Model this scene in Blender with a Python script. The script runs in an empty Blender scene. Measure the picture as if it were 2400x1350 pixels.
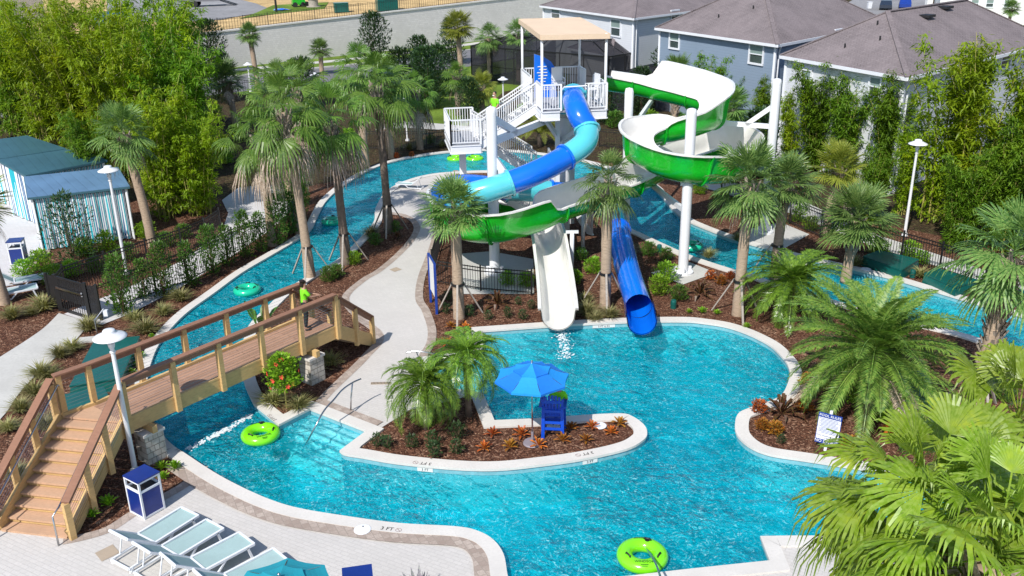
import bpy, math, random
from math import sin, cos, pi, radians, sqrt, atan2
from mathutils import Vector, Matrix, Quaternion
from mathutils.geometry import delaunay_2d_cdt
V = Vector
rnd = random.Random(11)
sc = bpy.context.scene
COL = sc.collection

# ---------------------------------------------------------------- camera
TH = radians(21.3); F = 2156.0; H = 13.0; ROLL = radians(-0.9)
_f = V((0, cos(TH), -sin(TH))); _u0 = V((0, sin(TH), cos(TH))); _r0 = V((1, 0, 0))
_R = _r0*cos(ROLL) + _u0*sin(ROLL); _U = _u0*cos(ROLL) - _r0*sin(ROLL)
cam_d = bpy.data.cameras.new('camera'); cam = bpy.data.objects.new('camera', cam_d); COL.objects.link(cam)
cam.matrix_world = Matrix(((_R.x, _U.x, -_f.x, 0), (_R.y, _U.y, -_f.y, 0), (_R.z, _U.z, -_f.z, H), (0, 0, 0, 1)))
cam_d.sensor_width = 36; cam_d.lens = F/2400*36; cam_d.clip_end = 3000; cam_d.clip_start = .1
sc.camera = cam

def P(x, y, z=0.0):
    """survey point: where the sight line through photo point (x, y) meets height z"""
    v = _f + _R*((x-1200)/F) + _U*((675-y)/F)
    t = (z-H)/v.z
    return V((v.x*t, v.y*t, z))

# ---------------------------------------------------------------- light
SUN_EL = radians(46); SUN_TO = V((-.47, -.88)).normalized()
w = bpy.data.worlds.new('World'); sc.world = w; w.use_nodes = True
nt = w.node_tree; bg = nt.nodes['Background']; sky = nt.nodes.new('ShaderNodeTexSky')
sky.sky_type = 'NISHITA'; sky.sun_disc = False; sky.sun_elevation = SUN_EL; sky.sun_rotation = atan2(SUN_TO.x, SUN_TO.y)
sky.altitude = 30; sky.air_density = 1.0; sky.dust_density = .6
nt.links.new(sky.outputs[0], bg.inputs[0]); bg.inputs[1].default_value = .14
sd = bpy.data.lights.new('sun', 'SUN'); sd.energy = 4.6; sd.angle = radians(.5); sd.color = (1, .955, .89)
so = bpy.data.objects.new('sun', sd); COL.objects.link(so)
tosun = V((SUN_TO.x*cos(SUN_EL), SUN_TO.y*cos(SUN_EL), sin(SUN_EL)))
so.rotation_mode = 'QUATERNION'; so.rotation_quaternion = tosun.to_track_quat('Z', 'Y'); so.location = (0, 0, 60)
sc.view_settings.view_transform = 'Standard'; sc.view_settings.look = 'None'; sc.view_settings.exposure = .22; sc.view_settings.gamma = 1
sc.cycles.max_bounces = 8; sc.cycles.transparent_max_bounces = 24; sc.cycles.diffuse_bounces = 3; sc.cycles.glossy_bounces = 3
sc.cycles.transmission_bounces = 4; sc.cycles.sample_clamp_indirect = 4; sc.cycles.use_denoising = True
sc.cycles.caustics_reflective = False; sc.cycles.caustics_refractive = False

# ---------------------------------------------------------------- materials
def new_mat(name):
    m = bpy.data.materials.new(name); m.use_nodes = True
    return m, m.node_tree, m.node_tree.nodes['Principled BSDF']
def N(t, kind, **kw):
    n = t.nodes.new('ShaderNode'+kind)
    for k, v in kw.items(): setattr(n, k, v)
    return n
def pos(t, scale=None, obj=False):
    if obj: o = N(t, 'TexCoord').outputs['Object']
    else: o = N(t, 'NewGeometry').outputs['Position']
    if scale:
        mp = N(t, 'Mapping'); mp.inputs['Scale'].default_value = scale; t.links.new(o, mp.inputs[0]); o = mp.outputs[0]
    return o
def noise(t, scale, detail=4, vec=None, rough=.6):
    n = N(t, 'TexNoise'); n.inputs['Scale'].default_value = scale; n.inputs['Detail'].default_value = detail; n.inputs['Roughness'].default_value = rough
    t.links.new(vec if vec else pos(t), n.inputs['Vector']); return n.outputs['Fac']
def ramp(t, fac, stops):
    r = N(t, 'ValToRGB'); e = r.color_ramp.elements
    while len(e) < len(stops): e.new(.5)
    for i, (p, c) in enumerate(stops): e[i].position = p; e[i].color = (*c, 1)
    t.links.new(fac, r.inputs[0]); return r.outputs[0]
def mixc(t, f, a, b, mode='MIX'):
    m = N(t, 'Mix', data_type='RGBA', blend_type=mode)
    for s, v in ((0, f), (6, a), (7, b)):
        if hasattr(v, 'links') or isinstance(v, bpy.types.NodeSocket): t.links.new(v, m.inputs[s])
        elif isinstance(v, (int, float)): m.inputs[s].default_value = v
        else: m.inputs[s].default_value = (*v, 1)
    return m.outputs[2]
def bump(t, h, dist=.02, strength=.5):
    b = N(t, 'Bump'); b.inputs['Strength'].default_value = strength; b.inputs['Distance'].default_value = dist
    t.links.new(h, b.inputs['Height']); return b.outputs[0]
def dark(c, k): return tuple(max(0, min(1, x*k)) for x in c)
def mat(name, c, rough=.6, var=.18, scale=1.5, bmp=0, bscale=40, metal=0, coat=0, obj=False, spec=.5, fine=True):
    m, t, b = new_mat(name)
    n1 = noise(t, scale, 5, pos(t, obj=obj))
    col = ramp(t, n1, [(.3, dark(c, 1-var)), (.7, dark(c, 1+var*.6))])
    if fine:
        n2 = noise(t, scale*14, 3, pos(t, obj=obj))
        col = mixc(t, ramp(t, n2, [(.45, (0, 0, 0)), (.75, (1, 1, 1))]), col, dark(c, 1-var*1.1))
    t.links.new(col, b.inputs['Base Color'])
    b.inputs['Roughness'].default_value = rough; b.inputs['Metallic'].default_value = metal
    b.inputs['Coat Weight'].default_value = coat; b.inputs['Coat Roughness'].default_value = .08
    b.inputs['Specular IOR Level'].default_value = spec
    if bmp: t.links.new(bump(t, noise(t, bscale, 3, pos(t, obj=obj)), bmp), b.inputs['Normal'])
    return m
M = {}
def mulch(name, cols, sc_=14.):
    m, t, b = new_mat(name)
    warp = noise(t, 3, 3)
    mp = pos(t)
    addv = N(t, 'VectorMath', operation='ADD'); t.links.new(mp, addv.inputs[0])
    nn = N(t, 'TexNoise'); nn.inputs['Scale'].default_value = 5; nn.inputs['Detail'].default_value = 2; t.links.new(mp, nn.inputs['Vector'])
    scv = N(t, 'VectorMath', operation='SCALE'); scv.inputs['Scale'].default_value = .35; t.links.new(nn.outputs['Color'], scv.inputs[0]); t.links.new(scv.outputs[0], addv.inputs[1])
    v = N(t, 'TexVoronoi'); v.inputs['Scale'].default_value = sc_; t.links.new(addv.outputs[0], v.inputs['Vector'])
    sep = N(t, 'SeparateColor'); t.links.new(v.outputs['Color'], sep.inputs[0])
    c1 = ramp(t, sep.outputs[0], cols)
    big = noise(t, .6, 4)
    c2 = mixc(t, ramp(t, big, [(.35, (0, 0, 0)), (.65, (1, 1, 1))]), c1, dark(cols[1][1], .75))
    c3 = mixc(t, .5, c1, c2); lit = noise(t, 1.3, 6); c3 = mixc(t, ramp(t, lit, [(.55, (0, 0, 0)), (.72, (.65, .65, .65))]), c3, dark(cols[3][1], .85))
    dk = ramp(t, v.outputs['Distance'], [(.25, (0, 0, 0)), (.7, (1, 1, 1))])
    t.links.new(mixc(t, dk, c3, dark(cols[0][1], .6)), b.inputs['Base Color'])
    b.inputs['Roughness'].default_value = .95; b.inputs['Specular IOR Level'].default_value = .15
    t.links.new(bump(t, v.outputs['Distance'], .05, .8), b.inputs['Normal'])
    return m
M['mulch'] = mulch('bark_mulch', [(0, (.10, .042, .026)), (.45, (.20, .092, .055)), (.75, (.31, .155, .095)), (1, (.52, .33, .22))], 15)
def paver(name, c, c2, mortar, bw, bh, rot=0, off=.5, msz=.006, bias=0, patch=.1):
    m, t, b = new_mat(name)
    mp = N(t, 'Mapping'); mp.inputs['Rotation'].default_value = (0, 0, rot); t.links.new(pos(t), mp.inputs[0])
    br = N(t, 'TexBrick'); br.offset = off; br.inputs['Scale'].default_value = 1; br.inputs['Brick Width'].default_value = bw; br.inputs['Row Height'].default_value = bh
    br.inputs['Mortar Size'].default_value = msz; br.inputs['Color1'].default_value = (*c, 1); br.inputs['Color2'].default_value = (*c2, 1); br.inputs['Mortar'].default_value = (*mortar, 1)
    br.inputs['Bias'].default_value = bias; t.links.new(mp.outputs[0], br.inputs['Vector'])
    col = mixc(t, ramp(t, noise(t, .5, 6), [(.3, (0, 0, 0)), (.75, (1, 1, 1))]), br.outputs['Color'], dark(c, 1-patch*1.6))
    col = mixc(t, .5, col, br.outputs['Color'])
    col = mixc(t, ramp(t, noise(t, 30, 3), [(.4, (0, 0, 0)), (.9, (1, 1, 1))]), col, dark(c, .8))
    t.links.new(col, b.inputs['Base Color']); b.inputs['Roughness'].default_value = .85; b.inputs['Specular IOR Level'].default_value = .25
    t.links.new(bump(t, br.outputs['Fac'], -.004, .6), b.inputs['Normal'])
    return m
M['paver'] = paver('white_paver', (.60, .57, .54), (.55, .525, .495), (.49, .465, .44), .22, .11, .5, patch=.16)
M['border'] = paver('brown_paver', (.33, .26, .22), (.52, .44, .38), (.30, .26, .22), .17, .17, 1.1, .5, .006)
M['plaza'] = paver('plaza_paver', (.62, .6, .6), (.57, .55, .55), (.42, .41, .40), .3, .15, .2)
M['coping'] = mat('cast_stone_coping', (.64, .61, .57), .7, .1, 1.2, .002, 60)
M['concrete'] = mat('broom_concrete', (.50, .49, .46), .85, .12, .8, .002, 70)
M['asphalt'] = mat('asphalt', (.17, .17, .18), .9, .2, .4, .003, 80)
M['asphalt2'] = mat('old_asphalt', (.27, .265, .27), .9, .3, .12, .003, 80)
M['grass'] = mat('mown_grass', (.15, .23, .035), .95, .45, .35, .02, 30, spec=.1)
M['sand'] = mat('bare_sand', (.60, .42, .20), .95, .5, .25, .02, 6, spec=.1)
M['plaster'] = mat('pool_plaster', (.66, .93, .95), .6, .08, .6)
M['tile'] = mat('waterline_tile', (.22, .47, .53), .3, .2, 8)
M['wall'] = None
M['white'] = mat('white_painted_metal', (.74, .75, .77), .35, .06, 2, coat=.3)
M['flume'] = mat('white_gelcoat', (.78, .76, .72), .25, .12, .9, coat=.5, fine=False)
M['green'] = mat('green_gelcoat', (.008, .42, .02), .22, .22, .9, coat=.6)
M['blue'] = mat('blue_gelcoat', (.003, .145, .70), .2, .12, .6, coat=.6, fine=False)
M['aqua'] = mat('aqua_gelcoat', (.09, .52, .60), .2, .1, .6, coat=.6, fine=False)
M['black'] = mat('black_powder_coat', (.012, .012, .013), .45, .2, 3)
M['steel'] = mat('stainless_steel', (.55, .56, .58), .22, .1, 3, metal=1)
M['navy'] = mat('navy_panel', (.006, .028, .20), .35, .15, 2, coat=.2)
M['navy2'] = mat('blue_sign_frame', (.008, .04, .26), .4, .15, 2)
M['wood'] = None
M['decking'] = None
def timber(name, c, rough=.7, stretch=(1, 1, 1), amt=.25, boards=0, brot=0.):
    m, t, b = new_mat(name)
    n = noise(t, 6, 6, pos(t, stretch))
    col = ramp(t, n, [(.3, dark(c, 1-amt)), (.5, c), (.75, dark(c, 1+amt*.7))])
    col = mixc(t, ramp(t, noise(t, 1.1, 3), [(.4, (0, 0, 0)), (.8, (1, 1, 1))]), col, dark(c, .85))
    hb = None
    if boards:
        mp = N(t, 'Mapping'); mp.inputs['Rotation'].default_value = (0, 0, brot); t.links.new(pos(t), mp.inputs[0])
        br = N(t, 'TexBrick'); br.offset = .4; br.inputs['Scale'].default_value = 1; br.inputs['Brick Width'].default_value = 4.; br.inputs['Row Height'].default_value = boards
        br.inputs['Mortar Size'].default_value = .006; br.inputs['Color1'].default_value = (1, 1, 1, 1); br.inputs['Color2'].default_value = (.82, .82, .82, 1); br.inputs['Mortar'].default_value = (.25, .22, .2, 1)
        t.links.new(mp.outputs[0], br.inputs['Vector'])
        col = mixc(t, 1., col, br.outputs['Color'], 'MULTIPLY'); hb = br.outputs['Fac']
    t.links.new(col, b.inputs['Base Color']); b.inputs['Roughness'].default_value = rough; b.inputs['Specular IOR Level'].default_value = .25
    t.links.new(bump(t, hb if hb else n, -.006 if hb else .004, .5), b.inputs['Normal'])
    return m
M['wood'] = timber('pine_timber', (.58, .385, .17), .7, (1, 1, 5), .22)
M['rail'] = timber('brown_composite_rail', (.27, .14, .09), .6, (1, 1, 6), .15)
M['decking'] = timber('composite_decking', (.42, .25, .17), .7, (1, 1, 1), .12, .14, -.90)
M['tread'] = timber('stair_tread', (.53, .335, .215), .7, (2, 9, 1), .2)
M['stake'] = timber('grey_stake', (.36, .32, .28), .9, (1, 1, 5), .3)
def stone_mat():
    m, t, b = new_mat('stacked_limestone')
    br = N(t, 'TexBrick'); br.inputs['Scale'].default_value = 1; br.inputs['Brick Width'].default_value = .32; br.inputs['Row Height'].default_value = .17; br.squash = .6; br.squash_frequency = 2
    br.inputs['Mortar Size'].default_value = .012; br.inputs['Color1'].default_value = (.60, .55, .48, 1); br.inputs['Color2'].default_value = (.50, .46, .41, 1); br.inputs['Mortar'].default_value = (.22, .2, .17, 1)
    s = N(t, 'SeparateXYZ'); t.links.new(pos(t), s.inputs[0]); cx = N(t, 'CombineXYZ'); ad = N(t, 'Math', operation='ADD'); t.links.new(s.outputs[0], ad.inputs[0]); t.links.new(s.outputs[1], ad.inputs[1])
    t.links.new(ad.outputs[0], cx.inputs[0]); t.links.new(s.outputs[2], cx.inputs[1]); t.links.new(cx.outputs[0], br.inputs['Vector'])
    col = mixc(t, ramp(t, noise(t, 6, 4), [(.4, (0, 0, 0)), (.8, (1, 1, 1))]), br.outputs['Color'], (.42, .37, .31))
    t.links.new(col, b.inputs['Base Color']); b.inputs['Roughness'].default_value = .9
    t.links.new(bump(t, br.outputs['Fac'], -.02, .8), b.inputs['Normal']); return m
M['stone'] = stone_mat()
def wallface(name, c, bw, bh, amt=.12, mort=.5):
    m, t, b = new_mat(name)
    br = N(t, 'TexBrick'); br.inputs['Scale'].default_value = 1; br.inputs['Brick Width'].default_value = bw; br.inputs['Row Height'].default_value = bh
    br.inputs['Mortar Size'].default_value = .012; br.inputs['Color1'].default_value = (*c, 1); br.inputs['Color2'].default_value = (*dark(c, 1-amt), 1); br.inputs['Mortar'].default_value = (*dark(c, mort), 1)
    s = N(t, 'SeparateXYZ'); t.links.new(pos(t), s.inputs[0]); cx = N(t, 'CombineXYZ'); ad = N(t, 'Math', operation='ADD'); t.links.new(s.outputs[0], ad.inputs[0]); t.links.new(s.outputs[1], ad.inputs[1])
    t.links.new(ad.outputs[0], cx.inputs[0]); t.links.new(s.outputs[2], cx.inputs[1]); t.links.new(cx.outputs[0], br.inputs['Vector'])
    col = mixc(t, ramp(t, noise(t, .35, 6), [(.35, (0, 0, 0)), (.75, (1, 1, 1))]), br.outputs['Color'], dark(c, .82))
    t.links.new(col, b.inputs['Base Color']); b.inputs['Roughness'].default_value = .9
    t.links.new(bump(t, br.outputs['Fac'], -.02, .8), b.inputs['Normal']); return m
M['block'] = wallface('split_face_block', (.74, .70, .67), .42, .21, .14, .8)
def siding(name, c):
    m, t, b = new_mat(name)
    s = N(t, 'SeparateXYZ'); t.links.new(pos(t), s.inputs[0]); mu = N(t, 'Math', operation='MULTIPLY'); mu.inputs[1].default_value = 5.5; t.links.new(s.outputs[2], mu.inputs[0])
    fr = N(t, 'Math', operation='FRACT'); t.links.new(mu.outputs[0], fr.inputs[0])
    col = ramp(t, fr.outputs[0], [(0, dark(c, .62)), (.12, c), (1, dark(c, 1.03))])
    col = mixc(t, ramp(t, noise(t, .7, 4), [(.4, (0, 0, 0)), (.8, (1, 1, 1))]), col, dark(c, .93))
    t.links.new(col, b.inputs['Base Color']); b.inputs['Roughness'].default_value = .6
    t.links.new(bump(t, fr.outputs[0], .02, .6), b.inputs['Normal']); return m
M['siding_white'] = siding('white_lap_siding', (.68, .70, .74)); M['siding_blue'] = siding('blue_lap_siding', (.235, .305, .40)); M['stucco'] = mat('white_stucco', (.74, .74, .73), .9, .08, .8)
def shingle():
    m, t, b = new_mat('shingle_roof')
    br = N(t, 'TexBrick'); br.inputs['Scale'].default_value = 1; br.inputs['Brick Width'].default_value = .3; br.inputs['Row Height'].default_value = .2
    br.inputs['Mortar Size'].default_value = .014; br.inputs['Color1'].default_value = (.215, .185, .19, 1); br.inputs['Color2'].default_value = (.15, .13, .135, 1); br.inputs['Mortar'].default_value = (.085, .07, .07, 1)
    mp = N(t, 'Mapping'); mp.inputs['Rotation'].default_value = (0, 0, .4); t.links.new(pos(t), mp.inputs[0]); t.links.new(mp.outputs[0], br.inputs['Vector'])
    col = mixc(t, ramp(t, noise(t, .5, 6), [(.35, (0, 0, 0)), (.7, (1, 1, 1))]), br.outputs['Color'], (.235, .20, .205))
    col = mixc(t, ramp(t, noise(t, 9, 3), [(.45, (0, 0, 0)), (.7, (1, 1, 1))]), col, (.165, .14, .145))
    t.links.new(col, b.inputs['Base Color']); b.inputs['Roughness'].default_value = .95; b.inputs['Specular IOR Level'].default_value = .1
    return m
M['shingle'] = shingle()
M['glass'] = mat('window_glass', (.06, .085, .085), .08, .3, 1.2, coat=1, spec=1)
M['trim'] = mat('white_trim', (.72, .74, .78), .6, .06, 1)
M['screen'] = None
def leaf(name, c, c2, trans=.35, rough=.45, scale=2.2, obj=True, third=None, spec=.4):
    m, t, b = new_mat(name); out = t.nodes['Material Output']
    oi = N(t, 'ObjectInfo'); n = noise(t, scale, 5)
    col = ramp(t, n, [(.34, dark(c, .8)), (.5, c), (.66, c2)])
    n3 = noise(t, scale*7, 2)
    col = mixc(t, ramp(t, n3, [(.42, (0, 0, 0)), (.62, (1, 1, 1))]), col, dark(c2, 1.12) if not third else third)
    hsv = N(t, 'HueSaturation'); mr = N(t, 'MapRange'); mr.inputs[3].default_value = .8; mr.inputs[4].default_value = 1.18; t.links.new(oi.outputs['Random'], mr.inputs[0]); t.links.new(mr.outputs[0], hsv.inputs['Value'])
    mr2 = N(t, 'MapRange'); mr2.inputs[3].default_value = .49; mr2.inputs[4].default_value = .508; t.links.new(oi.outputs['Random'], mr2.inputs[0]); t.links.new(mr2.outputs[0], hsv.inputs['Hue'])
    t.links.new(col, hsv.inputs['Color']); col = hsv.outputs[0]
    t.links.new(col, b.inputs['Base Color']); b.inputs['Roughness'].default_value = rough; b.inputs['Specular IOR Level'].default_value = spec
    tr = N(t, 'BsdfTranslucent'); tc = mixc(t, 1., col, (1., 1.0, .45), 'MULTIPLY'); t.links.new(tc, tr.inputs[0])
    mx = N(t, 'MixShader'); mx.inputs[0].default_value = trans; t.links.new(b.outputs[0], mx.inputs[1]); t.links.new(tr.outputs[0], mx.inputs[2]); t.links.new(mx.outputs[0], out.inputs[0])
    return m
M['sabal'] = leaf('sabal_frond', (.07, .165, .035), (.17, .29, .07), .3, third=(.22, .33, .09))
M['sabal_y'] = leaf('yellow_green_frond', (.17, .23, .03), (.30, .33, .05), .35)
M['washi'] = leaf('drooping_fan_frond', (.075, .18, .02), (.17, .31, .04), .38, rough=.42, spec=.5, third=(.17, .28, .05))
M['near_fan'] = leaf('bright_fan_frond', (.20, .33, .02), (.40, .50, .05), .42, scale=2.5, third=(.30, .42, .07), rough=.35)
M['dead'] = leaf('dead_frond', (.34, .25, .19), (.52, .42, .34), .2)
M['date'] = leaf('date_palm_frond', (.09, .20, .03), (.20, .32, .04), .33, rough=.45, spec=.5, third=(.26, .36, .07))
M['robel'] = leaf('pygmy_palm_frond', (.09, .21, .025), (.22, .38, .04), .35, rough=.3, spec=.7)
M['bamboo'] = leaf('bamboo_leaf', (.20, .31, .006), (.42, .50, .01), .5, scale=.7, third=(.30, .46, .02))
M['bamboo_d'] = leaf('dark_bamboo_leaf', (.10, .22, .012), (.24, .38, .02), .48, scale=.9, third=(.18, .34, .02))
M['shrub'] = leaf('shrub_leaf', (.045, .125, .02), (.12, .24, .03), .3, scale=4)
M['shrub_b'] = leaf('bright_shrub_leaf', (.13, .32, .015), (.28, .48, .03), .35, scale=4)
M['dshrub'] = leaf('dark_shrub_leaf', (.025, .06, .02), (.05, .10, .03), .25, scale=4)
M['tuft'] = leaf('ornamental_grass_blade', (.20, .22, .07), (.36, .33, .15), .3, scale=3)
M['red'] = leaf('red_leaf', (.42, .012, .015), (.65, .06, .02), .3, scale=9, third=(.55, .30, .04))
M['orange'] = leaf('orange_leaf', (.45, .09, .02), (.62, .28, .03), .3, scale=9, third=(.20, .18, .02))
M['purple'] = leaf('burgundy_leaf', (.10, .015, .02), (.16, .04, .03), .25, scale=6, third=(.14, .12, .03))
M['silver'] = leaf('silver_blade', (.40, .42, .38), (.18, .14, .22), .2, scale=6)
M['flower'] = mat('coral_petal', (.80, .07, .04), .6, .2, 8); M['yellow'] = mat('yellow_petal', (.80, .55, .03), .6, .2, 8)
M['trunk'] = timber('palm_trunk_bark', (.38, .285, .205), .95, (1.2, 1.2, 5), .42)
M['boot'] = mat('old_leaf_base', (.40, .33, .27), .95, .45, 5, .02, 20, spec=.1)
M['trunk_d'] = mat('grey_palm_trunk', (.20, .155, .125), .95, .35, 5, .02, 18, spec=.1)
M['culm'] = mat('bamboo_culm', (.40, .36, .10), .5, .25, 2)
M['stem'] = mat('woody_stem', (.14, .09, .05), .9, .3, 6)
M['utility'] = mat('dark_green_fibreglass', (.004, .10, .085), .35, .25, 1.2, coat=.2)
M['ring_lime'] = mat('lime_vinyl', (.20, .74, .01), .22, .06, 2, coat=.6, fine=False)
M['ring_teal'] = mat('sea_green_vinyl', (.01, .48, .28), .22, .06, 2, coat=.6, fine=False)
M['ink'] = mat('black_lettering', (.01, .01, .012), .6, .1, 4)
M['decal'] = mat('depth_tile_white', (.72, .72, .70), .5, .06, 4)
M['red_ink'] = mat('grey_symbol', (.30, .22, .22), .6, .1, 4)
M['sling'] = mat('pale_aqua_sling', (.33, .46, .455), .8, .08, 3, .002, 200)
M['awning'] = mat('tan_canopy_fabric', (.68, .52, .37), .85, .07, 1)
M['cabana_roof'] = None
M['skin'] = mat('skin', (.42, .24, .16), .5, .08, 8); M['hair'] = mat('dark_hair', (.02, .012, .01), .6, .2, 20)
M['lime_shirt'] = mat('lime_shirt', (.22, .78, .015), .85, .12, 6); M['pants'] = mat('black_trousers', (.012, .013, .02), .85, .3, 6)
M['mask'] = mat('white_mask', (.75, .75, .75), .8, .05, 5)
M['umb'] = mat('azure_canvas', (.004, .17, .62), .8, .1, 3); M['umb_lit'] = mat('azure_canvas_lit', (.008, .27, .75), .8, .1, 3)  # lighter copy paints the umbrella panels' alternating light and shade
M['teal_canvas'] = mat('teal_canvas', (.01, .30, .38), .8, .1, 3)
M['chair_blue'] = mat('blue_resin', (.004, .07, .55), .4, .1, 3)
M['tire'] = mat('rubber', (.02, .02, .02), .8, .2, 5)
M['car_white'] = mat('white_car_paint', (.75, .75, .75), .25, .03, 1, coat=1); M['car_dark'] = mat('dark_car_paint', (.02, .03, .05), .25, .1, 1, coat=1)
M['cont'] = mat('white_ribbed_metal', (.66, .62, .55), .5, .08, .6)
M['dirt'] = mulch('leaf_litter_soil', [(0, (.05, .035, .02)), (.45, (.10, .06, .035)), (.75, (.06, .085, .02)), (1, (.17, .14, .07))], 8)
def screen_mat():
    m, t, b = new_mat('insect_screen_mesh'); out = t.nodes['Material Output']
    b.inputs['Base Color'].default_value = (.012, .013, .02, 1); b.inputs['Roughness'].default_value = .8
    tr = N(t, 'BsdfTransparent'); mx = N(t, 'MixShader'); mx.inputs[0].default_value = .72
    t.links.new(tr.outputs[0], mx.inputs[1]); t.links.new(b.outputs[0], mx.inputs[2]); t.links.new(mx.outputs[0], out.inputs[0]); return m
M['screen'] = screen_mat()
def cable_mat():
    m, t, b = new_mat('perforated_gate_mesh'); out = t.nodes['Material Output']
    b.inputs['Base Color'].default_value = (.012, .012, .014, 1)
    tr = N(t, 'BsdfTransparent'); mx = N(t, 'MixShader'); mx.inputs[0].default_value = .8
    t.links.new(tr.outputs[0], mx.inputs[1]); t.links.new(b.outputs[0], mx.inputs[2]); t.links.new(mx.outputs[0], out.inputs[0]); return m
M['perf'] = cable_mat()
def tube_clear():
    m, t, b = new_mat('translucent_teal_tube'); out = t.nodes['Material Output']
    b.inputs['Base Color'].default_value = (.02, .30, .45, 1); b.inputs['Roughness'].default_value = .15; b.inputs['Coat Weight'].default_value = .6
    tr = N(t, 'BsdfTransparent'); tr.inputs[0].default_value = (.35, .8, .95, 1); mx = N(t, 'MixShader'); mx.inputs[0].default_value = .55
    t.links.new(tr.outputs[0], mx.inputs[1]); t.links.new(b.outputs[0], mx.inputs[2]); t.links.new(mx.outputs[0], out.inputs[0]); return m
M['clear'] = tube_clear()
def seam_mat(name, c, pitch, rot):
    m, t, b = new_mat(name); mp = N(t, 'Mapping'); mp.inputs['Rotation'].default_value = (0, 0, rot); t.links.new(pos(t), mp.inputs[0])
    s = N(t, 'SeparateXYZ'); t.links.new(mp.outputs[0], s.inputs[0]); mu = N(t, 'Math', operation='MULTIPLY'); mu.inputs[1].default_value = 1/pitch; t.links.new(s.outputs[1], mu.inputs[0])
    fr = N(t, 'Math', operation='FRACT'); t.links.new(mu.outputs[0], fr.inputs[0])
    col = ramp(t, fr.outputs[0], [(0, dark(c, .55)), (.12, dark(c, 1.1)), (.2, c), (1, dark(c, .95))])
    t.links.new(mixc(t, ramp(t, noise(t, .8, 5), [(.35, (0, 0, 0)), (.7, (1, 1, 1))]), col, dark(c, 1.25)), b.inputs['Base Color'])
    b.inputs['Roughness'].default_value = .35; b.inputs['Metallic'].default_value = .3
    t.links.new(bump(t, fr.outputs[0], .02, .5), b.inputs['Normal']); return m
M['cabana_roof'] = seam_mat('teal_metal_roof', (.045, .125, .155), .4, .9)
M['cabana_roof_sky'] = seam_mat('sky_tinted_metal_roof', (.13, .24, .38), .4, .9)  # teal roof again, with the sky's reflection painted in as blue
def stripes():
    m, t, b = new_mat('striped_curtain'); s = N(t, 'SeparateXYZ'); t.links.new(pos(t), s.inputs[0])
    ad = N(t, 'Math', operation='ADD'); t.links.new(s.outputs[0], ad.inputs[0]); t.links.new(s.outputs[1], ad.inputs[1])
    mu = N(t, 'Math', operation='MULTIPLY'); mu.inputs[1].default_value = 4.6; t.links.new(ad.outputs[0], mu.inputs[0])
    fr = N(t, 'Math', operation='FRACT'); t.links.new(mu.outputs[0], fr.inputs[0])
    r = N(t, 'ValToRGB'); r.color_ramp.interpolation = 'CONSTANT'; e = r.color_ramp.elements; e[0].color = (.72, .74, .74, 1); e[1].position = .30; e[1].color = (.01, .38, .46, 1)
    q = e.new(.62); q.color = (.72, .74, .74, 1); q = e.new(.8); q.color = (.04, .12, .25, 1)
    t.links.new(fr.outputs[0], r.inputs[0]); t.links.new(r.outputs[0], b.inputs['Base Color']); b.inputs['Roughness'].default_value = .85; return m
M['stripes'] = stripes()
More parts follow.
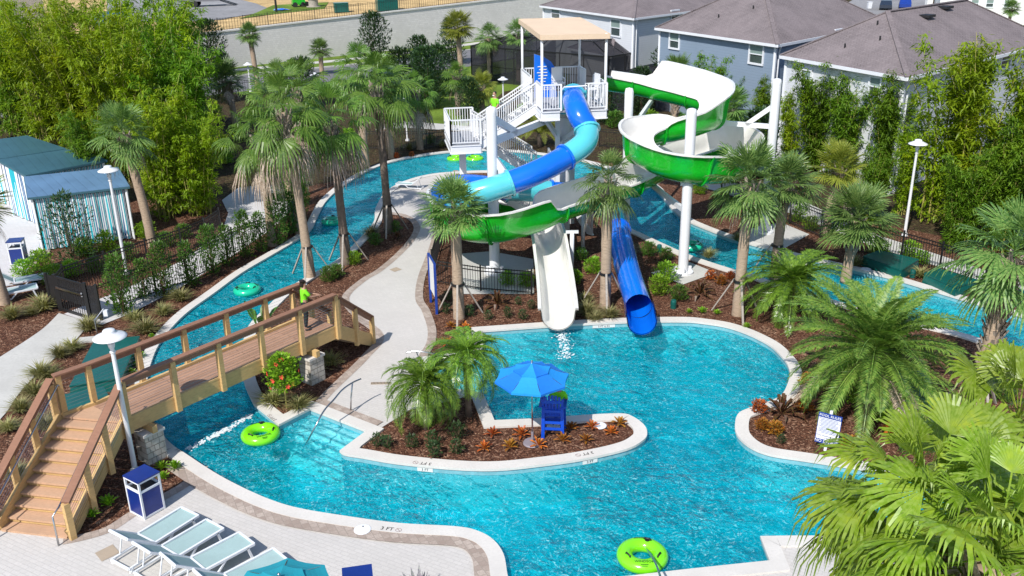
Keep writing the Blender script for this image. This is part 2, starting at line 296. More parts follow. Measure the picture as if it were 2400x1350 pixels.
def water_mat():
    m, t, b = new_mat('pool_water'); out = t.nodes['Material Output']; t.nodes.remove(b)
    p = pos(t)
    n1 = N(t, 'TexNoise'); n1.inputs['Scale'].default_value = 1.6; n1.inputs['Detail'].default_value = 3; n1.inputs['Distortion'].default_value = .8; t.links.new(p, n1.inputs['Vector'])
    n2 = N(t, 'TexNoise'); n2.inputs['Scale'].default_value = 5.5; n2.inputs['Detail'].default_value = 4; n2.inputs['Distortion'].default_value = 1.2; t.links.new(p, n2.inputs['Vector'])
    a = N(t, 'Math', operation='MULTIPLY_ADD'); a.inputs[1].default_value = .35; t.links.new(n2.outputs[0], a.inputs[0]); t.links.new(n1.outputs[0], a.inputs[2])
    calm = ramp(t, noise(t, .28, 3), [(.38, (.18, .18, .18)), (.6, (1, 1, 1))])
    hm = N(t, 'Math', operation='MULTIPLY'); t.links.new(a.outputs[0], hm.inputs[0]); t.links.new(calm, hm.inputs[1])
    bp = bump(t, hm.outputs[0], .22, 1.)
    # warped cells: caustic light pattern painted into the surface's transparent tint
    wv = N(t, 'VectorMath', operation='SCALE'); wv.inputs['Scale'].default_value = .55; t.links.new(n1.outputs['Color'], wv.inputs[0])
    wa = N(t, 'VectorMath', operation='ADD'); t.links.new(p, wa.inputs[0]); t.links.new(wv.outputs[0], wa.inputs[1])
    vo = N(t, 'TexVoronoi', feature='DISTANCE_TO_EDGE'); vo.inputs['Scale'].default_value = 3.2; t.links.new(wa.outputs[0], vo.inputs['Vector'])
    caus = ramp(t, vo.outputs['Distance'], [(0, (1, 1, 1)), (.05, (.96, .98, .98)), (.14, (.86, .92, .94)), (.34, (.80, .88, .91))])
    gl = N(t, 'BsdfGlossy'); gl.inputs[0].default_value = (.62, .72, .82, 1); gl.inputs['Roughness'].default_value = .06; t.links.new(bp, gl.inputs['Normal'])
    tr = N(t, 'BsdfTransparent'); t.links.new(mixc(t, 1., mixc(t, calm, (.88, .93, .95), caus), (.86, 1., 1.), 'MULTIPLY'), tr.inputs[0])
    fr = N(t, 'Fresnel'); fr.inputs[0].default_value = 1.33; t.links.new(bp, fr.inputs['Normal'])
    mx = N(t, 'MixShader'); t.links.new(fr.outputs[0], mx.inputs[0]); t.links.new(tr.outputs[0], mx.inputs[1]); t.links.new(gl.outputs[0], mx.inputs[2])
    df = N(t, 'BsdfDiffuse'); n4 = N(t, 'TexNoise'); n4.inputs['Scale'].default_value = 7.5; n4.inputs['Detail'].default_value = 3; n4.inputs['Distortion'].default_value = 2.2; t.links.new(wa.outputs[0], n4.inputs['Vector']); foam_glint = ramp(t, n4.outputs[0], [(.55, (.26, .26, .26)), (.72, (.55, .55, .55))]); cm_ = N(t, 'Math', operation='MULTIPLY'); t.links.new(foam_glint, cm_.inputs[0]); t.links.new(ramp(t, noise(t, .28, 3), [(.36, (.7, .7, .7)), (.56, (1, 1, 1))]), cm_.inputs[1]); t.links.new(mixc(t, ramp(t, n4.outputs[0], [(.56, (0, 0, 0)), (.72, (1, 1, 1))]), (.0, .72, .90), (.5, .94, .98)), df.inputs[0])  # foam flecks plus caustic sparkle painted as paler diffuse colour
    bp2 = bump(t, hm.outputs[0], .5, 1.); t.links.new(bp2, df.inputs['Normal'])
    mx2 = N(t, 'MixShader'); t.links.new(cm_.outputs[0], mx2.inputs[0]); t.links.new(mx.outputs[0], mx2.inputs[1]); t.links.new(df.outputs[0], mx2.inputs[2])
    t.links.new(mx2.outputs[0], out.inputs[0])
    va = N(t, 'VolumeAbsorption'); va.inputs[0].default_value = (.0, .965, .992, 1); va.inputs[1].default_value = .66; t.links.new(va.outputs[0], out.inputs[1])
    return m
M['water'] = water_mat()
def foam_mat():
    m, t, b = new_mat('white_water'); out = t.nodes['Material Output']
    b.inputs['Base Color'].default_value = (.85, .9, .92, 1); b.inputs['Roughness'].default_value = .6
    tr = N(t, 'BsdfTransparent'); mx = N(t, 'MixShader')
    mx.inputs[0].default_value = .72; t.links.new(tr.outputs[0], mx.inputs[1]); t.links.new(b.outputs[0], mx.inputs[2]); t.links.new(mx.outputs[0], out.inputs[0]); return m
M['foam'] = foam_mat()

# ---------------------------------------------------------------- mesh helpers
class MB:
    def __init__(s): s.v = []; s.f = []; s.m = []
    def add(s, vs, fs, mi=0):
        o = len(s.v); s.v += [tuple(v) for v in vs]; s.f += [tuple(i+o for i in f) for f in fs]; s.m += [mi]*len(fs); return s
    def box(s, c, d, R=None, mi=0):
        c = V(c); vs = []
        for z in (-.5, .5):
            for x, y in ((-.5, -.5), (.5, -.5), (.5, .5), (-.5, .5)):
                q = V((x*d[0], y*d[1], z*d[2]))
                if R is not None: q = R @ q
                vs.append(c+q)
        return s.add(vs, [(0, 3, 2, 1), (4, 5, 6, 7), (0, 1, 5, 4), (1, 2, 6, 5), (2, 3, 7, 6), (3, 0, 4, 7)], mi)
    def beam(s, a, b, w, h, mi=0, up=V((0, 0, 1))):
        a = V(a); b = V(b); d = b-a; L = d.length
        if L < 1e-6: return s
        d.normalize(); x = d.cross(up)
        if x.length < 1e-4: x = V((1, 0, 0))
        x.normalize(); z = x.cross(d)
        R = Matrix((x, d, z)).transposed()
        return s.box((a+b)/2, (w, L, h), R, mi)
    def cyl(s, a, b, r, r2=None, n=12, mi=0, caps=True):
        return s.tube([a, b], [r, r if r2 is None else r2], n, mi, caps)
    def tube(s, path, rad, n=8, mi=0, caps=True):
        path = [V(p) for p in path]
        if not isinstance(rad, (list, tuple)): rad = [rad]*len(path)
        vs = []; up = None
        for i, p in enumerate(path):
            d = (path[min(i+1, len(path)-1)]-path[max(i-1, 0)]).normalized()
            if up is None: up = V((0, 0, 1)) if abs(d.z) < .9 else V((0, 1, 0))
            x = d.cross(up)
            if x.length < 1e-4: x = d.cross(V((1, 0, 0)))
            x.normalize(); y = x.cross(d); up = y
            for k in range(n):
                a = 2*pi*k/n; vs.append(p+(x*cos(a)+y*sin(a))*rad[i])
        fs = []
        for i in range(len(path)-1):
            for k in range(n): fs.append((i*n+k, i*n+(k+1) % n, (i+1)*n+(k+1) % n, (i+1)*n+k))
        if caps: fs.append(tuple(range(n))[::-1]); fs.append(tuple((len(path)-1)*n+k for k in range(n)))
        return s.add(vs, fs, mi)
    def lathe(s, prof, c=(0, 0, 0), n=24, mi=0):
        c = V(c); vs = []; fs = []
        for r, z in prof:
            for k in range(n): a = 2*pi*k/n; vs.append(c+V((r*cos(a), r*sin(a), z)))
        for i in range(len(prof)-1):
            for k in range(n): fs.append((i*n+k, i*n+(k+1) % n, (i+1)*n+(k+1) % n, (i+1)*n+k))
        return s.add(vs, fs, mi)
    def prism(s, poly, z0, z1, mi=0):
        n = len(poly); vs = [(p[0], p[1], z0) for p in poly]+[(p[0], p[1], z1) for p in poly]
        return s.add(vs, [tuple(range(n))[::-1], tuple(range(n, 2*n))]+[(i, (i+1) % n, n+(i+1) % n, n+i) for i in range(n)], mi)
    def slab(s, pts, th, mi=0):
        """thick plate under a planar polygon of 3-D points"""
        pts = [V(p) for p in pts]; n = len(pts); nrm = (pts[1]-pts[0]).cross(pts[2]-pts[0]).normalized()
        vs = pts+[p-nrm*th for p in pts]
        return s.add(vs, [tuple(range(n)), tuple(range(n, 2*n))[::-1]]+[(i, n+i, n+(i+1) % n, (i+1) % n) for i in range(n)], mi)
    def build(s, name, mats, parent=None, smooth=False, world=False):
        me = bpy.data.meshes.new(name); vs = s.v
        if world and parent is not None:
            l = parent.location; vs = [(a-l.x, b-l.y, c-l.z) for a, b, c in vs]
        me.from_pydata(vs, [], s.f)
        if not isinstance(mats, (list, tuple)): mats = [mats]
        for m_ in mats: me.materials.append(m_)
        if len(mats) > 1: me.polygons.foreach_set('material_index', s.m)
        if smooth: me.polygons.foreach_set('use_smooth', [True]*len(me.polygons))
        me.update(); o = bpy.data.objects.new(name, me); COL.objects.link(o)
        if parent is not None: o.parent = parent
        return o
def tag(o, label=None, cat=None, group=None, kind=None):
    if label: o['label'] = label
    if cat: o['category'] = cat
    if group: o['group'] = group
    if kind: o['kind'] = kind
    return o
def thing(name, label, cat, loc=(0, 0, 0), rz=0, group=None, s=1):
    o = bpy.data.objects.new(name, None); COL.objects.link(o); o.location = loc; o.rotation_euler = (0, 0, rz); o.scale = (s, s, s) if not isinstance(s, tuple) else s
    o.empty_display_size = .2
    return tag(o, label, cat, group)
def copy_tree(o, parent=None, loc=None, rz=None, s=None, label=None, rx=None):
    c = o.copy(); COL.objects.link(c)
    if parent is not None: c.parent = parent
    if loc is not None: c.location = loc
    if rz is not None: c.rotation_euler = (rx[0] if rx else 0, rx[1] if rx else 0, rz)
    if s is not None: c.scale = (s, s, s) if not isinstance(s, tuple) else s
    if label: c['label'] = label
    for ch in KIDS.get(o.name, []): copy_tree(ch, c)
    return c
KIDS = {}
def index_kids(o):
    KIDS[o.name] = [x for x in bpy.data.objects if x.parent == o]
    for k in KIDS[o.name]: index_kids(k)
class Rep:
    """first call places the built thing, later calls place copies"""
    def __init__(s, o): s.o = o; s.used = False; index_kids(o)
    def put(s, loc, rz=0, sc_=1, label=None, group=None, rx=None):
        if not s.used:
            s.used = True; o = s.o; o.location = loc; o.rotation_euler = (rx[0] if rx else 0, rx[1] if rx else 0, rz); o.scale = (sc_,)*3 if not isinstance(sc_, tuple) else sc_
            if label: o['label'] = label
        else: o = copy_tree(s.o, None, loc, rz, sc_, label, rx)
        if group: o['group'] = group
        return o
def cr(pts, k=6, closed=False):
    pts = [V(p) for p in pts]; n = len(pts); out = []
    for i in range(n if closed else n-1):
        g = (lambda j: pts[j % n]) if closed else (lambda j: pts[max(0, min(n-1, j))])
        a, b, c, d = g(i-1), g(i), g(i+1), g(i+2)
        for j in range(k):
            t = j/k; out.append(.5*((2*b)+(c-a)*t+(2*a-5*b+4*c-d)*t*t+(3*b-a-3*c+d)*t**3))
    if not closed: out.append(pts[-1])
    return out
def shore(px, k=5):
    """outline through survey points; a third value marks a sharp corner"""
    segs = []; cur = []
    for p in px:
        cur.append(P(p[0], p[1]).to_2d())
        if len(p) > 2 and len(cur) > 1: segs.append(cur); cur = [cur[-1]]
    if len(cur) > 1: segs.append(cur)
    out = []
    for s in segs:
        c = cr([V((a.x, a.y, 0)) for a in s], k); out += [q.to_2d() for q in c][:-1]
    out.append(segs[-1][-1]); return out
def inside(p, poly):
    x, y = p[0], p[1]; c = False; j = len(poly)-1
    for i in range(len(poly)):
        a, b = poly[i], poly[j]
        if (a[1] > y) != (b[1] > y) and x < (b[0]-a[0])*(y-a[1])/(b[1]-a[1])+a[0]: c = not c
        j = i
    return c
def sheet(name, poly, z, material, holes=(), kind='structure', th=0, keep=None):
    vs = [V((p[0], p[1])) for p in poly]; es = [(i, (i+1) % len(vs)) for i in range(len(vs))]
    for h in holes:
        o = len(vs); vs += [V((p[0], p[1])) for p in h]; es += [(o+i, o+(i+1) % len(h)) for i in range(len(h))]
    ov, oe, of, *_ = delaunay_2d_cdt(vs, es, [], 0, 1e-4)
    fs = []
    for f in of:
        c = sum((ov[i] for i in f), V((0, 0)))/len(f)
        if inside(c, poly) and not any(inside(c, h) for h in holes):
            f = list(f); a, b, d = ov[f[0]], ov[f[1]], ov[f[2]]
            if (b-a).cross(d-a) < 0: f = f[::-1]
            fs.append(f)
    mb = MB(); zf = z if callable(z) else (lambda x, y: z)
    if th:
        n = len(ov); vs3 = [(p.x, p.y, zf(p.x, p.y)) for p in ov]+[(p.x, p.y, zf(p.x, p.y)-th) for p in ov]
        fs3 = [tuple(f) for f in fs]+[tuple(i+n for i in f[::-1]) for f in fs]; cnt = {}
        for f in fs:
            for i in range(len(f)): cnt[(f[i], f[(i+1) % len(f)])] = 1
        for (a, b) in cnt:
            if (b, a) not in cnt: fs3.append((a, a+n, b+n, b))
        mb.add(vs3, fs3)
    else: mb.add([(p.x, p.y, zf(p.x, p.y)) for p in ov], fs)
    o = mb.build(name, material); return tag(o, kind=kind)
def ribbon_pts(line, off):
    n = len(line); out = []
    for i in range(n):
        a = line[max(0, i-1)]; b = line[min(n-1, i+1)]; p = line[i]
        d0 = (p-a).normalized() if i > 0 else (b-p).normalized(); d1 = (b-p).normalized() if i < n-1 else d0
        n0 = V((-d0.y, d0.x)); n1 = V((-d1.y, d1.x)); m_ = n0+n1
        if m_.length < 1e-3: m_ = n0
        m_.normalize(); k = max(.5, m_.dot(n0)); out.append(p+m_*(off/k))
    return out
def unfold(line, A, off):
    def ok(q):
        for i in range(len(line)-1):
            a, b = line[i], line[i+1]; ab = b-a; L2 = ab.length_squared
            if L2 < 1e-9: continue
            t_ = max(0, min(1, (q-a).dot(ab)/L2))
            if (a+ab*t_-q).length < abs(off)*.93: return False
        return True
    good = [ok(q) for q in A]; out = list(A); n = len(A)
    for i in range(n):
        if not good[i]:
            l = next((j for j in range(i, -1, -1) if good[j]), None); r = next((j for j in range(i, n) if good[j]), None)
            if l is None: out[i] = A[r]
            elif r is None: out[i] = A[l]
            else: out[i] = A[l] if i-l <= r-i else A[r]
    return out
def ribbon(mb, line, o0, o1, z, drop=None, mi=0, clean=False):
    A = ribbon_pts(line, o0); B = ribbon_pts(line, o1); n = len(line)
    if clean: A = unfold(line, A, o0); B = unfold(line, B, o1)
    if drop is None:
        flip = o1 < o0
        mb.add([(p.x, p.y, z) for p in A]+[(p.x, p.y, z) for p in B], [((i, n+i, n+i+1, i+1) if flip else (i, i+1, n+i+1, n+i)) for i in range(n-1)], mi)
    else:
        vs = []
        for q, zz in ((A, z-drop), (A, z), (B, z), (B, z-drop)): vs += [(p.x, p.y, zz) for p in q]
        fs = []
        for r in range(3):
            for i in range(n-1): fs.append((r*n+i, r*n+i+1, (r+1)*n+i+1, (r+1)*n+i))
        mb.add(vs, fs, mi)
def text_mesh(body, size, name, material, parent, mtx, depth=.004, align='CENTER', space=1.):
    cu = bpy.data.curves.new(name, 'FONT'); cu.body = body; cu.size = size; cu.align_x = align; cu.align_y = 'CENTER'; cu.extrude = depth; cu.resolution_u = 2; cu.space_character = space
    tmp = bpy.data.objects.new('tmp', cu); COL.objects.link(tmp)
    me = bpy.data.meshes.new_from_object(tmp.evaluated_get(bpy.context.evaluated_depsgraph_get()))
    bpy.data.objects.remove(tmp); me.materials.clear(); me.materials.append(material); me.transform(mtx)
    o = bpy.data.objects.new(name, me); COL.objects.link(o)
    if parent is not None: o.parent = parent
    return o
def frame_m(loc, x, y):
    x = V(x).normalized(); y = V(y).normalized(); z = x.cross(y).normalized(); y = z.cross(x)
    return Matrix(((x.x, y.x, z.x, loc[0]), (x.y, y.y, z.y, loc[1]), (x.z, y.z, z.z, loc[2]), (0, 0, 0, 1)))
# ================================================================ GROUND, WATER
c = 1
WL = (408, 1052); WR = (597, 950)
pool_px = [WL+(c,), (430, 1066), (500, 1112), (567, 1148), (633, 1177), (700, 1197), (800, 1214), (933, 1232), (1067, 1240), (1117, 1250), (1153, 1270), (1177, 1303), (1186, 1350), (1195, 1385, c),
  (1400, 1365), (1600, 1342), (1807, 1320, c), (1785, 1263, c), (1900, 1262), (2100, 1265), (2500, 1285, c), (2640, 1150, c), (2500, 1130), (2200, 1120), (2050, 1105), (1890, 1081), (1807, 1068), (1760, 1050), (1730, 1023), (1725, 997), (1733, 973), (1760, 960),
  (1800, 947), (1833, 930), (1848, 903), (1853, 877), (1846, 855), (1833, 838), (1810, 815), (1780, 797), (1742, 780), (1700, 767), (1650, 759), (1600, 755), (1467, 757), (1300, 766), (1128, 778, c), (1131, 808), (1122, 833, c), (1010, 848, c), (1000, 905, c),
  (1130, 925, c), (1157, 990, c), (1267, 985), (1333, 980), (1450, 974), (1483, 982), (1507, 1000), (1514, 1017), (1507, 1033), (1467, 1055), (1367, 1078), (1267, 1092), (1167, 1102), (1067, 1100), (933, 1087), (850, 1073), (812, 1067), (799, 1060, c), (862, 1013, c), (727, 960, c), (655, 997, c), WR+(c,)]
outer_px = [WL+(c,), (385, 1030), (357, 990), (345, 940), (344, 890), (352, 855), (370, 812), (400, 772), (440, 733), (500, 690), (567, 641), (633, 602), (690, 568), (727, 541), (743, 510), (760, 478), (785, 452), (818, 428), (867, 400), (933, 377), (1033, 360), (1143, 353), (1200, 356), (1260, 362), (1330, 372), (1400, 388), (1460, 408), (1520, 432),
  (1547, 455), (1570, 485), (1600, 512), (1640, 532), (1723, 563), (1830, 593), (1920, 615), (2017, 637), (2100, 657), (2200, 687), (2300, 717), (2400, 745), (2620, 810, c)]
inner_px = [(2620, 950, c), (2400, 843), (2330, 810), (2240, 780), (2050, 735), (1900, 690), (1800, 660), (1757, 643), (1710, 632), (1620, 602), (1563, 578), (1510, 553), (1470, 533), (1450, 505), (1440, 475), (1400, 448), (1330, 428), (1250, 412), (1150, 402), (1060, 405), (1000, 412), (945, 428), (905, 452), (882, 490), (877, 523),
  (843, 563), (800, 605), (760, 630), (720, 652), (670, 683), (633, 717), (588, 762), (572, 805), (568, 850), (575, 900), WR+(c,)]
pool = shore(pool_px); outer = shore(outer_px); inner = shore(inner_px)
river = outer+inner
pool_c = pool[:-1] if (pool[0]-pool[-1]).length < 1e-5 else pool
holes = [pool_c, river]
big = [(-500, -30), (500, -30), (500, 900), (-500, 900)]
sheet('ground', big, 0, M['mulch'], holes)
# far ground: leaf litter beyond the river, lawn, road, verge
sheet('far_ground', [(-500, 48), (-14, 47), (-5, 54), (6, 54), (14, 44), (22, 36), (500, 30), (500, 899), (-500, 899)], .004, M['dirt'], holes)
far = lambda *pp: [P(*q) for q in pp]
sheet('lawn', far((-900, 250), (500, 225), (900, 190), (1010, 300), (1090, 300), (1180, 215), (1330, 190), (1500, 190), (1700, 240), (1900, 100), (2400, 60), (2400, 20), (1100, 85), (600, 145), (300, 190), (-900, 240)), .008, M['grass'])
def strip(name, line, w, z, m_, th=0):
    mb = MB(); ln = [P(*q).to_2d() for q in line]; ribbon(mb, ln, 0, w, z, th if th else None); return tag(mb.build(name, m_), kind='structure')
rl = [(-700, 300), (300, 208), (607, 174), (800, 156), (960, 140), (1133, 114), (1400, 84), (1800, 40)]
strip('road', rl, -9, .016, M['asphalt'])
strip('road_kerb', rl, .3, .14, M['concrete'], .15)
sw = [(-700, 275), (300, 192), (607, 162), (800, 144), (960, 126), (1133, 102), (1300, 82)]
strip('far_sidewalk', sw, 1.6, .03, M['concrete'], .03)
# water bodies
WP = -.15
wr_l = P(*WL).to_2d(); wr_r = P(*WR).to_2d(); wdir = (wr_r-wr_l).normalized(); wn = V((-wdir.y, wdir.x))
if (P(450, 850).to_2d()-wr_l).dot(wn) < 0: wn = -wn
def weir_z(p):
    return WP+.11*max(0, min(1, (p-wr_l).dot(wn)/.8))
def water():
    vs = [V(p) for p in pool_c]; es = [(i, (i+1) % len(vs)) for i in range(len(vs))]; npl = len(vs)
    o = len(vs); vs += [V(p) for p in river]; es += [(o+i, o+(i+1) % len(river)) for i in range(len(river))]
    for d_ in (.12, .35, .6, .8):
        for k in range(14):
            q = wr_l.lerp(wr_r, k/13)+wn*d_
            if inside(q, river): vs.append(q)
    ov, oe, of, ovv, *_ = delaunay_2d_cdt(vs, es, [], 0, 1e-4)
    zs = [WP if any(k < npl for k in ids) or not ids else weir_z(ov[i]) for i, ids in enumerate(ovv)]
    fs = []
    for f in of:
        c_ = sum((ov[i] for i in f), V((0, 0)))/len(f)
        if inside(c_, pool_c) or inside(c_, river):
            f = list(f); a, b, d = ov[f[0]], ov[f[1]], ov[f[2]]
            if (b-a).cross(d-a) < 0: f = f[::-1]
            fs.append(f)
    n = len(ov); v3 = [(p.x, p.y, z) for p, z in zip(ov, zs)]+[(p.x, p.y, -1.245) for p in ov]
    f3 = [tuple(f) for f in fs]+[tuple(i+n for i in f[::-1]) for f in fs]; ed = {(f[i], f[(i+1) % len(f)]) for f in fs for i in range(len(f))}
    f3 += [(a, a+n, b+n, b) for a, b in ed if (b, a) not in ed]
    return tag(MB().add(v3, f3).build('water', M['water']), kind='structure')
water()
def basin(name, poly, zf):
    sheet(name+'_floor', poly, zf, M['plaster'])
sheet('pool_floor', pool_c, -1.252, M['plaster']); sheet('river_floor', river, -1.25, M['plaster'])
def wallstrip(mb, line, z0, z1, mi, off=.0):
    A = ribbon_pts(line, off); n = len(A)
    mb.add([(p.x, p.y, z0) for p in A]+[(p.x, p.y, z1) for p in A], [(i, i+1, n+i+1, n+i) for i in range(n-1)], mi)
def side_of(line, water):
    """+1 when the left-hand side of the line is land"""
    s = 0
    for i in range(2, len(line)-2, 3):
        a, b = line[i], line[i+1]; d = (b-a).normalized(); q = (a+b)/2+V((-d.y, d.x))*.12
        s += -1 if any(inside(q, w_) for w_ in water) else 1
    return 1 if s > 0 else -1
def coping(name, line, label_):
    s = side_of(line, holes); mb = MB(); wb = MB()
    ribbon(mb, line, -.03*s, .34*s, .06, .07, clean=True); tag(mb.build(name, M['coping']), kind='structure')
    wallstrip(wb, line, -.17, -.01, 1, .003*s); wallstrip(wb, line, -1.26, -.17, 0, .003*s)
    tag(wb.build(name.replace('coping', 'wall'), [M['plaster'], M['tile']]), kind='structure'); return s
s_pool = coping('pool_coping', pool, ''); s_out = coping('river_outer_coping', outer, ''); s_in = coping('river_inner_coping', inner, '')
# decks
def deckpoly(px): return [P(*q) for q in px]
def sm(px, k=5): return [V((q.x, q.y)) for q in cr([P(*q) for q in px], k)]
left_w = sm([(895, 478), (905, 500), (940, 507), (965, 523), (967, 547), (933, 590), (883, 633), (843, 657), (800, 700), (830, 745), (880, 790), (845, 838), (800, 882), (760, 920), (735, 948)])
right_w = sm([(1075, 400), (1060, 430), (1042, 500), (1022, 580), (997, 650), (992, 700), (1007, 727), (1022, 770), (1020, 805), (1003, 835), (996, 850)])
d1 = left_w+[P(*q).to_2d() for q in [(727, 952), (862, 1006), (895, 1003), (960, 962), (1060, 940), (1100, 928), (1000, 905)]]+right_w[::-1]+[P(*q).to_2d() for q in [(990, 402), (930, 425), (900, 450)]]
sheet('pool_deck', d1, .02, M['paver'], holes)
bed_edge = sm([(465, 1093), (430, 1130), (395, 1152), (345, 1180), (300, 1204), (250, 1236), (200, 1252), (150, 1262)])
d2 = [P(420, 1058).to_2d()]+bed_edge+[P(*q).to_2d() for q in [(5, 1240), (-500, 1240), (-900, 2100), (3200, 2100), (2900, 1200), (2500, 1200), (1785, 1240), (1500, 1300), (1250, 1200), (700, 1140)]]
sheet('lower_deck', d2, .02, M['paver'], holes)
sheet('gate_path', sm([(138, 735), (105, 768), (60, 800), (0, 838), (-80, 890), (-260, 1010), (-300, 1150), (-120, 1090), (0, 985), (40, 930), (75, 890), (140, 830), (180, 795), (213, 757)]), .024, M['concrete'])
sheet('cabana_plaza', deckpoly([(-200, 430), (150, 470), (120, 540), (88, 590), (62, 640), (20, 668), (-250, 760)]), .02, M['plaza'])
pl = sm([(60, 500), (95, 545), (98, 590), (60, 625)]); mb = MB(); ribbon(mb, pl, 0, .35, .026); tag(mb.build('plaza_border', M['border']), kind='structure')
sheet('inner_sidewalk', deckpoly([(212, 757), (150, 737), (225, 705), (300, 675), (420, 615), (520, 545), (535, 500), (520, 470), (560, 440), (650, 430), (690, 450), (680, 500), (640, 535), (560, 590), (480, 640), (400, 688), (300, 738), (240, 762)]), .02, M['plaza'])
sheet('right_sidewalk', deckpoly([(1560, 395), (1700, 425), (1860, 462), (1960, 508), (2060, 553), (2200, 598), (2400, 665), (2700, 760), (2700, 800), (2400, 695), (2200, 626), (2050, 580), (1950, 540), (1850, 500), (1700, 455), (1560, 415)]), .02, M['concrete'])
sheet('back_sidewalk', deckpoly([(900, 283), (960, 285), (1050, 292), (1130, 300), (1130, 312), (1040, 305), (950, 300), (880, 305)]), .02, M['concrete'])
# paver borders
def border(name, line, o0, o1, z=.028, m_=None):
    mb = MB(); ribbon(mb, line, o0, o1, z); return tag(mb.build(name, m_ or M['border']), kind='structure')
border('walkway_left_border', left_w, 0, .3); border('walkway_right_border', right_w, 0, -.3); border('deck_bed_border', bed_edge, 0, .28)
i1 = next(i for i, q in enumerate(pool) if (q-P(1195, 1385).to_2d()).length < .01)
border('pool_edge_border', pool[6:i1], .335*s_pool, .68*s_pool, .05)
stA = [P(862, 1013).to_2d(), P(727, 960).to_2d()]
border('step_edge_border', stA, .335*s_pool, .62*s_pool, .05)
# slabs round the slide columns
sheet('column_pad', deckpoly([(1072, 596), (1150, 590), (1250, 608), (1252, 690), (1085, 690)]), .02, M['concrete'])
sheet('right_column_pad', deckpoly([(1615, 615), (1678, 640), (1600, 668), (1525, 640)]), .02, M['concrete'])
sheet('far_column_pad', deckpoly([(1745, 540), (1830, 522), (1897, 550), (1840, 582), (1760, 575)]), .02, M['concrete'])
# entry steps in the recesses (under water)
def steps(name, A, B, C, D, n, z0, dz):
    mb = MB()
    for i in range(n):
        t = (i+1)/n; e1 = B.lerp(A, t*.98); e2 = C.lerp(D, t*.98); z = z0-dz*i; bk1 = B.lerp(A, i/n*.98); bk2 = C.lerp(D, i/n*.98)
        mb.prism([bk1, e1, e2, bk2], -1.24, z, 0)
        mb.beam(V((e1.x, e1.y, z+.006)), V((e2.x, e2.y, z+.006)), .07, .012, 1)
    tag(mb.build(name, [M['plaster'], M['tile']]), kind='structure')
steps('pool_steps', P(655, 997).to_2d(), P(727, 960).to_2d(), P(862, 1013).to_2d(), P(799, 1060).to_2d(), 5, -.21, .12)
steps('second_pool_steps', P(1122, 833).to_2d(), P(1010, 848).to_2d(), P(1000, 905).to_2d(), P(1130, 925).to_2d(), 4, -.24, .2)
steps('lower_pool_steps', P(1600, 1300).to_2d(), P(1600, 1342).to_2d(), P(1806, 1320).to_2d(), P(1795, 1285).to_2d(), 3, -.24, .2)
# weir foam line + splash
def foam(name, pts, w, z, label, fill=330):
    mb = MB(); ln = cr(pts, 5); R = random.Random(len(name)); L = sum((b-a).length for a, b in zip(ln, ln[1:])); cnt = int(L*w*fill)
    for _ in range(cnt):
        f = R.random()*(len(ln)-1); i = int(f); q = ln[i].lerp(ln[min(i+1, len(ln)-1)], f-i); q = q+V((R.gauss(0, w*.3), R.gauss(0, w*.3), 0)); s_ = R.uniform(.012, .045); a0 = R.uniform(0, 3)
        mb.add([(q.x+cos(a0+k*pi/3)*s_*R.uniform(.5, 1.3), q.y+sin(a0+k*pi/3)*s_*R.uniform(.5, 1.3), z+R.uniform(0, .02)) for k in range(6)], [(0, 1, 2, 3, 4, 5)])
    return tag(mb.build(name, M['foam']), label, 'foam', kind='stuff')
foam('weir_foam', [P(445, 1052, WP), P(500, 1024, WP), P(545, 1000, WP), P(588, 974, WP)], .2, WP+.012, 'white water line where the river drops into the pool', 900)
foam('splash_foam', [P(1316, 776, WP), P(1322, 800, WP), P(1326, 838, WP)], .42, WP+.012, 'white splash trail below the open white slide exit')
foam('tube_splash_foam', [P(1510, 764, WP), P(1514, 785, WP)], .3, WP+.012, 'small white splash below the blue tube exit')
# terrace and retaining wall
wb_ = [P(*q).to_2d() for q in [(300, 180), (607, 152), (793, 134), (967, 113), (1133, 95)]]
wd = (wb_[-1]-wb_[1]).normalized(); w0 = wb_[1]-wd*60; w1 = wb_[1]+wd*90; wnn = V((-wd.y, wd.x))
def tz(x, y): return 3.75+(V((x, y))-wb_[1]).dot(wd)*.030+max(0, (V((x, y))-wb_[1]).dot(wnn))*.004
ter = [w0, w1, w1+wnn*500+wd*300, w0+wnn*500-wd*200]
sheet('terrace_ground', [p+wnn*.45 if i < 2 else p for i, p in enumerate(ter)], lambda x, y: tz(x, y)-.05, M['sand'])
t = thing('retaining_wall', 'long pale grey block retaining wall beyond the road', 'wall', (w0.x, w0.y, 0))
mb = MB(); n = 16
for i in range(n):
    a = w0.lerp(w1, i/n); b = w0.lerp(w1, (i+1)/n); za = tz(*a); zb = tz(*b)
    q = [(a.x, a.y), (b.x, b.y), (b.x+wnn.x*.45, b.y+wnn.y*.45), (a.x+wnn.x*.45, a.y+wnn.y*.45)]
    mb.add([(x, y, -.1) for x, y in q]+[(q[0][0], q[0][1], za), (q[1][0], q[1][1], zb), (q[2][0], q[2][1], zb), (q[3][0], q[3][1], za)], [(0, 1, 5, 4), (2, 3, 7, 6), (4, 5, 6, 7)])
mb.build('blockwork', M['block'], t, world=True)
mb = MB(); n = 16
for i in range(n):
    a = w0.lerp(w1, i/n)+wnn*.2; b = w0.lerp(w1, (i+1)/n)+wnn*.2
    mb.beam((a.x, a.y, tz(*a)+.07), (b.x, b.y, tz(*b)+.07), .62, .14)
mb.build('coping_cap', M['coping'], t, world=True)
def terr(x, y):  # point on the terrace seen at photo point
    z = 4.
    for _ in range(8): p = P(x, y, z); z = tz(p.x, p.y)
    return P(x, y, z)
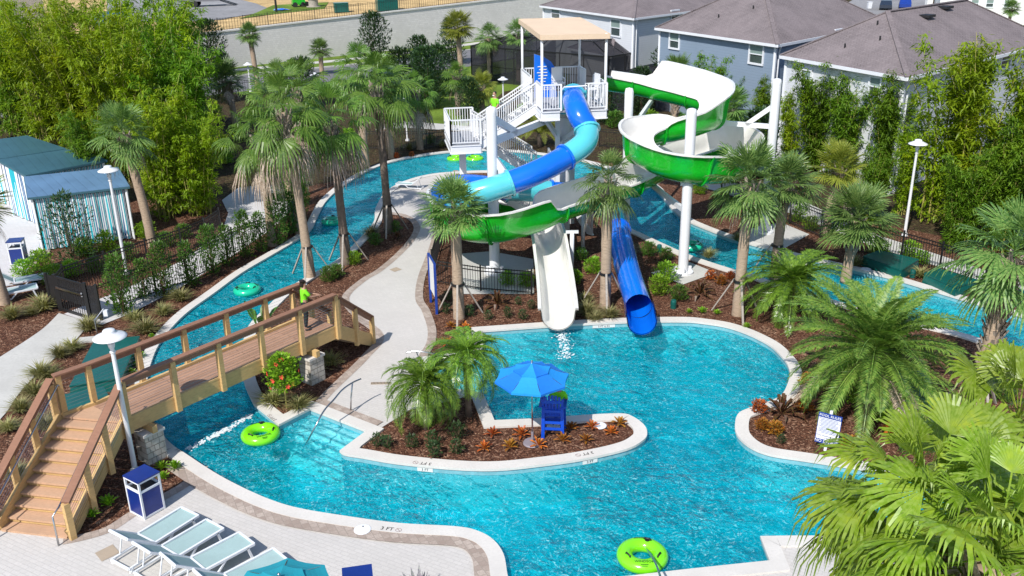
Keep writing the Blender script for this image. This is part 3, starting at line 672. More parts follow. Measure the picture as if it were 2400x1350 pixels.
sheet('yard_asphalt', [terr(*q).to_2d() for q in [(300, 50), (420, 52), (520, 45), (640, 24), (600, 8), (520, -12), (250, -12), (250, 40)]], lambda x, y: tz(x, y)+.0, M['asphalt2'])
sheet('terrace_grass', [terr(*q).to_2d() for q in [(560, 44), (640, 33), (760, 20), (770, 5), (640, 12), (600, 30)]], lambda x, y: tz(x, y)+.004, M['grass'])
# ================================================================ WATER SLIDES, TOWER, BRIDGE
def frames(path):
    out = []
    for i, p in enumerate(path):
        d = (path[min(i+1, len(path)-1)]-path[max(i-1, 0)]).normalized(); s = d.cross(V((0, 0, 1))).normalized(); out.append((p, d, s, s.cross(d).normalized()))
    return out
def flume_prof(r, hl, hr, lean=.18, k=10):
    pts = []
    for i in range(4, 0, -1): h = hl*i/4; pts.append((-r-lean*h*(h/max(hl, .01)), h))
    for i in range(k+1): a = -pi/2+pi*i/k; pts.append((r*sin(a), -r*cos(a)))
    for i in range(1, 5): h = hr*i/4; pts.append((r+lean*h*(h/max(hr, .01)), h))
    return pts
def sweep(mb, fr, profs, mi=0, flip=False):
    n = len(profs[0]); vs = []
    for (p, d, s, u), pr in zip(fr, profs): vs += [p+s*x+u*y for x, y in pr]
    fs = [(i*n+k, i*n+k+1, (i+1)*n+k+1, (i+1)*n+k) for i in range(len(fr)-1) for k in range(n-1)]
    if flip: fs = [f[::-1] for f in fs]
    mb.add(vs, fs, mi)
G = [(1425, 212, 5.75, .25, .2), (1490, 222, 5.6, .25, .15), (1553, 236, 5.4, 1.1, .1), (1620, 252, 5.2, 1.05, .08), (1668, 270, 5.0, .95, .08), (1665, 300, 4.85, .9, .05), (1610, 322, 4.7, .5, .15), (1545, 335, 4.5, .2, .5), (1497, 350, 4.4, .08, .6), (1500, 381, 4.18, .08, .62), (1566, 416, 3.9, .08, .62), (1640, 429, 3.7, .08, .62),
     (1712, 422, 3.48, .08, .65), (1742, 390, 3.25, .08, .75), (1705, 368, 3.0, .1, .85), (1640, 385, 2.85, .15, .6), (1560, 414, 2.7, .16, .6), (1480, 457, 2.5, .16, .6), (1400, 487, 2.25, .16, .6), (1310, 517, 2.05, .16, .6), (1245, 545, 1.8, .8, .1), (1150, 567, 1.65, .72, .05), (1072, 552, 1.5, .72, .05), (1047, 517, 1.35, .75, .05), (1092, 500, 1.2, .85, .05), (1180, 498, 1.1, .85, .05), (1252, 520, .95, .7, .05), (1281, 580, .7, .35, .3), (1296, 660, .32, .25, .25), (1305, 733, .15, .22, .22), (1308, 773, .10, .2, .2)]
gp = [P(a, b, z) for a, b, z, _, _ in G]
K = 5
gpath = cr(gp, K)
def sharp(ix_):
    out = []
    for i in range(len(G)-1):
        for j in range(K):
            a, b = G[i][ix_], G[i+1][ix_]; u = max(0, min(1, (j/K-.3)/.35)) if abs(a-b) > .45 else j/K; out.append(a+(b-a)*u*u*(3-2*u))
    return out+[G[-1][ix_]]
hl = sharp(3); hr = sharp(4)
r0 = .56
gpath = [p+V((0, 0, r0)) for p in gpath]
root = thing('open_water_slide', 'open white flume with green outer shell twisting down from the tower', 'water slide', gpath[0]-V((0, 0, 6.2)))
fr = frames(gpath); hl = [max(.04, h) for h in hl]; hr = [max(.04, h) for h in hr]
mb = MB(); sweep(mb, fr, [flume_prof(r0, a, b) for a, b in zip(hl, hr)], flip=True); mb.build('flume', M['flume'], root, smooth=True, world=True)
ix = len(fr)-3*K-2
mb = MB(); sweep(mb, fr[:ix], [flume_prof(r0+.035, a, b) for a, b in zip(hl[:ix], hr[:ix])]); mb.build('outer_shell', M['green'], root, smooth=True, world=True)
mb = MB(); sweep(mb, fr[ix-1:], [flume_prof(r0+.035, a, b) for a, b in zip(hl[ix-1:], hr[ix-1:])]); mb.build('exit_shell', M['flume'], root, smooth=True, world=True)
mb = MB()   # rolled rims
for sd_, hh in ((-1, hl), (1, hr)):
    vs = []; n = len(fr)
    for (p, d, s, u), h in zip(fr, hh):
        x = (r0+.18*h)*sd_
        for dx, dy in ((-.01, 0), (-.01, .035), (.1, .035), (.1, -.03)): vs.append(p+s*(x+dx*sd_)+u*(h+dy))
    mb.add(vs, [((i*4+k), (i*4+(k+1) % 4), ((i+1)*4+(k+1) % 4), ((i+1)*4+k)) for i in range(n-1) for k in range(4)])
mb.build('rim', M['flume'], root, world=True)
for i in range(K, ix, 2*K):
    mb = MB(); f2 = [fr[i], fr[i]]; p, d, s, u = fr[i]; a = flume_prof(r0+.03, hl[i], hr[i]); b = flume_prof(r0+.12, hl[i], hr[i])
    n = len(a); vs = []
    for pr, o in ((a, -.03), (b, -.03), (b, .03), (a, .03)): vs += [p+d*o+s*x+u*y for x, y in pr]
    mb.add(vs, [(q*n+k, q*n+k+1, (q+1)*n+k+1, (q+1)*n+k) for q in range(3) for k in range(n-1)]); mb.build('joint_flange', M['green'], root, world=True)
# ---- closed tube
B_ = [(1343, 226, 6.52, 'b'), (1350, 250, 6.3, 'b'), (1360, 276, 5.95, 'b'), (1376, 304, 5.5, 'a'), (1369, 336, 5.1, 'a'), (1326, 368, 4.7, 'b'), (1262, 402, 4.3, 'b'), (1195, 429, 3.95, 'a'), (1125, 451, 3.65, 'a'), (1062, 462, 3.35, 'b'), (1038, 450, 3.12, 'b'), (1090, 434, 2.95, 'b'), (1190, 444, 2.75, 'a'), (1290, 450, 2.5, 'b'), (1380, 464, 2.2, 'c'), (1432, 495, 1.85, 'c'),
      (1448, 540, 1.6, 'b'), (1460, 590, 1.25, 'b'), (1474, 645, .9, 'b'), (1490, 696, .68, 'b'), (1497, 717, .60, 'b')]
bp = cr([P(a, b, z) for a, b, z, _ in B_], 5); fb = frames(bp); rb = .47
root = thing('closed_tube_slide', 'closed blue and aqua tube slide coiling down beside the tower', 'water slide', bp[0]-V((0, 0, 6.1)))
def ring_prof(r, k=20): return [(r*sin(2*pi*i/k), -r*cos(2*pi*i/k)) for i in range(k+1)]
segs = []; st = 0
kinds = [B_[min(i//5, len(B_)-2)][3] for i in range(len(bp)-1)]
for i in range(1, len(kinds)+1):
    if i == len(kinds) or kinds[i] != kinds[st]: segs.append((st, i, kinds[st])); st = i
for a, b, k in segs:
    mb = MB(); sweep(mb, fb[a:b+1], [ring_prof(rb)]*(b+1-a)); mb.build('tube_section', M[{'a': 'aqua', 'b': 'blue', 'c': 'clear'}[k]], root, smooth=True, world=True)
    mb = MB(); p, d, s, u = fb[a]; vs = []
    for r, o in ((rb, -.05), (rb+.07, -.05), (rb+.07, .05), (rb, .05)): vs += [p+d*o+s*x+u*y for x, y in ring_prof(r)]
    mb.add(vs, [(q*21+j, q*21+j+1, (q+1)*21+j+1, (q+1)*21+j) for q in range(3) for j in range(20)]); mb.build('joint_flange', M['aqua' if k != 'b' or a < 20 else 'blue'], root, world=True)
mb = MB(); ex = [bp[-1], P(1501, 738, .57), P(1505, 754, .54)]; ex = cr(ex, 4); fe = frames(ex)
sweep(mb, fe, [[(x, y) for x, y in flume_prof(rb, .0+.2*(1-i/len(fe)), .2*(1-i/len(fe)), 0)] for i in range(len(fe))]); sweep(mb, fe, [[(x, y) for x, y in flume_prof(rb+.04, .2*(1-i/len(fe)), .2*(1-i/len(fe)), 0)] for i in range(len(fe))]); mb.build('open_exit', M['blue'], root, smooth=True, world=True)
mb = MB(); p, d, s, u = fb[0]
mb.box(p+V((0, .05, -.25)), (1.15, .08, .95), Matrix.Rotation(.2, 3, 'Z')); mb.build('entry_panel', M['aqua'], root, world=True)
mb = MB()
for w_ in (P(1345, 645), P(1470, 610)):
    pass
# ---- support columns
def column(px, py, z, r, label):
    b = P(px, py); t = thing('support_column', label, 'column', b, group='white steel columns carrying the slides')
    mb = MB(); mb.lathe([(r, .05), (r, z-.22), (r*.98, z-.12), (r*.8, z-.03), (r*.4, z), (.001, z+.01)], n=20); mb.build('post', M['white'], t, smooth=True)
    mb = MB(); mb.lathe([(.001, .10), (r+.22, .10), (r+.22, .03), (r+.22, .02)], n=20)
    for k in range(10): a = 2*pi*k/10; mb.cyl((cos(a)*(r+.14), sin(a)*(r+.14), .1), (cos(a)*(r+.14), sin(a)*(r+.14), .17), .025, n=6)
    for k in range(4): a = pi/2*k; mb.box((cos(a)*(r+.06), sin(a)*(r+.06), .2), (.16, .02, .22) if k % 2 == 0 else (.02, .16, .22))
    mb.build('base_flange', M['white'], t); return t, b
def arm(t, segs_, w_=.16):
    mb = MB()
    for a, b in segs_: mb.beam(a, b, w_*.7, w_)
    mb.build('arm', M['white'], t, world=True)
tA, bA = column(1160, 640, 6.74, .21, 'round white column beside the tower stairs, standing in the fenced concrete pad')
tB, bB = column(1600, 640, 6.62, .2, 'white column in front of the green second bend, on the bare concrete pad')
tC, bC = column(1790, 545, 6.9, .2, 'tallest white column on the right, behind the two paired palms beyond the river')
bD = P(1475, 205, 6.7); tD = thing('support_column', 'white column rising behind the slide between the tower and the bend', 'column', (bD.x, bD.y, 0), group='white steel columns carrying the slides')
mb = MB(); mb.lathe([(.19, 0), (.19, 6.5), (.15, 6.66), (.001, 6.7)], n=20); mb.build('post', M['white'], tD, smooth=True)
def onl(col, px_y, ):  # height on a column that shows at photo row
    lo, hi = 0, 12
    for _ in range(30):
        m = (lo+hi)/2; v = V((col.x, col.y, m))-V((0, 0, H)); yy = 675-F*v.dot(_U)/v.dot(_f)
        if yy > px_y: lo = m
        else: hi = m
    return V((col.x, col.y, lo))
tower_c = V((2.4, 40.4, 0))
TWR = [P(1270, 262, 6).to_2d(), P(1412, 250, 6).to_2d()]
tx = V((1, .15)).normalized(); tw = 2.72; ty = V((-tx.y, tx.x)); T0 = TWR[0]; TD = 5.0; ZD = 6.0
def tp(u, v, z): q = T0+tx*u+ty*v; return V((q.x, q.y, z))
colT = tp(1.45, 2.3, 0)
a1 = onl(bA, 333)
arm(tA, [(a1, V((colT.x, colT.y, a1.z+.1))), (onl(bA, 275), a1+(V((colT.x, colT.y, a1.z+.1))-a1)*.3), (onl(bA, 365), onl(bA, 365)+V((.55, -.1, -.8)))], .26)
cn = gpath[4*K+2]-V((0, 0, r0+.1))
arm(tC, [(cn, V((bC.x, bC.y, cn.z))), (V((bC.x, bC.y, cn.z+.95)), cn.lerp(V((bC.x, bC.y, cn.z)), .55))], .2)
cn = gpath[10*K+2]-V((0, 0, r0+.08)); arm(tB, [(cn, V((bB.x, bB.y, cn.z)))], .2)
cn = gpath[16*K+2]-V((0, 0, r0+.05)); arm(tB, [(cn, V((bB.x, bB.y, cn.z+.0)))], .2)
cn = gpath[1*K+3]-V((0, 0, r0+.1)); arm(tD, [(cn, V((bD.x, bD.y, cn.z-.7)))], .2)
cn = bp[7*5]-V((0, 0, rb+.05)); arm(tA, [(cn, V((bA.x, bA.y, cn.z-.15)))], .2)
cn = gpath[21*K]-V((0, 0, r0+.05)); arm(tA, [(cn, V((bA.x, bA.y, cn.z-.1)))], .2)
def strut(px, py, top, label):
    b = P(px, py); t = thing('support_post', label, 'post', b, group='thin white posts under the slides'); mb = MB(); mb.cyl((0, 0, 0), (0, 0, top.z), .085, n=12); mb.build('shaft', M['white'], t, smooth=True)
    mb = MB(); mb.box((0, 0, top.z), (.5, .12, .1)); mb.build('saddle', M['white'], t); mb = MB(); mb.cyl((0, 0, 0), (0, 0, .05), .18, n=12); mb.build('base_plate', M['white'], t)
strut(1340, 640, V((0, 0, 1.75)), 'thin white post holding up the straight run of the green flume')
strut(1366, 590, V((0, 0, 2.0)), 'thin white post in shade right of the palm with the grey stake')
strut(1318, 560, V((0, 0, 2.2)), 'short white post half hidden behind the white exit flume')
# ---- tower
TW = thing('slide_tower', 'white steel slide tower with railed deck, stairs and tan canopy', 'tower', (colT.x, colT.y, 0))
def b_(name, mb, m_, par=TW, sm_=False): return mb.build(name, m_, par, smooth=sm_, world=True)
mb = MB(); mb.lathe([(.26, 0), (.26, ZD-.7), (.001, ZD-.7)], colT, 20); mb.beam(tp(1.0, 1.7, 0), tp(1.0, 1.7, ZD-.3), .2, .3); mb.beam(tp(2.1, 3.6, 0), tp(2.1, 3.6, ZD-.3), .2, .2)
for v in (.3, TD-.3): mb.beam(tp(1.2, 2.2, ZD-1.7), tp(.2 if v < 1 else 2.4, v, ZD-.35), .14, .18)
mb.beam(tp(1.3, 2.2, ZD-1.7), tp(2.55, .4, ZD-.35), .14, .18); b_('tower_column', mb, M['white'])
mb = MB(); mb.prism([tp(0, 0, 0), tp(tw, 0, 0), tp(tw, TD, 0), tp(0, TD, 0)], ZD-.07, ZD)
b_('deck_floor', mb, M['grey_deck'] if 'grey_deck' in M else mat('grey_grating', (.30, .31, .34), .6, .15, 5))
mb = MB()
for a, b in (((0, 0), (.75, 0)), ((1.95, 0), (tw, 0)), ((tw, 0), (tw, TD)), ((tw, TD), (0, TD)), ((0, TD), (0, 0))):
    A = tp(*a, ZD-.2); B = tp(*b, ZD-.2); mb.beam(A, B, .06, .3); mb.beam(A-V((0, 0, .17)), B-V((0, 0, .17)), .14, .04); mb.beam(A+V((0, 0, .17)), B+V((0, 0, .17)), .14, .04)
b_('deck_frame', mb, M['white'])
def rail(A, B, h=1.07, posts=True, name='railing', bars=.11, par=TW, sl=None):
    """post and picket railing from A to B (3-D floor points)"""
    mb = MB(); A = V(A); B = V(B); up = V((0, 0, 1)); L = (B-A).length; mb.beam(A+up*h, B+up*h, .055, .055); mb.beam(A+up*.1, B+up*.1, .04, .04)
    n = max(1, int(L/bars))
    for i in range(n+1):
        p = A.lerp(B, i/n); w_ = .028 if 0 < i < n else (.07 if i == 0 else .078)
        mb.beam(p+up*(.0 if w_ > .05 else .1), p+up*h, w_, w_, up=V((0, 1, 0)))
    b_(name, mb, M['white'], par)
rail(tp(0, 0, ZD), tp(.8, 0, ZD)); rail(tp(1.95, 0, ZD), tp(tw, 0, ZD)); rail(tp(tw, 0, ZD), tp(tw, 2.3, ZD)); rail(tp(tw, 3.9, ZD), tp(tw, TD, ZD)); rail(tp(tw, TD, ZD), tp(0, TD, ZD)); rail(tp(0, TD, ZD), tp(0, 2.6, ZD)); rail(tp(0, 1.2, ZD), tp(0, 0, ZD))
mb = MB(); mb.tube([tp(.8, .1, ZD+.75), tp(.9, -.1, ZD+.98), tp(1.85, -.1, ZD+1.0), tp(1.95, .1, ZD+.75)], .03, 8); mb.beam(tp(.8, 0, ZD), tp(.8, 0, ZD+1.1), .06, .06); b_('entry_bar', mb, M['white'])
zc = 9.05
for u, v, z in ((.02, .05, zc), (tw-.05, .05, zc), (.02, TD-.1, zc+.12), (tw-.05, TD-.1, zc+.12)):
    mb = MB(); mb.cyl(tp(u, v, ZD-.3), tp(u, v, z), .055, n=10); b_('canopy_post', mb, M['white'], sm_=True)
mb = MB(); pts = [tp(-.05, -.1, zc), tp(tw+.05, -.1, zc-.03), tp(tw+.05, TD+.3, zc+.15), tp(-.05, TD+.3, zc+.16)]
g = 8; vs = []
for j in range(g+1):
    for i in range(g+1):
        a = pts[0].lerp(pts[1], i/g).lerp(pts[3].lerp(pts[2], i/g), j/g); a.z += .03*sin(pi*j/g); vs.append(a)
mb.add(vs, [(j*(g+1)+i, j*(g+1)+i+1, (j+1)*(g+1)+i+1, (j+1)*(g+1)+i) for j in range(g) for i in range(g)])
mb.add([v-V((0, 0, .03)) for v in vs], [(j*(g+1)+i, (j+1)*(g+1)+i, (j+1)*(g+1)+i+1, j*(g+1)+i+1) for j in range(g) for i in range(g)])
for a, b in ((0, 1), (1, 2), (2, 3), (3, 0)): mb.beam(pts[a]-V((0, 0, .08)), pts[b]-V((0, 0, .08)), .05, .2)
b_('canopy', mb, M['awning'], sm_=False)
# stairs: upper flight left of deck down to landing, lower flight behind
ZL = 4.4; L0 = P(1058, 352, ZL-.2).to_2d(); L1 = P(1128, 350, ZL-.2).to_2d(); lx = tx; LW = (L1-L0).length; LDp = 2.9
def lp(u, v, z): q = L0+lx*u+ty*v; return V((q.x, q.y, z))
mb = MB(); mb.prism([lp(0, 0, 0), lp(LW, 0, 0), lp(LW, LDp, 0), lp(0, LDp, 0)], ZL-.06, ZL); b_('landing_floor', mb, bpy.data.materials['grey_grating'])
mb = MB()
for a, b in (((0, 0), (LW, 0)), ((LW, 0), (LW, LDp)), ((LW, LDp), (0, LDp)), ((0, LDp), (0, 0))):
    A = lp(*a, ZL-.2); B = lp(*b, ZL-.2); mb.beam(A, B, .06, .3); mb.beam(A-V((0, 0, .17)), B-V((0, 0, .17)), .12, .04); mb.beam(A+V((0, 0, .16)), B+V((0, 0, .16)), .12, .04)
mb.beam(lp(.6, 1.3, 0), lp(.6, 1.3, ZL-.3), .3, .24); b_('landing_frame', mb, M['white'])
rail(lp(0, 0, ZL), lp(LW, 0, ZL)); rail(lp(0, 0, ZL), lp(0, LDp, ZL)); rail(lp(0, LDp, ZL), lp(LW, LDp, ZL))
def flight(A, B, wv, n, name, m_tread):
    """stair from floor point A (low) to B (high); wv = width vector"""
    mb = MB(); A = V(A); B = V(B); up = V((0, 0, 1)); st_ = MB()
    for o in (V((0, 0, 0)), wv): mb.beam(A+o-up*.12, B+o-up*.12, .07, .28)
    for i in range(n):
        p = A.lerp(B, (i+.6)/n); d = (B-A); d.z = 0; d.normalize()
        q = [p-d*.14, p+d*.14, p+d*.14+wv, p-d*.14+wv]; st_.add([v-up*.04 for v in q]+q, [(3, 2, 1, 0), (4, 5, 6, 7), (0, 1, 5, 4), (1, 2, 6, 5), (2, 3, 7, 6), (3, 0, 4, 7)])
    b_(name+'_stringer', mb, M['white']); b_(name+'_treads', st_, m_tread)
    for o in (V((0, 0, 0)), wv): rail(A+o, B+o, 1.0, name='stair_railing')
    for o in (V((0, 0, 0)), wv):
        mb = MB(); s_ = (wv.normalized()*.12)*(1 if o.length == 0 else -1); mb.tube([A+o+s_+up*.86, B+o+s_+up*.86], .025, 8); b_('handrail', mb, M['white'], sm_=True)
gm = bpy.data.materials['grey_grating']
w3 = V((ty.x, ty.y, 0))*1.15
flight(lp(LW, .15, ZL), tp(0, 1.25, ZD) , w3, 9, 'upper_flight', gm)
flight(tp(.4, 3.6, 2.5), lp(LW-.1, 1.6, ZL), w3, 8, 'middle_flight', gm)
flight(tp(.5, .9, .9), tp(-1.6, .6, 2.4), w3*.9, 8, 'lower_flight', gm)
flight(tp(2.6, 1.6, .05), tp(1.2, 3.6, 2.4), w3, 10, 'bottom_flight', gm)
# blue notice board on the tower
nb = thing('height_notice', 'tall blue height notice board standing on the tower deck', 'sign', tp(.75, 3.4, ZD))
mb = MB(); nx = V((tx.x, tx.y, 0)); o = tp(.75, 3.4, 0); pts = [(-.45, 0), (.55, 0), (.55, .9), (.5, 1.25), (.3, 1.55), (.0, 1.75), (-.45, 1.9)]
vs = [V((nx.x*a, nx.y*a, b)) for a, b in pts]; ofs = V((ty.x, ty.y, 0))*.06; n = len(vs)
mb.add(vs+[v+ofs for v in vs], [tuple(range(n)), tuple(range(n, 2*n))[::-1]]+[(i, n+i, n+(i+1) % n, (i+1) % n) for i in range(n)]); mb.build('board', M['blue'], nb)
for i in range(6):
    mb = MB(); y0 = 1.35-.13*i; L = (.5, .42, .58, .5, .44, .3)[i]; mb.box((nx.x*(-.1+.03*(i % 2)), nx.y*(-.1+.03*(i % 2)), y0), (L*.8, .02, .035), Matrix.Rotation(atan2(nx.y, nx.x), 3, 'Z')); ob = mb.build('text_line', M['decal'], nb); ob.location = -ofs*.25
text_mesh('WINDSOR', .19, 'lettering', M['decal'], nb, frame_m(V((nx.x*.05, nx.y*.05, .38))-ofs*.2, nx, (0, 0, 1)), .004)
def stool(loc, rz_, label, name='lifeguard_stool'):
    t = thing(name, label, 'chair', loc, rz_); mb = MB()
    mb.box((0, 0, .72), (.48, .45, .04)); mb.build('seat', M['white'], t)
    mb = MB(); mb.box((0, .23, 1.05), (.48, .035, .58)); mb.build('backrest', M['white'], t)
    for x, y in ((-.22, -.2), (.22, -.2), (-.22, .2), (.22, .2)):
        mb = MB(); mb.beam((x*1.1, y*1.1, 0), (x, y, .72), .03, .03); mb.build('leg', M['white'], t)
    for x in (-.25, .25):
        mb = MB(); mb.beam((x, .22, .92), (x, -.2, .92), .03, .03); mb.beam((x, -.2, .72), (x, -.2, .92), .03, .03); mb.build('armrest', M['white'], t)
stool(tp(1.25, 2.8, ZD), .2, 'white high stool in front of the blue height notice on the tower deck')
stool(tp(2.3, .8, ZD), -1.2, 'white high stool in the right front corner of the tower deck by the rail')
# ---- bridge
NB = thing('footbridge', 'timber arched footbridge with brown rails and cable infill over the river', 'bridge', P(400, 960))
zb = 1.5
A0 = P(300, 1010, 1.1).to_2d(); B0 = P(788, 790, 1.1).to_2d(); bx = (B0-A0).normalized(); by = V((-bx.y, bx.x)); BL = (B0-A0).length; BW = 1.38
def bq(u, v, z): q = A0+bx*u+by*v; return V((q.x, q.y, z))
def b2(name, mb, m_, sm_=False): return mb.build(name, m_, NB, smooth=sm_, world=True)
for v in (-.04, BW+.04):
    mb = MB(); mb.beam(bq(-.05, v, zb-.2), bq(BL+.05, v, zb-.2), .09, .42); b2('side_beam', mb, M['wood'])
mb = MB(); mb.prism([bq(-.1, .02, 0), bq(BL+.1, .02, 0), bq(BL+.1, BW-.02, 0), bq(-.1, BW-.02, 0)], zb-.13, zb-.07); b2('deck', mb, M['decking'])
hb = 1.08
def rail_run(pts, zt, posts, mesh=True, inn=1, name='rail'):
    """pts: floor points; top rail cap, posts, cables"""
    up = V((0, 0, 1))
    for A, B in zip(pts[:-1], pts[1:]):
        mb = MB(); mb.beam(A+up*zt, B+up*zt, .2, .045); mb.beam(A+up*(zt-.1), B+up*(zt-.1), .05, .16); b2('top_rail', mb, M['rail'])
        mb = MB()
        for k in range(9): h = .1+(zt-.3)*k/8; mb.beam(A+up*h, B+up*h, .004, .004)
        b2('cable_infill', mb, M['steel'])
    for p in posts:
        mb = MB(); mb.beam(p-up*.42, p+up*(zt-.02), .14, .14, up=V((bx.x, bx.y, 0))); b2('rail_post', mb, M['wood'])
npst = 6
S0 = P(160, 1263, 0).to_2d(); S1 = P(6, 1245, 0).to_2d(); sw_ = (S0-S1); UF = (bq(-.12, 0, 0).to_2d()-sw_*.98-A0).dot(bx); VF = (bq(-.12, 0, 0).to_2d()-sw_*.98-A0).dot(by); print('UF', UF, VF)
rail_run([bq(0, -.11, zb), bq(BL, -.11, zb)], hb, [bq(BL*i/(npst-1), -.11, zb) for i in range(npst)])
rail_run([bq(UF, VF+.05, zb), bq(0, BW+.11, zb), bq(BL, BW+.11, zb)], hb, [bq(UF+.1, VF+.07, zb)]+[bq(BL*i/(npst-1), BW+.11, zb) for i in range(npst)])
mb = MB(); mb.beam(bq(UF, VF+.02, zb-.2), bq(0, BW+.04, zb-.2), .09, .42); b2('side_beam', mb, M['wood'])
# left stairs
S0 = P(160, 1263, 0).to_2d(); S1 = P(6, 1245, 0).to_2d(); Tn = bq(-.12, -.0, 0).to_2d(); Tf = bq(-.12, BW, 0).to_2d()
sw_ = (S0-S1); dn = (S0-Tn)
Tf2 = Tn-sw_*.98
ns = 10
mb = MB(); mr = MB()
poly = [Tn, Tf, Tf2]
mb.prism([Tn, bq(.0, BW, 0).to_2d(), Tf2], zb-.13, zb-.072); b2('turn_platform', mb, M['tread'])
for i in range(ns):
    t0 = i/ns; t1 = (i+1)/ns; z = (zb-.07)*(1-(i+.5)/ns)
    a, b = Tn.lerp(S0, t0), Tn.lerp(S0, t1+.012); c_, d_ = Tf2.lerp(S1, t1+.012), Tf2.lerp(S1, t0)
    mb = MB(); mb.prism([b, a, d_, c_][::-1], z-.05, z); b2('stair_tread', mb, M['tread'])
    mb = MB(); a2, c2 = Tn.lerp(S0, t1-.01), Tf2.lerp(S1, t1-.01); mb.beam(V((a2.x, a2.y, z-.08)), V((c2.x, c2.y, z-.08)), .02, .15); b2('stair_riser', mb, M['wood'])
for Tp, Sp, sg in ((Tn, S0, 1), (Tf2, S1, -1)):
    T3 = V((Tp.x, Tp.y, zb-.1)); S3 = V((Sp.x, Sp.y, .0)); off = V((sw_.x, sw_.y, 0)).normalized()*.05*sg
    mb = MB(); mb.beam(T3+off-V((0, 0, .05)), S3+off+V((0, 0, .08)), .09, .42); b2('stringer', mb, M['wood'])
    of2 = off*2.6; up = V((0, 0, 1)); T4 = T3+of2; S4 = S3+of2
    mb = MB(); mb.beam(T4+up*1.1, S4+up*1.0, .2, .045); mb.beam(T4+up*1.0, S4+up*.9, .05, .16); b2('top_rail', mb, M['rail'])
    mb = MB()
    for k in range(9): mb.beam(T4+up*(.12+.09*k), S4+up*(.12+.09*k), .006, .006)
    b2('cable_infill', mb, M['steel'])
    for q in (.02, .34, .67, 1.):
        p = T4.lerp(S4, q); mb = MB(); mb.beam(p-up*(.38 if q < 1 else 0), p+up*.98, .14, .14, up=V((bx.x, bx.y, 0))); b2('rail_post', mb, M['wood'])
    hr_ = T3-off*1.2; hs = S3-off*1.2; ex_ = (hs-hr_).normalized(); ex_.z = 0
    mb = MB(); mb.tube([hr_+up*.9-off, hr_+up*.95, hs+up*.86, hs+ex_*.3+up*.8, hs+ex_*.32], .022, 8); b2('handrail', mb, M['steel'], True)
# right-hand stairs
R0 = B0; R1 = P(868, 805, 0).to_2d(); rd = (R1-R0); rp = V((-rd.y, rd.x)).normalized(); rwv = rp*1.4
for o, sg in ((V((0, 0)), -1), (rwv, 1)):
    T3 = V((R0.x+o.x, R0.y+o.y, zb-.1)); S3 = V((R1.x+o.x, R1.y+o.y, .0)); up = V((0, 0, 1)); off = V((rp.x, rp.y, 0))*.06*sg
    mb = MB(); mb.beam(T3-up*.1+off, S3+up*.14+off, .09, .42); b2('stringer', mb, M['wood'])
    mb = MB(); mb.beam(T3+off*2+up*1.12, S3+off*2+up*1.02, .2, .045); mb.beam(T3+off*2+up*1.02, S3+off*2+up*.92, .05, .16); b2('top_rail', mb, M['rail'])
    mb = MB()
    for k in range(9): mb.beam(T3+off+up*(.15+.09*k), S3+off+up*(.12+.09*k), .006, .006)
    b2('cable_infill', mb, M['steel'])
    for q in (.02, .5, 1.):
        p = T3.lerp(S3, q)+off*2; mb = MB(); mb.beam(p-up*(.3 if q < 1 else 0), p+up*1.0, .13, .13, up=V((rd.x, rd.y, 0))); b2('rail_post', mb, M['wood'])
for i in range(8):
    t0 = i/8; t1 = (i+1)/8; z = (zb-.07)*(1-(i+.5)/8); a = R0+rd*t0; b = R0+rd*t1; mb = MB(); mb.prism([b, b+rwv, a+rwv, a][::-1], z-.05, z); b2('stair_tread', mb, M['tread'])
mb = MB(); mb.prism([bq(BL+.05, 0, 0).to_2d(), R0+rwv, bq(BL+.05, BW, 0).to_2d()], zb-.13, zb-.068); b2('turn_platform', mb, M['decking'])
# stone piers
def pier(u, label):
    c_ = bq(u, .02, 0); t = thing('stone_pier', label, 'pier', c_, atan2(bx.y, bx.x), group='stone piers under the footbridge')
    mb = MB(); mb.box((0, .0, .42), (.55, .5, .84)); mb.build('masonry', M['stone'], t); mb = MB(); mb.box((0, 0, .87), (.62, .58, .07)); mb.build('cap', M['coping'], t)
    mb = MB(); mb.box((0, .7, 1.0), (.14, 2.1, .2)); mb.build('cross_beam', M['wood'], t)
    c2 = c_
pier(.55, 'stone pier under the footbridge next to the lamp post'); pier(BL-1.05, 'stone pier under the footbridge behind the hibiscus')
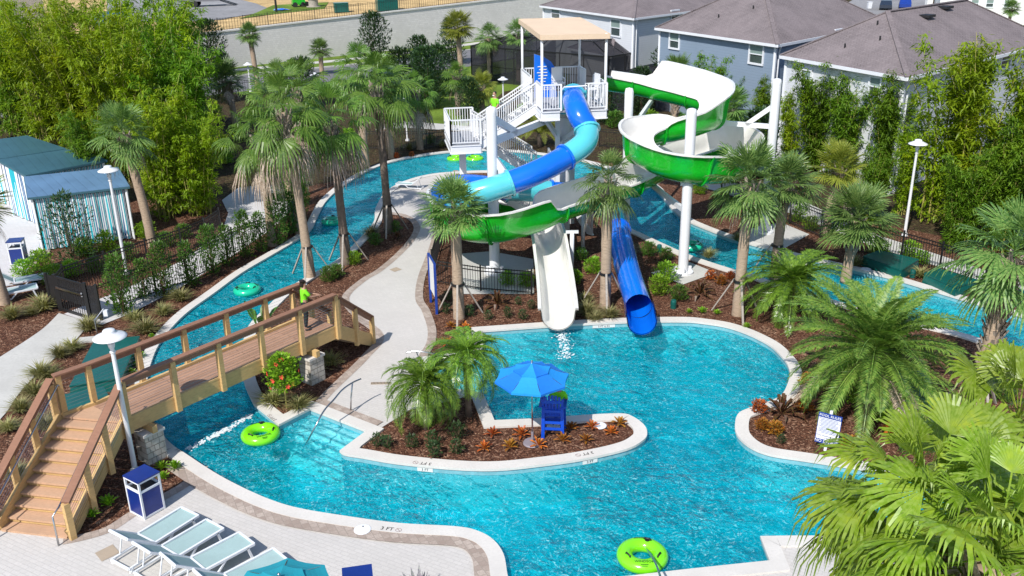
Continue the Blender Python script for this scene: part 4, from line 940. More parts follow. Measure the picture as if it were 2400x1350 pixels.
# ================================================================ PLANTS
GA = 2.39996
def fan_leaf(mb, base, az, el, lp, lb, ns, droop, spread=1.75, wf=1.0, R=rnd, pet=.018, mi=0, pmi=None):
    d = V((cos(el)*cos(az), cos(el)*sin(az), sin(el))); s = V((-sin(az), cos(az), 0)); n = s.cross(d)*-1
    hub = base+d*lp-V((0, 0, .12*lp*lp*cos(el)))
    mb.beam(base, hub, pet, pet*.6, pmi if pmi is not None else mi)
    d2 = (d-V((0, 0, (.12+.2*droop)*cos(el)))).normalized(); rollr = R.uniform(-.35, .35); s2 = (s*cos(rollr)+V((0, 0, 1))*sin(rollr)).normalized(); n2 = d2.cross(s2)
    st = 2*spread/ns
    for k in range(ns):
        a = -spread+st*(k+.5)+R.uniform(-.3, .3)*st; L = lb*(1-.28*abs(a/spread)**1.5)*R.uniform(.88, 1.06)
        dk = d2*cos(a)+s2*sin(a); w_ = L*.5*st*.62*wf; tk = (s2*cos(a)-d2*sin(a))
        fold = n2*(.10*L*(1 if n2.z < 0 else -1))*abs(sin(a))
        m_ = hub+dk*L*.5+fold-V((0, 0, .06*L*droop)); dr = droop*R.uniform(.6, 1.3)
        q = m_+dk*L*.28-V((0, 0, .20*L*dr)); tip = q+dk*L*.16*(1-.4*min(1, dr))-V((0, 0, .34*L*dr))
        lift = n2*(w_*.45*(1 if k % 2 else -1))
        mb.add([hub, m_-tk*w_, m_+tk*w_+lift, q-tk*w_*.62, q+tk*w_*.62+lift*.6, tip], [(0, 1, 2), (1, 3, 4, 2), (3, 5, 4)], mi)
def fan_crown(nl, lp, lb, ns, droop, el0, el1, R, top=V((0, 0, 0)), wf=1., spread=1.75):
    mb = MB()
    for i in range(nl):
        t = i/(nl-1); el = el0+(el1-el0)*t**.85+R.uniform(-.12, .12); young = max(0, 1-t*4)
        fan_leaf(mb, top+V((0, 0, .25*(1-t))), i*GA+R.uniform(-.3, .3), el, lp*R.uniform(.65, 1.3)*(1-.3*young), lb*R.uniform(.8, 1.15)*(1-.15*young), ns, droop*(.45+.8*t), spread*(1-.45*young), wf, R)
    return mb
def palm(name, label, cat, h, trunk_r, crown_mb, crown_mat, boot_h=.8, trunk_mat='trunk', lean=(0, 0), dead=0, boot_r=1.5, R=rnd, stakes=False, flare=1.15, boot_mat='boot', dlen=1.):
    t = thing(name, label, cat); top = V((lean[0], lean[1], h)); mb = MB()
    path = [V((0, 0, -.1)), V((lean[0]*.15, lean[1]*.15, h*.3)), V((lean[0]*.5, lean[1]*.5, h*.65)), top]
    pp = cr(path, 6); n = len(pp); rr = [trunk_r*(flare-(flare-1)*min(1, i/n*3))*(1+.035*sin(i*2.7)) for i in range(n)]; mb.tube(pp, rr, 12); mb.build('trunk', M[trunk_mat], t, smooth=True)
    if boot_h > 0:
        mb = MB(); k = int(boot_h*38)
        for i in range(k):
            z = h-boot_h+boot_h*i/k; f = z/h; c_ = V((lean[0]*f, lean[1]*f, z)); a = i*GA+R.uniform(-.2, .2); o = V((cos(a), sin(a), 0)); s = V((-sin(a), cos(a), 0))
            rr_ = trunk_r*(.85+.35*(i/k)); q = c_+o*rr_; L = R.uniform(.18, .34)
            e = q+o*L*.55*boot_r*.6+V((0, 0, L)); w_ = .07
            mb.add([q-s*w_, q+s*w_, e+s*w_*.6, e-s*w_*.6, q-s*w_*.8-V((0, 0, .1))+o*.0, q+s*w_*.8-V((0, 0, .1)), e+o*.04-V((0, 0, .02)), q+o*.05-V((0, 0, .02))], [(0, 1, 2, 3), (4, 5, 6), (4, 0, 3, 6), (5, 1, 2, 6)])
        mb.build('leaf_bases', M[boot_mat], t)
    if crown_mb is not None:
        c_ = MB(); c_.v = [(x+lean[0], y+lean[1], z+h) for x, y, z in crown_mb.v]; c_.f = crown_mb.f; c_.m = crown_mb.m; c_.build('crown', M[crown_mat], t)
    if dead:
        mb = MB()
        for i in range(dead): fan_leaf(mb, top-V((0, 0, .1+.2*R.random())), i*GA+R.random(), R.uniform(-1.1, -.5), .6*dlen, .75*dlen, 16, 1.6, 1.1, .8, R)
        mb.build('dead_skirt', M['dead'], t)
    if stakes:
        for k in range(3):
            mb = MB(); a = 2*pi*k/3+.5; zt = 1.35; mb.beam((cos(a)*.95, sin(a)*.95, 0), (cos(a)*(trunk_r+.02), sin(a)*(trunk_r+.02), zt), .07, .045); mb.build('stake', M['stake'], t)
        mb = MB(); mb.cyl((0, 0, zt-.08), (0, 0, zt), trunk_r+.05, n=10); mb.build('strap', M['black'], t)
    return t
def hz(bx_, by_, ty_):
    """trunk height for a base point and the photo row of its top"""
    b = P(bx_, by_); lo, hi = 0, 25
    for _ in range(30):
        m = (lo+hi)/2; v = V((b.x, b.y, m))-V((0, 0, H)); yy = 675-F*v.dot(_U)/v.dot(_f)
        if yy > ty_: lo = m
        else: hi = m
    return lo
R1_ = random.Random(5)
sab = [fan_crown(n_, .62, .80, 24, d_, 1.5, e_, random.Random(s), wf=.72, spread=2.0) for s, n_, d_, e_ in ((1, 44, .2, -.5), (2, 34, .4, -.7), (3, 38, .12, -.35), (4, 30, .55, -.8), (5, 40, .3, -.6))]
# sabal palms: base px, crown-centre row, scale, kind, lean, stakes, label
SAB = [
 ((1076, 745), 492, 1.0, 'sabal', (0, 0), 1, 'sabal palm with a staked trunk in front of the left green slide bend', 0),
 ((1418, 718), 432, 1.0, 'sabal', (0, 0), 1, 'sabal palm with one grey stake standing between the white and blue slide exits', 0),
 ((1728, 738), 438, 1.15, 'sabal', (.1, .1), 1, 'sabal palm with a long grey prop, nearer of the pair right of the green slide', 0),
 ((1815, 648), 440, 1.1, 'sabal', (.15, .1), 1, 'sabal palm across the river, farther of the pair right of the green slide', 0),
 ((1935, 548), 400, 1.0, 'sabal_y', (.3, 0), 0, 'yellow green sabal palm standing by the right hand fence', 0),
 ((1982, 655), 520, 1.25, 'sabal', (.2, .1), 0, 'bushy sabal palm with booted trunk behind the date palm', 1),
 ((2283, 965), 615, 1.45, 'sabal', (.45, .3), 1, 'large sabal palm with a criss-cross booted trunk beside the right river branch', 2),
 ((358, 578), 318, 1.05, 'sabal', (-.5, 0), 0, 'sabal palm with drooping side frond in front of the left bamboo', 0),
 ((605, 212), 82, .95, 'sabal', (-.2, 0), 0, 'small crowned sabal palm standing before the retaining wall', 0),
 ((552, 292), 190, 1.15, 'sabal', (-.3, 0), 0, 'sabal palm with rough booted trunk beside the bamboo and far street lamp', 1),
 ((1083, 214), 66, 1.3, 'sabal_y', (-.2, 0), 0, 'tall sabal palm in front of the wall, left of the two by the screened cage', 0),
 ((1148, 192), 90, 1.2, 'sabal', (0, 0), 0, 'sabal palm behind the screened cage, between two other palms', 0),
 ((1216, 192), 88, 1.2, 'sabal', (0, 0), 0, 'sabal palm behind the tower canopy at the corner of the screened cage', 0),
 ((1698, 420), 262, 1.2, 'sabal', (0, 0), 0, 'dark sabal palm behind the right end of the green slide', 1),
 ((1578, 345), 178, 1.0, 'sabal', (0, 0), 0, 'sabal palm whose grey trunk shows below the first slide run', 1),
 ((918, 372), 205, 1.3, 'sabal', (-.2, 0), 0, 'sabal palm with tan trunk behind the river left of the stair landing', 0),
 ((1075, 270), 182, 1.0, 'washi', (0, 0), 0, 'short dark trunked palm on the lawn below the tall sabal', 0),
 ((1130, 275), 205, .9, 'sabal_y', (0, 0), 0, 'low light green palm on the lawn left of the tower stairs', 0),
 ((755, 175), 118, 1., 'sabal', (0, 0), 0, 'small palm top in front of the far road, left of the middle palms', 0),
 ((12, 712), 488, 1.1, 'sabal_y', (-.45, 0), 0, 'palm at the edge with thick rough trunk near the navy cabana bin', 1),
]
for i, (b, ty_, s_, k_, ln, stk, lab, bt) in enumerate(SAB):
    h = hz(b[0], b[1], ty_); far_ = P(*b).y > 60
    cm = sab[(i*3) % 5]; an = i*2.3; cs = MB(); cs.v = [((x*cos(an)-y*sin(an))*s_, (x*sin(an)+y*cos(an))*s_, z*s_*(.9+.2*((i*7) % 5)/4)) for x, y, z in cm.v]; cs.f = cm.f; cs.m = cm.m
    t = palm('sabal_palm', lab, 'palm tree', h, .19 if not far_ else .22, cs, k_, {0: .75, 1: h*.55, 2: h*.72}[bt], 'trunk' if lab.find('dark trunked') < 0 else 'trunk_d', ln, (0, 3, 2, 0, 4)[i % 5], 1.6 if bt else 1.2, R1_, bool(stk))
    t.location = P(*b); t.rotation_euler = (0, 0, 0); t['group'] = 'sabal palms'
# washingtonia group with dead skirts
for b, ty_, s_, lab, ln, dd in (((727, 650), 262, 1.3, 'fan palm with dead brown skirt and ringed trunk leaning over the left river bend', (-.4, 0), 12),
                            ((812, 618), 285, 1.25, 'dark trunked fan palm in the middle of the trio by the walkway bed', (-.2, .1), 10),
                            ((912, 545), 200, 1.3, 'tallest fan palm of the trio, rooted in the walkway bed tip', (-.15, 0), 6),
                            ((640, 575), 330, 1.1, 'fan palm with long dead fronds hanging over the shaded plaza', (-.2, .2), 12),
                            ((703, 548), 215, 1.15, 'fan palm with pinkish dead fronds between the leaning palm and the river fence', (.5, .2), 12),
                            ((680, 470), 200, 1.1, 'fan palm behind the leaning palm, crown against the far road', (.1, 0), 8),
                            ((985, 350), 215, .95, 'fan palm with pale dead fronds beside the far lamp left of the stair landing', (-.1, 0), 10),
                            ((858, 395), 170, 1.2, 'fan palm behind the river bend with its crown among the middle palms', (0, 0), 4)):
    h = hz(b[0], b[1], ty_); cm = fan_crown(27, .95, .90, 22, 1.0, 1.45, -.85, random.Random(int(b[0])), spread=1.75, wf=.8)
    cm.v = [(x*s_*.9, y*s_*.9, z*s_*.9) for x, y, z in cm.v]
    t = palm('washingtonia_palm', lab, 'palm tree', h, .17, cm, 'washi', .9, 'trunk_d' if b[0] in (812, 912) else 'trunk', ln, dd, 1.3, R1_, b[0] in (727, 812, 912), 1.5, dlen=1.5); t.location = P(*b)
    t['group'] = 'drooping fan palms by the river'
# three big near palms, bottom right
for k, (xy, z, s_, lab) in enumerate((((2170, 1230), 7.0, 1.0, 'big bright fan palm overhanging the lower pool arm'), ((2380, 1010), 6.6, .95, 'bright fan palm cut by the picture edge above the lower pool arm'), ((2330, 1330), 7.2, .95, 'bright fan palm at the lower corner over the shaded deck'))):
    c_ = P(xy[0], xy[1], z); cm = fan_crown(46, .85, .70, 34, 1.15, 1.4, -.8, random.Random(40+k), spread=1.9, wf=1.05)
    cm.v = [(x*s_, y*s_, zz*s_) for x, y, zz in cm.v]
    t = palm('fan_palm', lab, 'palm tree', z, .16, cm, 'near_fan', .7, 'trunk', (0, 0), 5, 1.2, R1_); t.location = (c_.x, c_.y, 0); t['group'] = 'bright fan palms in the near corner'
# feather palms
def frond(mb, base, az, e0, L, arch, ll, nl, R, mi=0, vup=.35, wd=.02, fwd=.75):
    p = V(base); el = e0; pts = [V(p)]; n = 9
    for i in range(n):
        p = p+V((cos(el)*cos(az), cos(el)*sin(az), sin(el)))*(L/n); el -= arch/n*(1+.6*i/n); pts.append(V(p))
    path = pts; s = V((-sin(az), cos(az), 0))
    for i in range(n): mb.beam(path[i], path[i+1], .03*(1-i/n)+.008, .02*(1-i/n)+.006, mi)
    for j in range(nl):
        t = .12+.86*j/nl; x = t*n; i = min(n-1, int(x)); q = path[i].lerp(path[i+1], x-i); d = (path[i+1]-path[i]).normalized(); u = s.cross(d)
        if u.z < 0: u = -u
        l = ll*(sin(pi*min(1, .12+t*.93))**.55)*R.uniform(.85, 1.1)
        for sg in (-1, 1):
            v = (s*sg+d*fwd+u*vup*R.uniform(.4, 1.2)).normalized(); m_ = q+v*l*.5; tip = q+v*l-V((0, 0, l*.18*R.uniform(.4, 1.6))); w_ = d*wd
            mb.add([q-w_*.4, m_-w_-V((0, 0, .01)), tip, m_+w_], [(0, 1, 2, 3)], mi)
def feather(name, label, h, nf, L, ll, nl, m_, R, tr=.2, el=(1.35, -.25), arch=1.2, cat='palm tree', tm='trunk_d', skirts=0, wd=.02):
    t = thing(name, label, cat); mb = MB(); mb.tube([V((0, 0, -.1)), V((0, 0, h*.5)), V((0, 0, h))], [tr*1.1, tr, tr*1.15], 12); mb.build('trunk', M[tm], t, smooth=True)
    mb = MB()
    for i in range(nf):
        tt = i/(nf-1); frond(mb, (0, 0, h+.1*(1-tt)), i*GA+R.uniform(-.2, .2), el[0]+(el[1]-el[0])*tt**.8+R.uniform(-.08, .08), L*R.uniform(.85, 1.1)*(.75+.25*min(1, tt*4)), arch*R.uniform(.8, 1.25), ll, nl, R, wd=wd)
    mb.build('crown', M[m_], t)
    if skirts:
        mb = MB()
        for i in range(skirts): frond(mb, (0, 0, h-.1), i*2.1+R.random(), R.uniform(-.5, -.1), L*.95, .5, ll*.8, nl, R, wd=wd)
        mb.build('dead_fronds', M['dead'], t)
    return t
t = feather('date_palm', 'big date palm with arching feather fronds beside the pool, short trunk', 1.95, 72, 3.0, .46, 84, 'date', random.Random(9), .3, (1.52, -.3), 1.0, skirts=6, wd=.02); t.location = P(2030, 975)
t = feather('pygmy_date_palm', 'glossy pygmy date palm on the mulch point of the island, nearer of two', 1.35, 46, 1.75, .30, 60, 'robel', random.Random(3), .09, (1.4, -.3), 2.0, wd=.014); t.location = P(1000, 1005)
t = feather('pygmy_date_palm', 'taller pygmy date palm on the island beside the pool handrail', 1.85, 44, 1.7, .30, 60, 'robel', random.Random(4), .09, (1.4, -.3), 2.0, wd=.014); t.location = P(1098, 975)
t = feather('pygmy_date_palm', 'dark glossy feather palm between the date palm and the right river', 1.3, 60, 2.3, .36, 60, 'robel', random.Random(6), .1, (1.3, -.25), 1.3, wd=.018); t.location = P(1850, 745)
t = feather('areca_palm', 'yellow green areca palm clump seen under the tower stairs', .9, 36, 2.2, .35, 26, 'sabal_y', random.Random(8), .15, (1.45, .3), 1.3, wd=.03); t.location = P(1265, 345)
# bamboo
def bamboo(label, h, rad, nc, ncl, nleaf, mcol, R, group, flat=.0, ll=.34):
    t = thing('bamboo_clump', label, 'bamboo', group=group); cm = MB(); fm = MB()
    for i in range(nc):
        a = R.uniform(0, 2*pi); r0_ = rad*.45*sqrt(R.random()); L = h*R.uniform(.72, 1.04); out = rad*R.uniform(.25, 1.15); pts = []
        for k in range(7):
            f = k/6; pts.append(V((cos(a)*(r0_+out*f**2.2), sin(a)*(r0_+out*f**2.2), L*(f-.06*f**4))))
        cm.tube(pts, [.04*(1-.8*k/6) for k in range(7)], 5, caps=False)
        pc = cr(pts, 3)
        for j in range(ncl):
            f = R.uniform(.06, 1)**.8; q = pc[min(len(pc)-1, int(f*(len(pc)-1)))]; sp = rad*.22*(1-.6*f)+.13
            c_ = q+V((R.gauss(0, sp*.6), R.gauss(0, sp*.6), R.uniform(-.25, .25))); b = R.uniform(0, 2*pi)
            for m_ in range(nleaf):
                az = b+R.uniform(-1.3, 1.3); e = R.uniform(-.9, .35); d = V((cos(e)*cos(az), cos(e)*sin(az), sin(e))); s = V((-sin(az), cos(az), R.uniform(-.5, .5))); l = ll*R.uniform(.6, 1.2)
                o = c_+V((R.gauss(0, .13), R.gauss(0, .13), R.gauss(0, .1))); w_ = s*(l*.12)
                fm.add([o, o+d*l*.45-w_, o+d*l-V((0, 0, l*.12)), o+d*l*.45+w_], [(0, 1, 2, 3)])
    cm.build('culm', M['culm'], t); fm.build('foliage', M[mcol], t); return t
gL = 'tall bamboo clumps behind the cabanas'; gR = 'bamboo screening the houses'
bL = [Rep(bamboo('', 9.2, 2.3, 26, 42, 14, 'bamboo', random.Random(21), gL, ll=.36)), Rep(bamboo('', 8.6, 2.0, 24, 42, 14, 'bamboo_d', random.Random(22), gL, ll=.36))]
for i, (x, y, s_, v, lab) in enumerate([(-60, 300, .95, 0, 'bamboo clump at the edge behind the farthest cabana'), (45, 322, .98, 1, 'darker bamboo clump directly behind the farthest cabana roof'), (130, 345, 1.0, 0, 'bamboo clump rising behind the middle cabana'), (215, 372, 1.02, 0, 'bamboo clump behind the corner of the near cabana'),
     (300, 420, 1.0, 0, 'bamboo clump directly behind the drooping sabal palm'), (455, 420, .92, 1, 'dark bamboo clump at the right end of the grove'), (400, 505, .68, 0, 'low bright bamboo clump reaching down to the fence'), (380, 365, 1.1, 0, 'tallest bamboo clump topping the grove near the far yard'),
     (470, 500, .6, 0, 'small bright bamboo clump overhanging the shaded plaza'), (300, 330, 1.0, 1, 'bamboo clump in the second row behind the sabal crown'), (150, 285, .95, 0, 'bamboo clump in the back row below the white ribbed building'), (20, 262, .95, 1, 'bamboo clump in the back row at the edge'), (425, 330, 1.08, 1, 'bamboo spire beside the dark street pole'), (235, 480, .55, 1, 'low bamboo behind the near cabana side wall')]):
    b = P(x, y); bL[v].put((b.x, b.y, 0), i*1.7, (s_, s_, s_*1.1), lab, gL, rx=(.0, .0))
bR = [Rep(bamboo('', 7.4, 1.5, 16, 50, 14, 'bamboo_d', random.Random(31), gR, ll=.32)), Rep(bamboo('', 8.6, 1.3, 12, 50, 14, 'bamboo', random.Random(32), gR, ll=.32))]
for i, (x, y, s_, v, lab) in enumerate([(1640, 330, .78, 0, 'leafy bamboo behind the slide against the blue house'), (1790, 350, .62, 0, 'short bamboo below the blue house corner'), (1905, 400, .88, 0, 'bamboo clump before the first window of the near house'), (1965, 425, .8, 0, 'bamboo clump right of the near house first window'), (2075, 450, .88, 0, 'bamboo clump covering the near house corner window'), (2110, 500, .6, 1, 'low dark bamboo left of the right lamp post'),
     (2185, 520, 1.1, 1, 'tallest bamboo beside the right lamp post'), (2262, 540, 1.12, 1, 'tall bamboo with a thin leaning spire right of the lamp post'), (2240, 590, .62, 0, 'low bright bamboo at the foot of the tall ones'), (2345, 590, .8, 0, 'bamboo clump with bare pale canes at the right fence'), (2400, 560, 1.05, 1, 'tall bamboo cut by the right picture edge'), (2330, 500, .75, 0, 'bamboo behind the bare canes'), (2030, 520, .5, 0, 'low bamboo along the right fence behind the sabal'), (1850, 400, .6, 1, 'thin bamboo between the tall column and the near house'), (2460, 640, .9, 0, 'bamboo at the far right fence end'),
     (1720, 300, .55, 0, 'small bamboo in front of the blue house window')]):
    b = P(x, y); bR[v].put((b.x, b.y, 0), i*2.1, s_, lab, gR)
def bush(name, label, cat, w_, h, n, m_, R, ll=.09, stem=True, wl=.34, up=.2, group=None, shape=1.):
    t = thing(name, label, cat, group=group); mb = MB(); sm_ = MB()
    for i in range(7):
        a = R.uniform(0, 2*pi); q = V((cos(a)*w_*.3*R.random(), sin(a)*w_*.3*R.random(), h*R.uniform(.6, .9))); sm_.tube([V((0, 0, 0)), q*.5+V((0, 0, .05)), q], [.015, .011, .005], 4, caps=False)
    for i in range(n):
        f = R.random(); a = R.uniform(0, 2*pi); prof = (sin(pi*min(.96, f*.8+.14))**.6)*shape; r = w_*.5*prof*sqrt(R.random())*(1+.25*sin(3*a+f*9)); p = V((cos(a)*r, sin(a)*r, .04+h*f))
        az = a+R.uniform(-1, 1); e = R.uniform(-.3, 1.1)+up; d = V((cos(e)*cos(az), cos(e)*sin(az), sin(e))); s = V((-sin(az), cos(az), R.uniform(-.6, .6))); l = ll*R.uniform(.7, 1.4); wv = s*l*wl*.5
        mb.add([p, p+d*l*.5-wv, p+d*l, p+d*l*.5+wv], [(0, 1, 2, 3)])
    sm_.build('stem', M['stem'], t); mb.build('foliage', M[m_], t); return t
col_sh = [Rep(bush('columnar_shrub', '', 'shrub', .72, 1.7, 1500, 'shrub', random.Random(51), .11)), Rep(bush('columnar_shrub', '', 'shrub', .62, 1.5, 1000, 'shrub', random.Random(52), .12))]
ordn = ['first', 'second', 'third', 'fourth', 'fifth', 'sixth', 'seventh', 'eighth', 'ninth', 'tenth', 'eleventh', 'twelfth', 'thirteenth']
for i, (x, y, s_) in enumerate([(290, 738, 1.1), (340, 700, .85), (387, 698, 1.05), (447, 672, 1.0), (500, 645, 1.0), (535, 624, .95), (577, 605, 1.0), (613, 590, .95), (653, 575, 1.1), (682, 552, 1.1), (700, 515, 1.1), (712, 480, 1.0)]):
    col_sh[i % 2].put(P(x, y), i*1.3, s_*1.2, ordn[i]+' upright green shrub along the river fence counting from the black gate', 'upright shrubs along the left fence')
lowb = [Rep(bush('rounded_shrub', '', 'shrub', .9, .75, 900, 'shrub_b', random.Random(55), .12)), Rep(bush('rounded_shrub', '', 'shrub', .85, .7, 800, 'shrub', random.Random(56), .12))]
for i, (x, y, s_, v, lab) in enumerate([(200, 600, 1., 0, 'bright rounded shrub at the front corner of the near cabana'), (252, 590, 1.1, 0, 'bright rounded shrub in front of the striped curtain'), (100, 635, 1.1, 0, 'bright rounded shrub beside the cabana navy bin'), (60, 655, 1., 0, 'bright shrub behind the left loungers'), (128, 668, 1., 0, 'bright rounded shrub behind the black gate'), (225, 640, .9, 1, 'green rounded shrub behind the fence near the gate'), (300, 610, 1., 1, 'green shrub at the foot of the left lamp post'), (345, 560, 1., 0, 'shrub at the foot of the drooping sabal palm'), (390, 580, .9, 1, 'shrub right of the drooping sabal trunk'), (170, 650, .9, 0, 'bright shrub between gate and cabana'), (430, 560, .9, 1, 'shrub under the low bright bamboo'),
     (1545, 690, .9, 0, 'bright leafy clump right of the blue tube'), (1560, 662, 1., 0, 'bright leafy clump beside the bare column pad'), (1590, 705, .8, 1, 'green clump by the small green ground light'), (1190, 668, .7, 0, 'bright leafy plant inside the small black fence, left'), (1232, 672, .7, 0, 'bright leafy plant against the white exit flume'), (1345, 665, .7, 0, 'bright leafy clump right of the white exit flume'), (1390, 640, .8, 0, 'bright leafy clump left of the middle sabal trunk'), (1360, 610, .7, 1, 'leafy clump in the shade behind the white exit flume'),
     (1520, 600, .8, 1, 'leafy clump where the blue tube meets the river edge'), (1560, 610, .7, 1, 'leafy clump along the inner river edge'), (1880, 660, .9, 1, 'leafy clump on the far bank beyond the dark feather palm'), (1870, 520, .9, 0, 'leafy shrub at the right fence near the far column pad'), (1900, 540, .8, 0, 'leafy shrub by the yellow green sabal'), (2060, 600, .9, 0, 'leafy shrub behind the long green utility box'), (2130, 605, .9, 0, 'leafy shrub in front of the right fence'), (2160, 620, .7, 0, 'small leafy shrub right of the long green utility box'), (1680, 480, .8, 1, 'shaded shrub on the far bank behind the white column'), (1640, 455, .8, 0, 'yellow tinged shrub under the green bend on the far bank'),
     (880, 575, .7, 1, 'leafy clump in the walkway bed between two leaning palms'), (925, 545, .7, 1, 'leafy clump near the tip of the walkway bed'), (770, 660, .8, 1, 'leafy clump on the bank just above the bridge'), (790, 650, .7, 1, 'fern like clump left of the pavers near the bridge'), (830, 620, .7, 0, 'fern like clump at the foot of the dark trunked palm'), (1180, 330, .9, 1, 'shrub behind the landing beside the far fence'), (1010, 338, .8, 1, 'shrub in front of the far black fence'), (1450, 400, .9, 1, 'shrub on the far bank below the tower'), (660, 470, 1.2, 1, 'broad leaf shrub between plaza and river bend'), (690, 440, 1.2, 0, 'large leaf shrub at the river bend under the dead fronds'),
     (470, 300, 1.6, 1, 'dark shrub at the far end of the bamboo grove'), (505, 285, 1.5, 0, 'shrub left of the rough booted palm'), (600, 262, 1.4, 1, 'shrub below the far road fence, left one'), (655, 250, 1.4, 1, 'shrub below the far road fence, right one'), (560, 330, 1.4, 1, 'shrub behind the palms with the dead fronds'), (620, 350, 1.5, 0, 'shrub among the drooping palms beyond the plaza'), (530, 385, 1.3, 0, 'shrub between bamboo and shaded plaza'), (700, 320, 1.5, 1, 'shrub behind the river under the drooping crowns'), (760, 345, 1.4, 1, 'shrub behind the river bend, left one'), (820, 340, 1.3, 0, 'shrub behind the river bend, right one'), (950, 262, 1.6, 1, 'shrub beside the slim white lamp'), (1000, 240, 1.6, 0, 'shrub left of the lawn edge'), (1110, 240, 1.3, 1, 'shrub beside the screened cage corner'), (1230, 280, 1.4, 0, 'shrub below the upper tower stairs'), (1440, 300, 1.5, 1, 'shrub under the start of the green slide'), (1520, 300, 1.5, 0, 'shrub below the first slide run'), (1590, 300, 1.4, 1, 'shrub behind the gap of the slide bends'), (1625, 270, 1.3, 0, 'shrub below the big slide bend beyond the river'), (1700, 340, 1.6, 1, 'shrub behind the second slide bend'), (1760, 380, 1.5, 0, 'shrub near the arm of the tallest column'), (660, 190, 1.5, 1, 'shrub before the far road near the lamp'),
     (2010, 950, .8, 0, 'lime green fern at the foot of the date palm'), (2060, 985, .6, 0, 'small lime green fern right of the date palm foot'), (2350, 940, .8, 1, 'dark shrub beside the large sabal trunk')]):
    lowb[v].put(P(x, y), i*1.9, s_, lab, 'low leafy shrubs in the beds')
tree = bush('young_tree', 'thin leafed young tree in front of the striped cabana curtain', 'tree', 1.9, 2.9, 1500, 'dshrub', random.Random(57), .17); tree.location = P(175, 610)
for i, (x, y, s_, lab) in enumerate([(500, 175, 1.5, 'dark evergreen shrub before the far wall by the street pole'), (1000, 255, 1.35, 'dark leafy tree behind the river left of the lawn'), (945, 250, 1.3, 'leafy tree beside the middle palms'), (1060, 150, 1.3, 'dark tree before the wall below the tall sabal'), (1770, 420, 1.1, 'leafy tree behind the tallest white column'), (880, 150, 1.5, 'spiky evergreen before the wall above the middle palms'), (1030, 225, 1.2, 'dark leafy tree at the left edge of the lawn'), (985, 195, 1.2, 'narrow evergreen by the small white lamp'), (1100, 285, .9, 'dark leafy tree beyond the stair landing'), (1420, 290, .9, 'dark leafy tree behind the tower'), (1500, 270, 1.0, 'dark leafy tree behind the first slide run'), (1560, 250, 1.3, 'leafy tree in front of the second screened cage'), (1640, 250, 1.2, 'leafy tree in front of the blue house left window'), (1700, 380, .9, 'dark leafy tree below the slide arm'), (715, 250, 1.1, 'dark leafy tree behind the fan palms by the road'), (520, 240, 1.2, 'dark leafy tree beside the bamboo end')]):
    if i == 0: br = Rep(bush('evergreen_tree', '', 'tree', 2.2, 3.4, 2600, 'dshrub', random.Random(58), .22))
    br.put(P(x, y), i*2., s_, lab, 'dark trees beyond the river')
# grass tufts
def tuft(m_, n, h, R, spread=.9, w_=.012):
    t = thing('grass_tuft', '', 'ornamental grass'); mb = MB()
    for i in range(n):
        a = R.uniform(0, 2*pi); e = R.uniform(.5, 1.5); l = h*R.uniform(.6, 1.15); d = V((cos(e)*cos(a), cos(e)*sin(a), sin(e))); s = V((-sin(a), cos(a), 0))*w_; b = V((cos(a), sin(a), 0))*R.uniform(0, .08)
        m1 = b+d*l*.55; tip = b+d*l+V((cos(a), sin(a), 0))*l*.25*spread-V((0, 0, l*.18))
        mb.add([b-s, b+s, m1+s, m1-s, tip], [(0, 1, 2, 3), (3, 2, 4)])
    mb.build('blades', M[m_], t); return t
tf = [Rep(tuft('tuft', 260, .62, random.Random(61))), Rep(tuft('tuft', 200, .5, random.Random(62)))]
TU = [(425, 705, 'above the river coping, beside the third fence shrub'), (383, 738, 'below the third fence shrub near the river coping'), (343, 782, 'nearest the river coping above the green box'), (318, 752, 'between the first fence shrub and the river coping'), (207, 775, 'at the corner of the gate path behind the near lamp'), (170, 822, 'beside the pale valve cover on the gate path edge'), (143, 838, 'at the gate path edge left of the green box'),
      (118, 888, 'at the gate path edge level with the bridge corner post'), (98, 885, 'leaning onto the gate path, second of a close pair'), (82, 925, 'behind the stair rail near its top'), (50, 965, 'below the bend of the gate path'), (20, 1010, 'near the picture edge below the gate path'), (45, 1118, 'between the two stair rails and the path'), (110, 1005, 'showing through the stair rail cables'), (30, 748, 'in the palm shade left of the path, near the trunk'), (73, 738, 'in the palm shade left of the gate path'), (103, 728, 'in shade at the foot of the black gate'),
      (640, 948, 'under the bridge beside the hibiscus'), (735, 870, 'under the bridge behind the right pier'), (775, 855, 'under the right end of the bridge'), (700, 960, 'between hibiscus and step coping'), (1372, 705, 'right of the white exit flume'), (1375, 738, 'between the white exit flume and the middle sabal'), (1395, 752, 'at the foot of the middle sabal'), (1430, 745, 'left of the blue tube exit'), (1240, 655, 'behind the white exit flume in the fenced pad'), (1660, 605, 'by the inner edge of the right river branch'), (1730, 565, 'on the far bank near the column pad'),
      (985, 345, 'in front of the far fence, left one'), (1035, 345, 'in front of the far fence below the landing'), (960, 352, 'at the far river coping'), (2005, 622, 'beside the long green utility box'), (870, 555, 'in the walkway bed by the propped palm'), (2158, 650, 'between the two far bank boxes')]
for i, (x, y, lab) in enumerate(TU): tf[i % 2].put(P(x, y), i*1.1, rnd.uniform(.85, 1.25), 'tan green grass tuft '+lab, 'ornamental grass tufts')
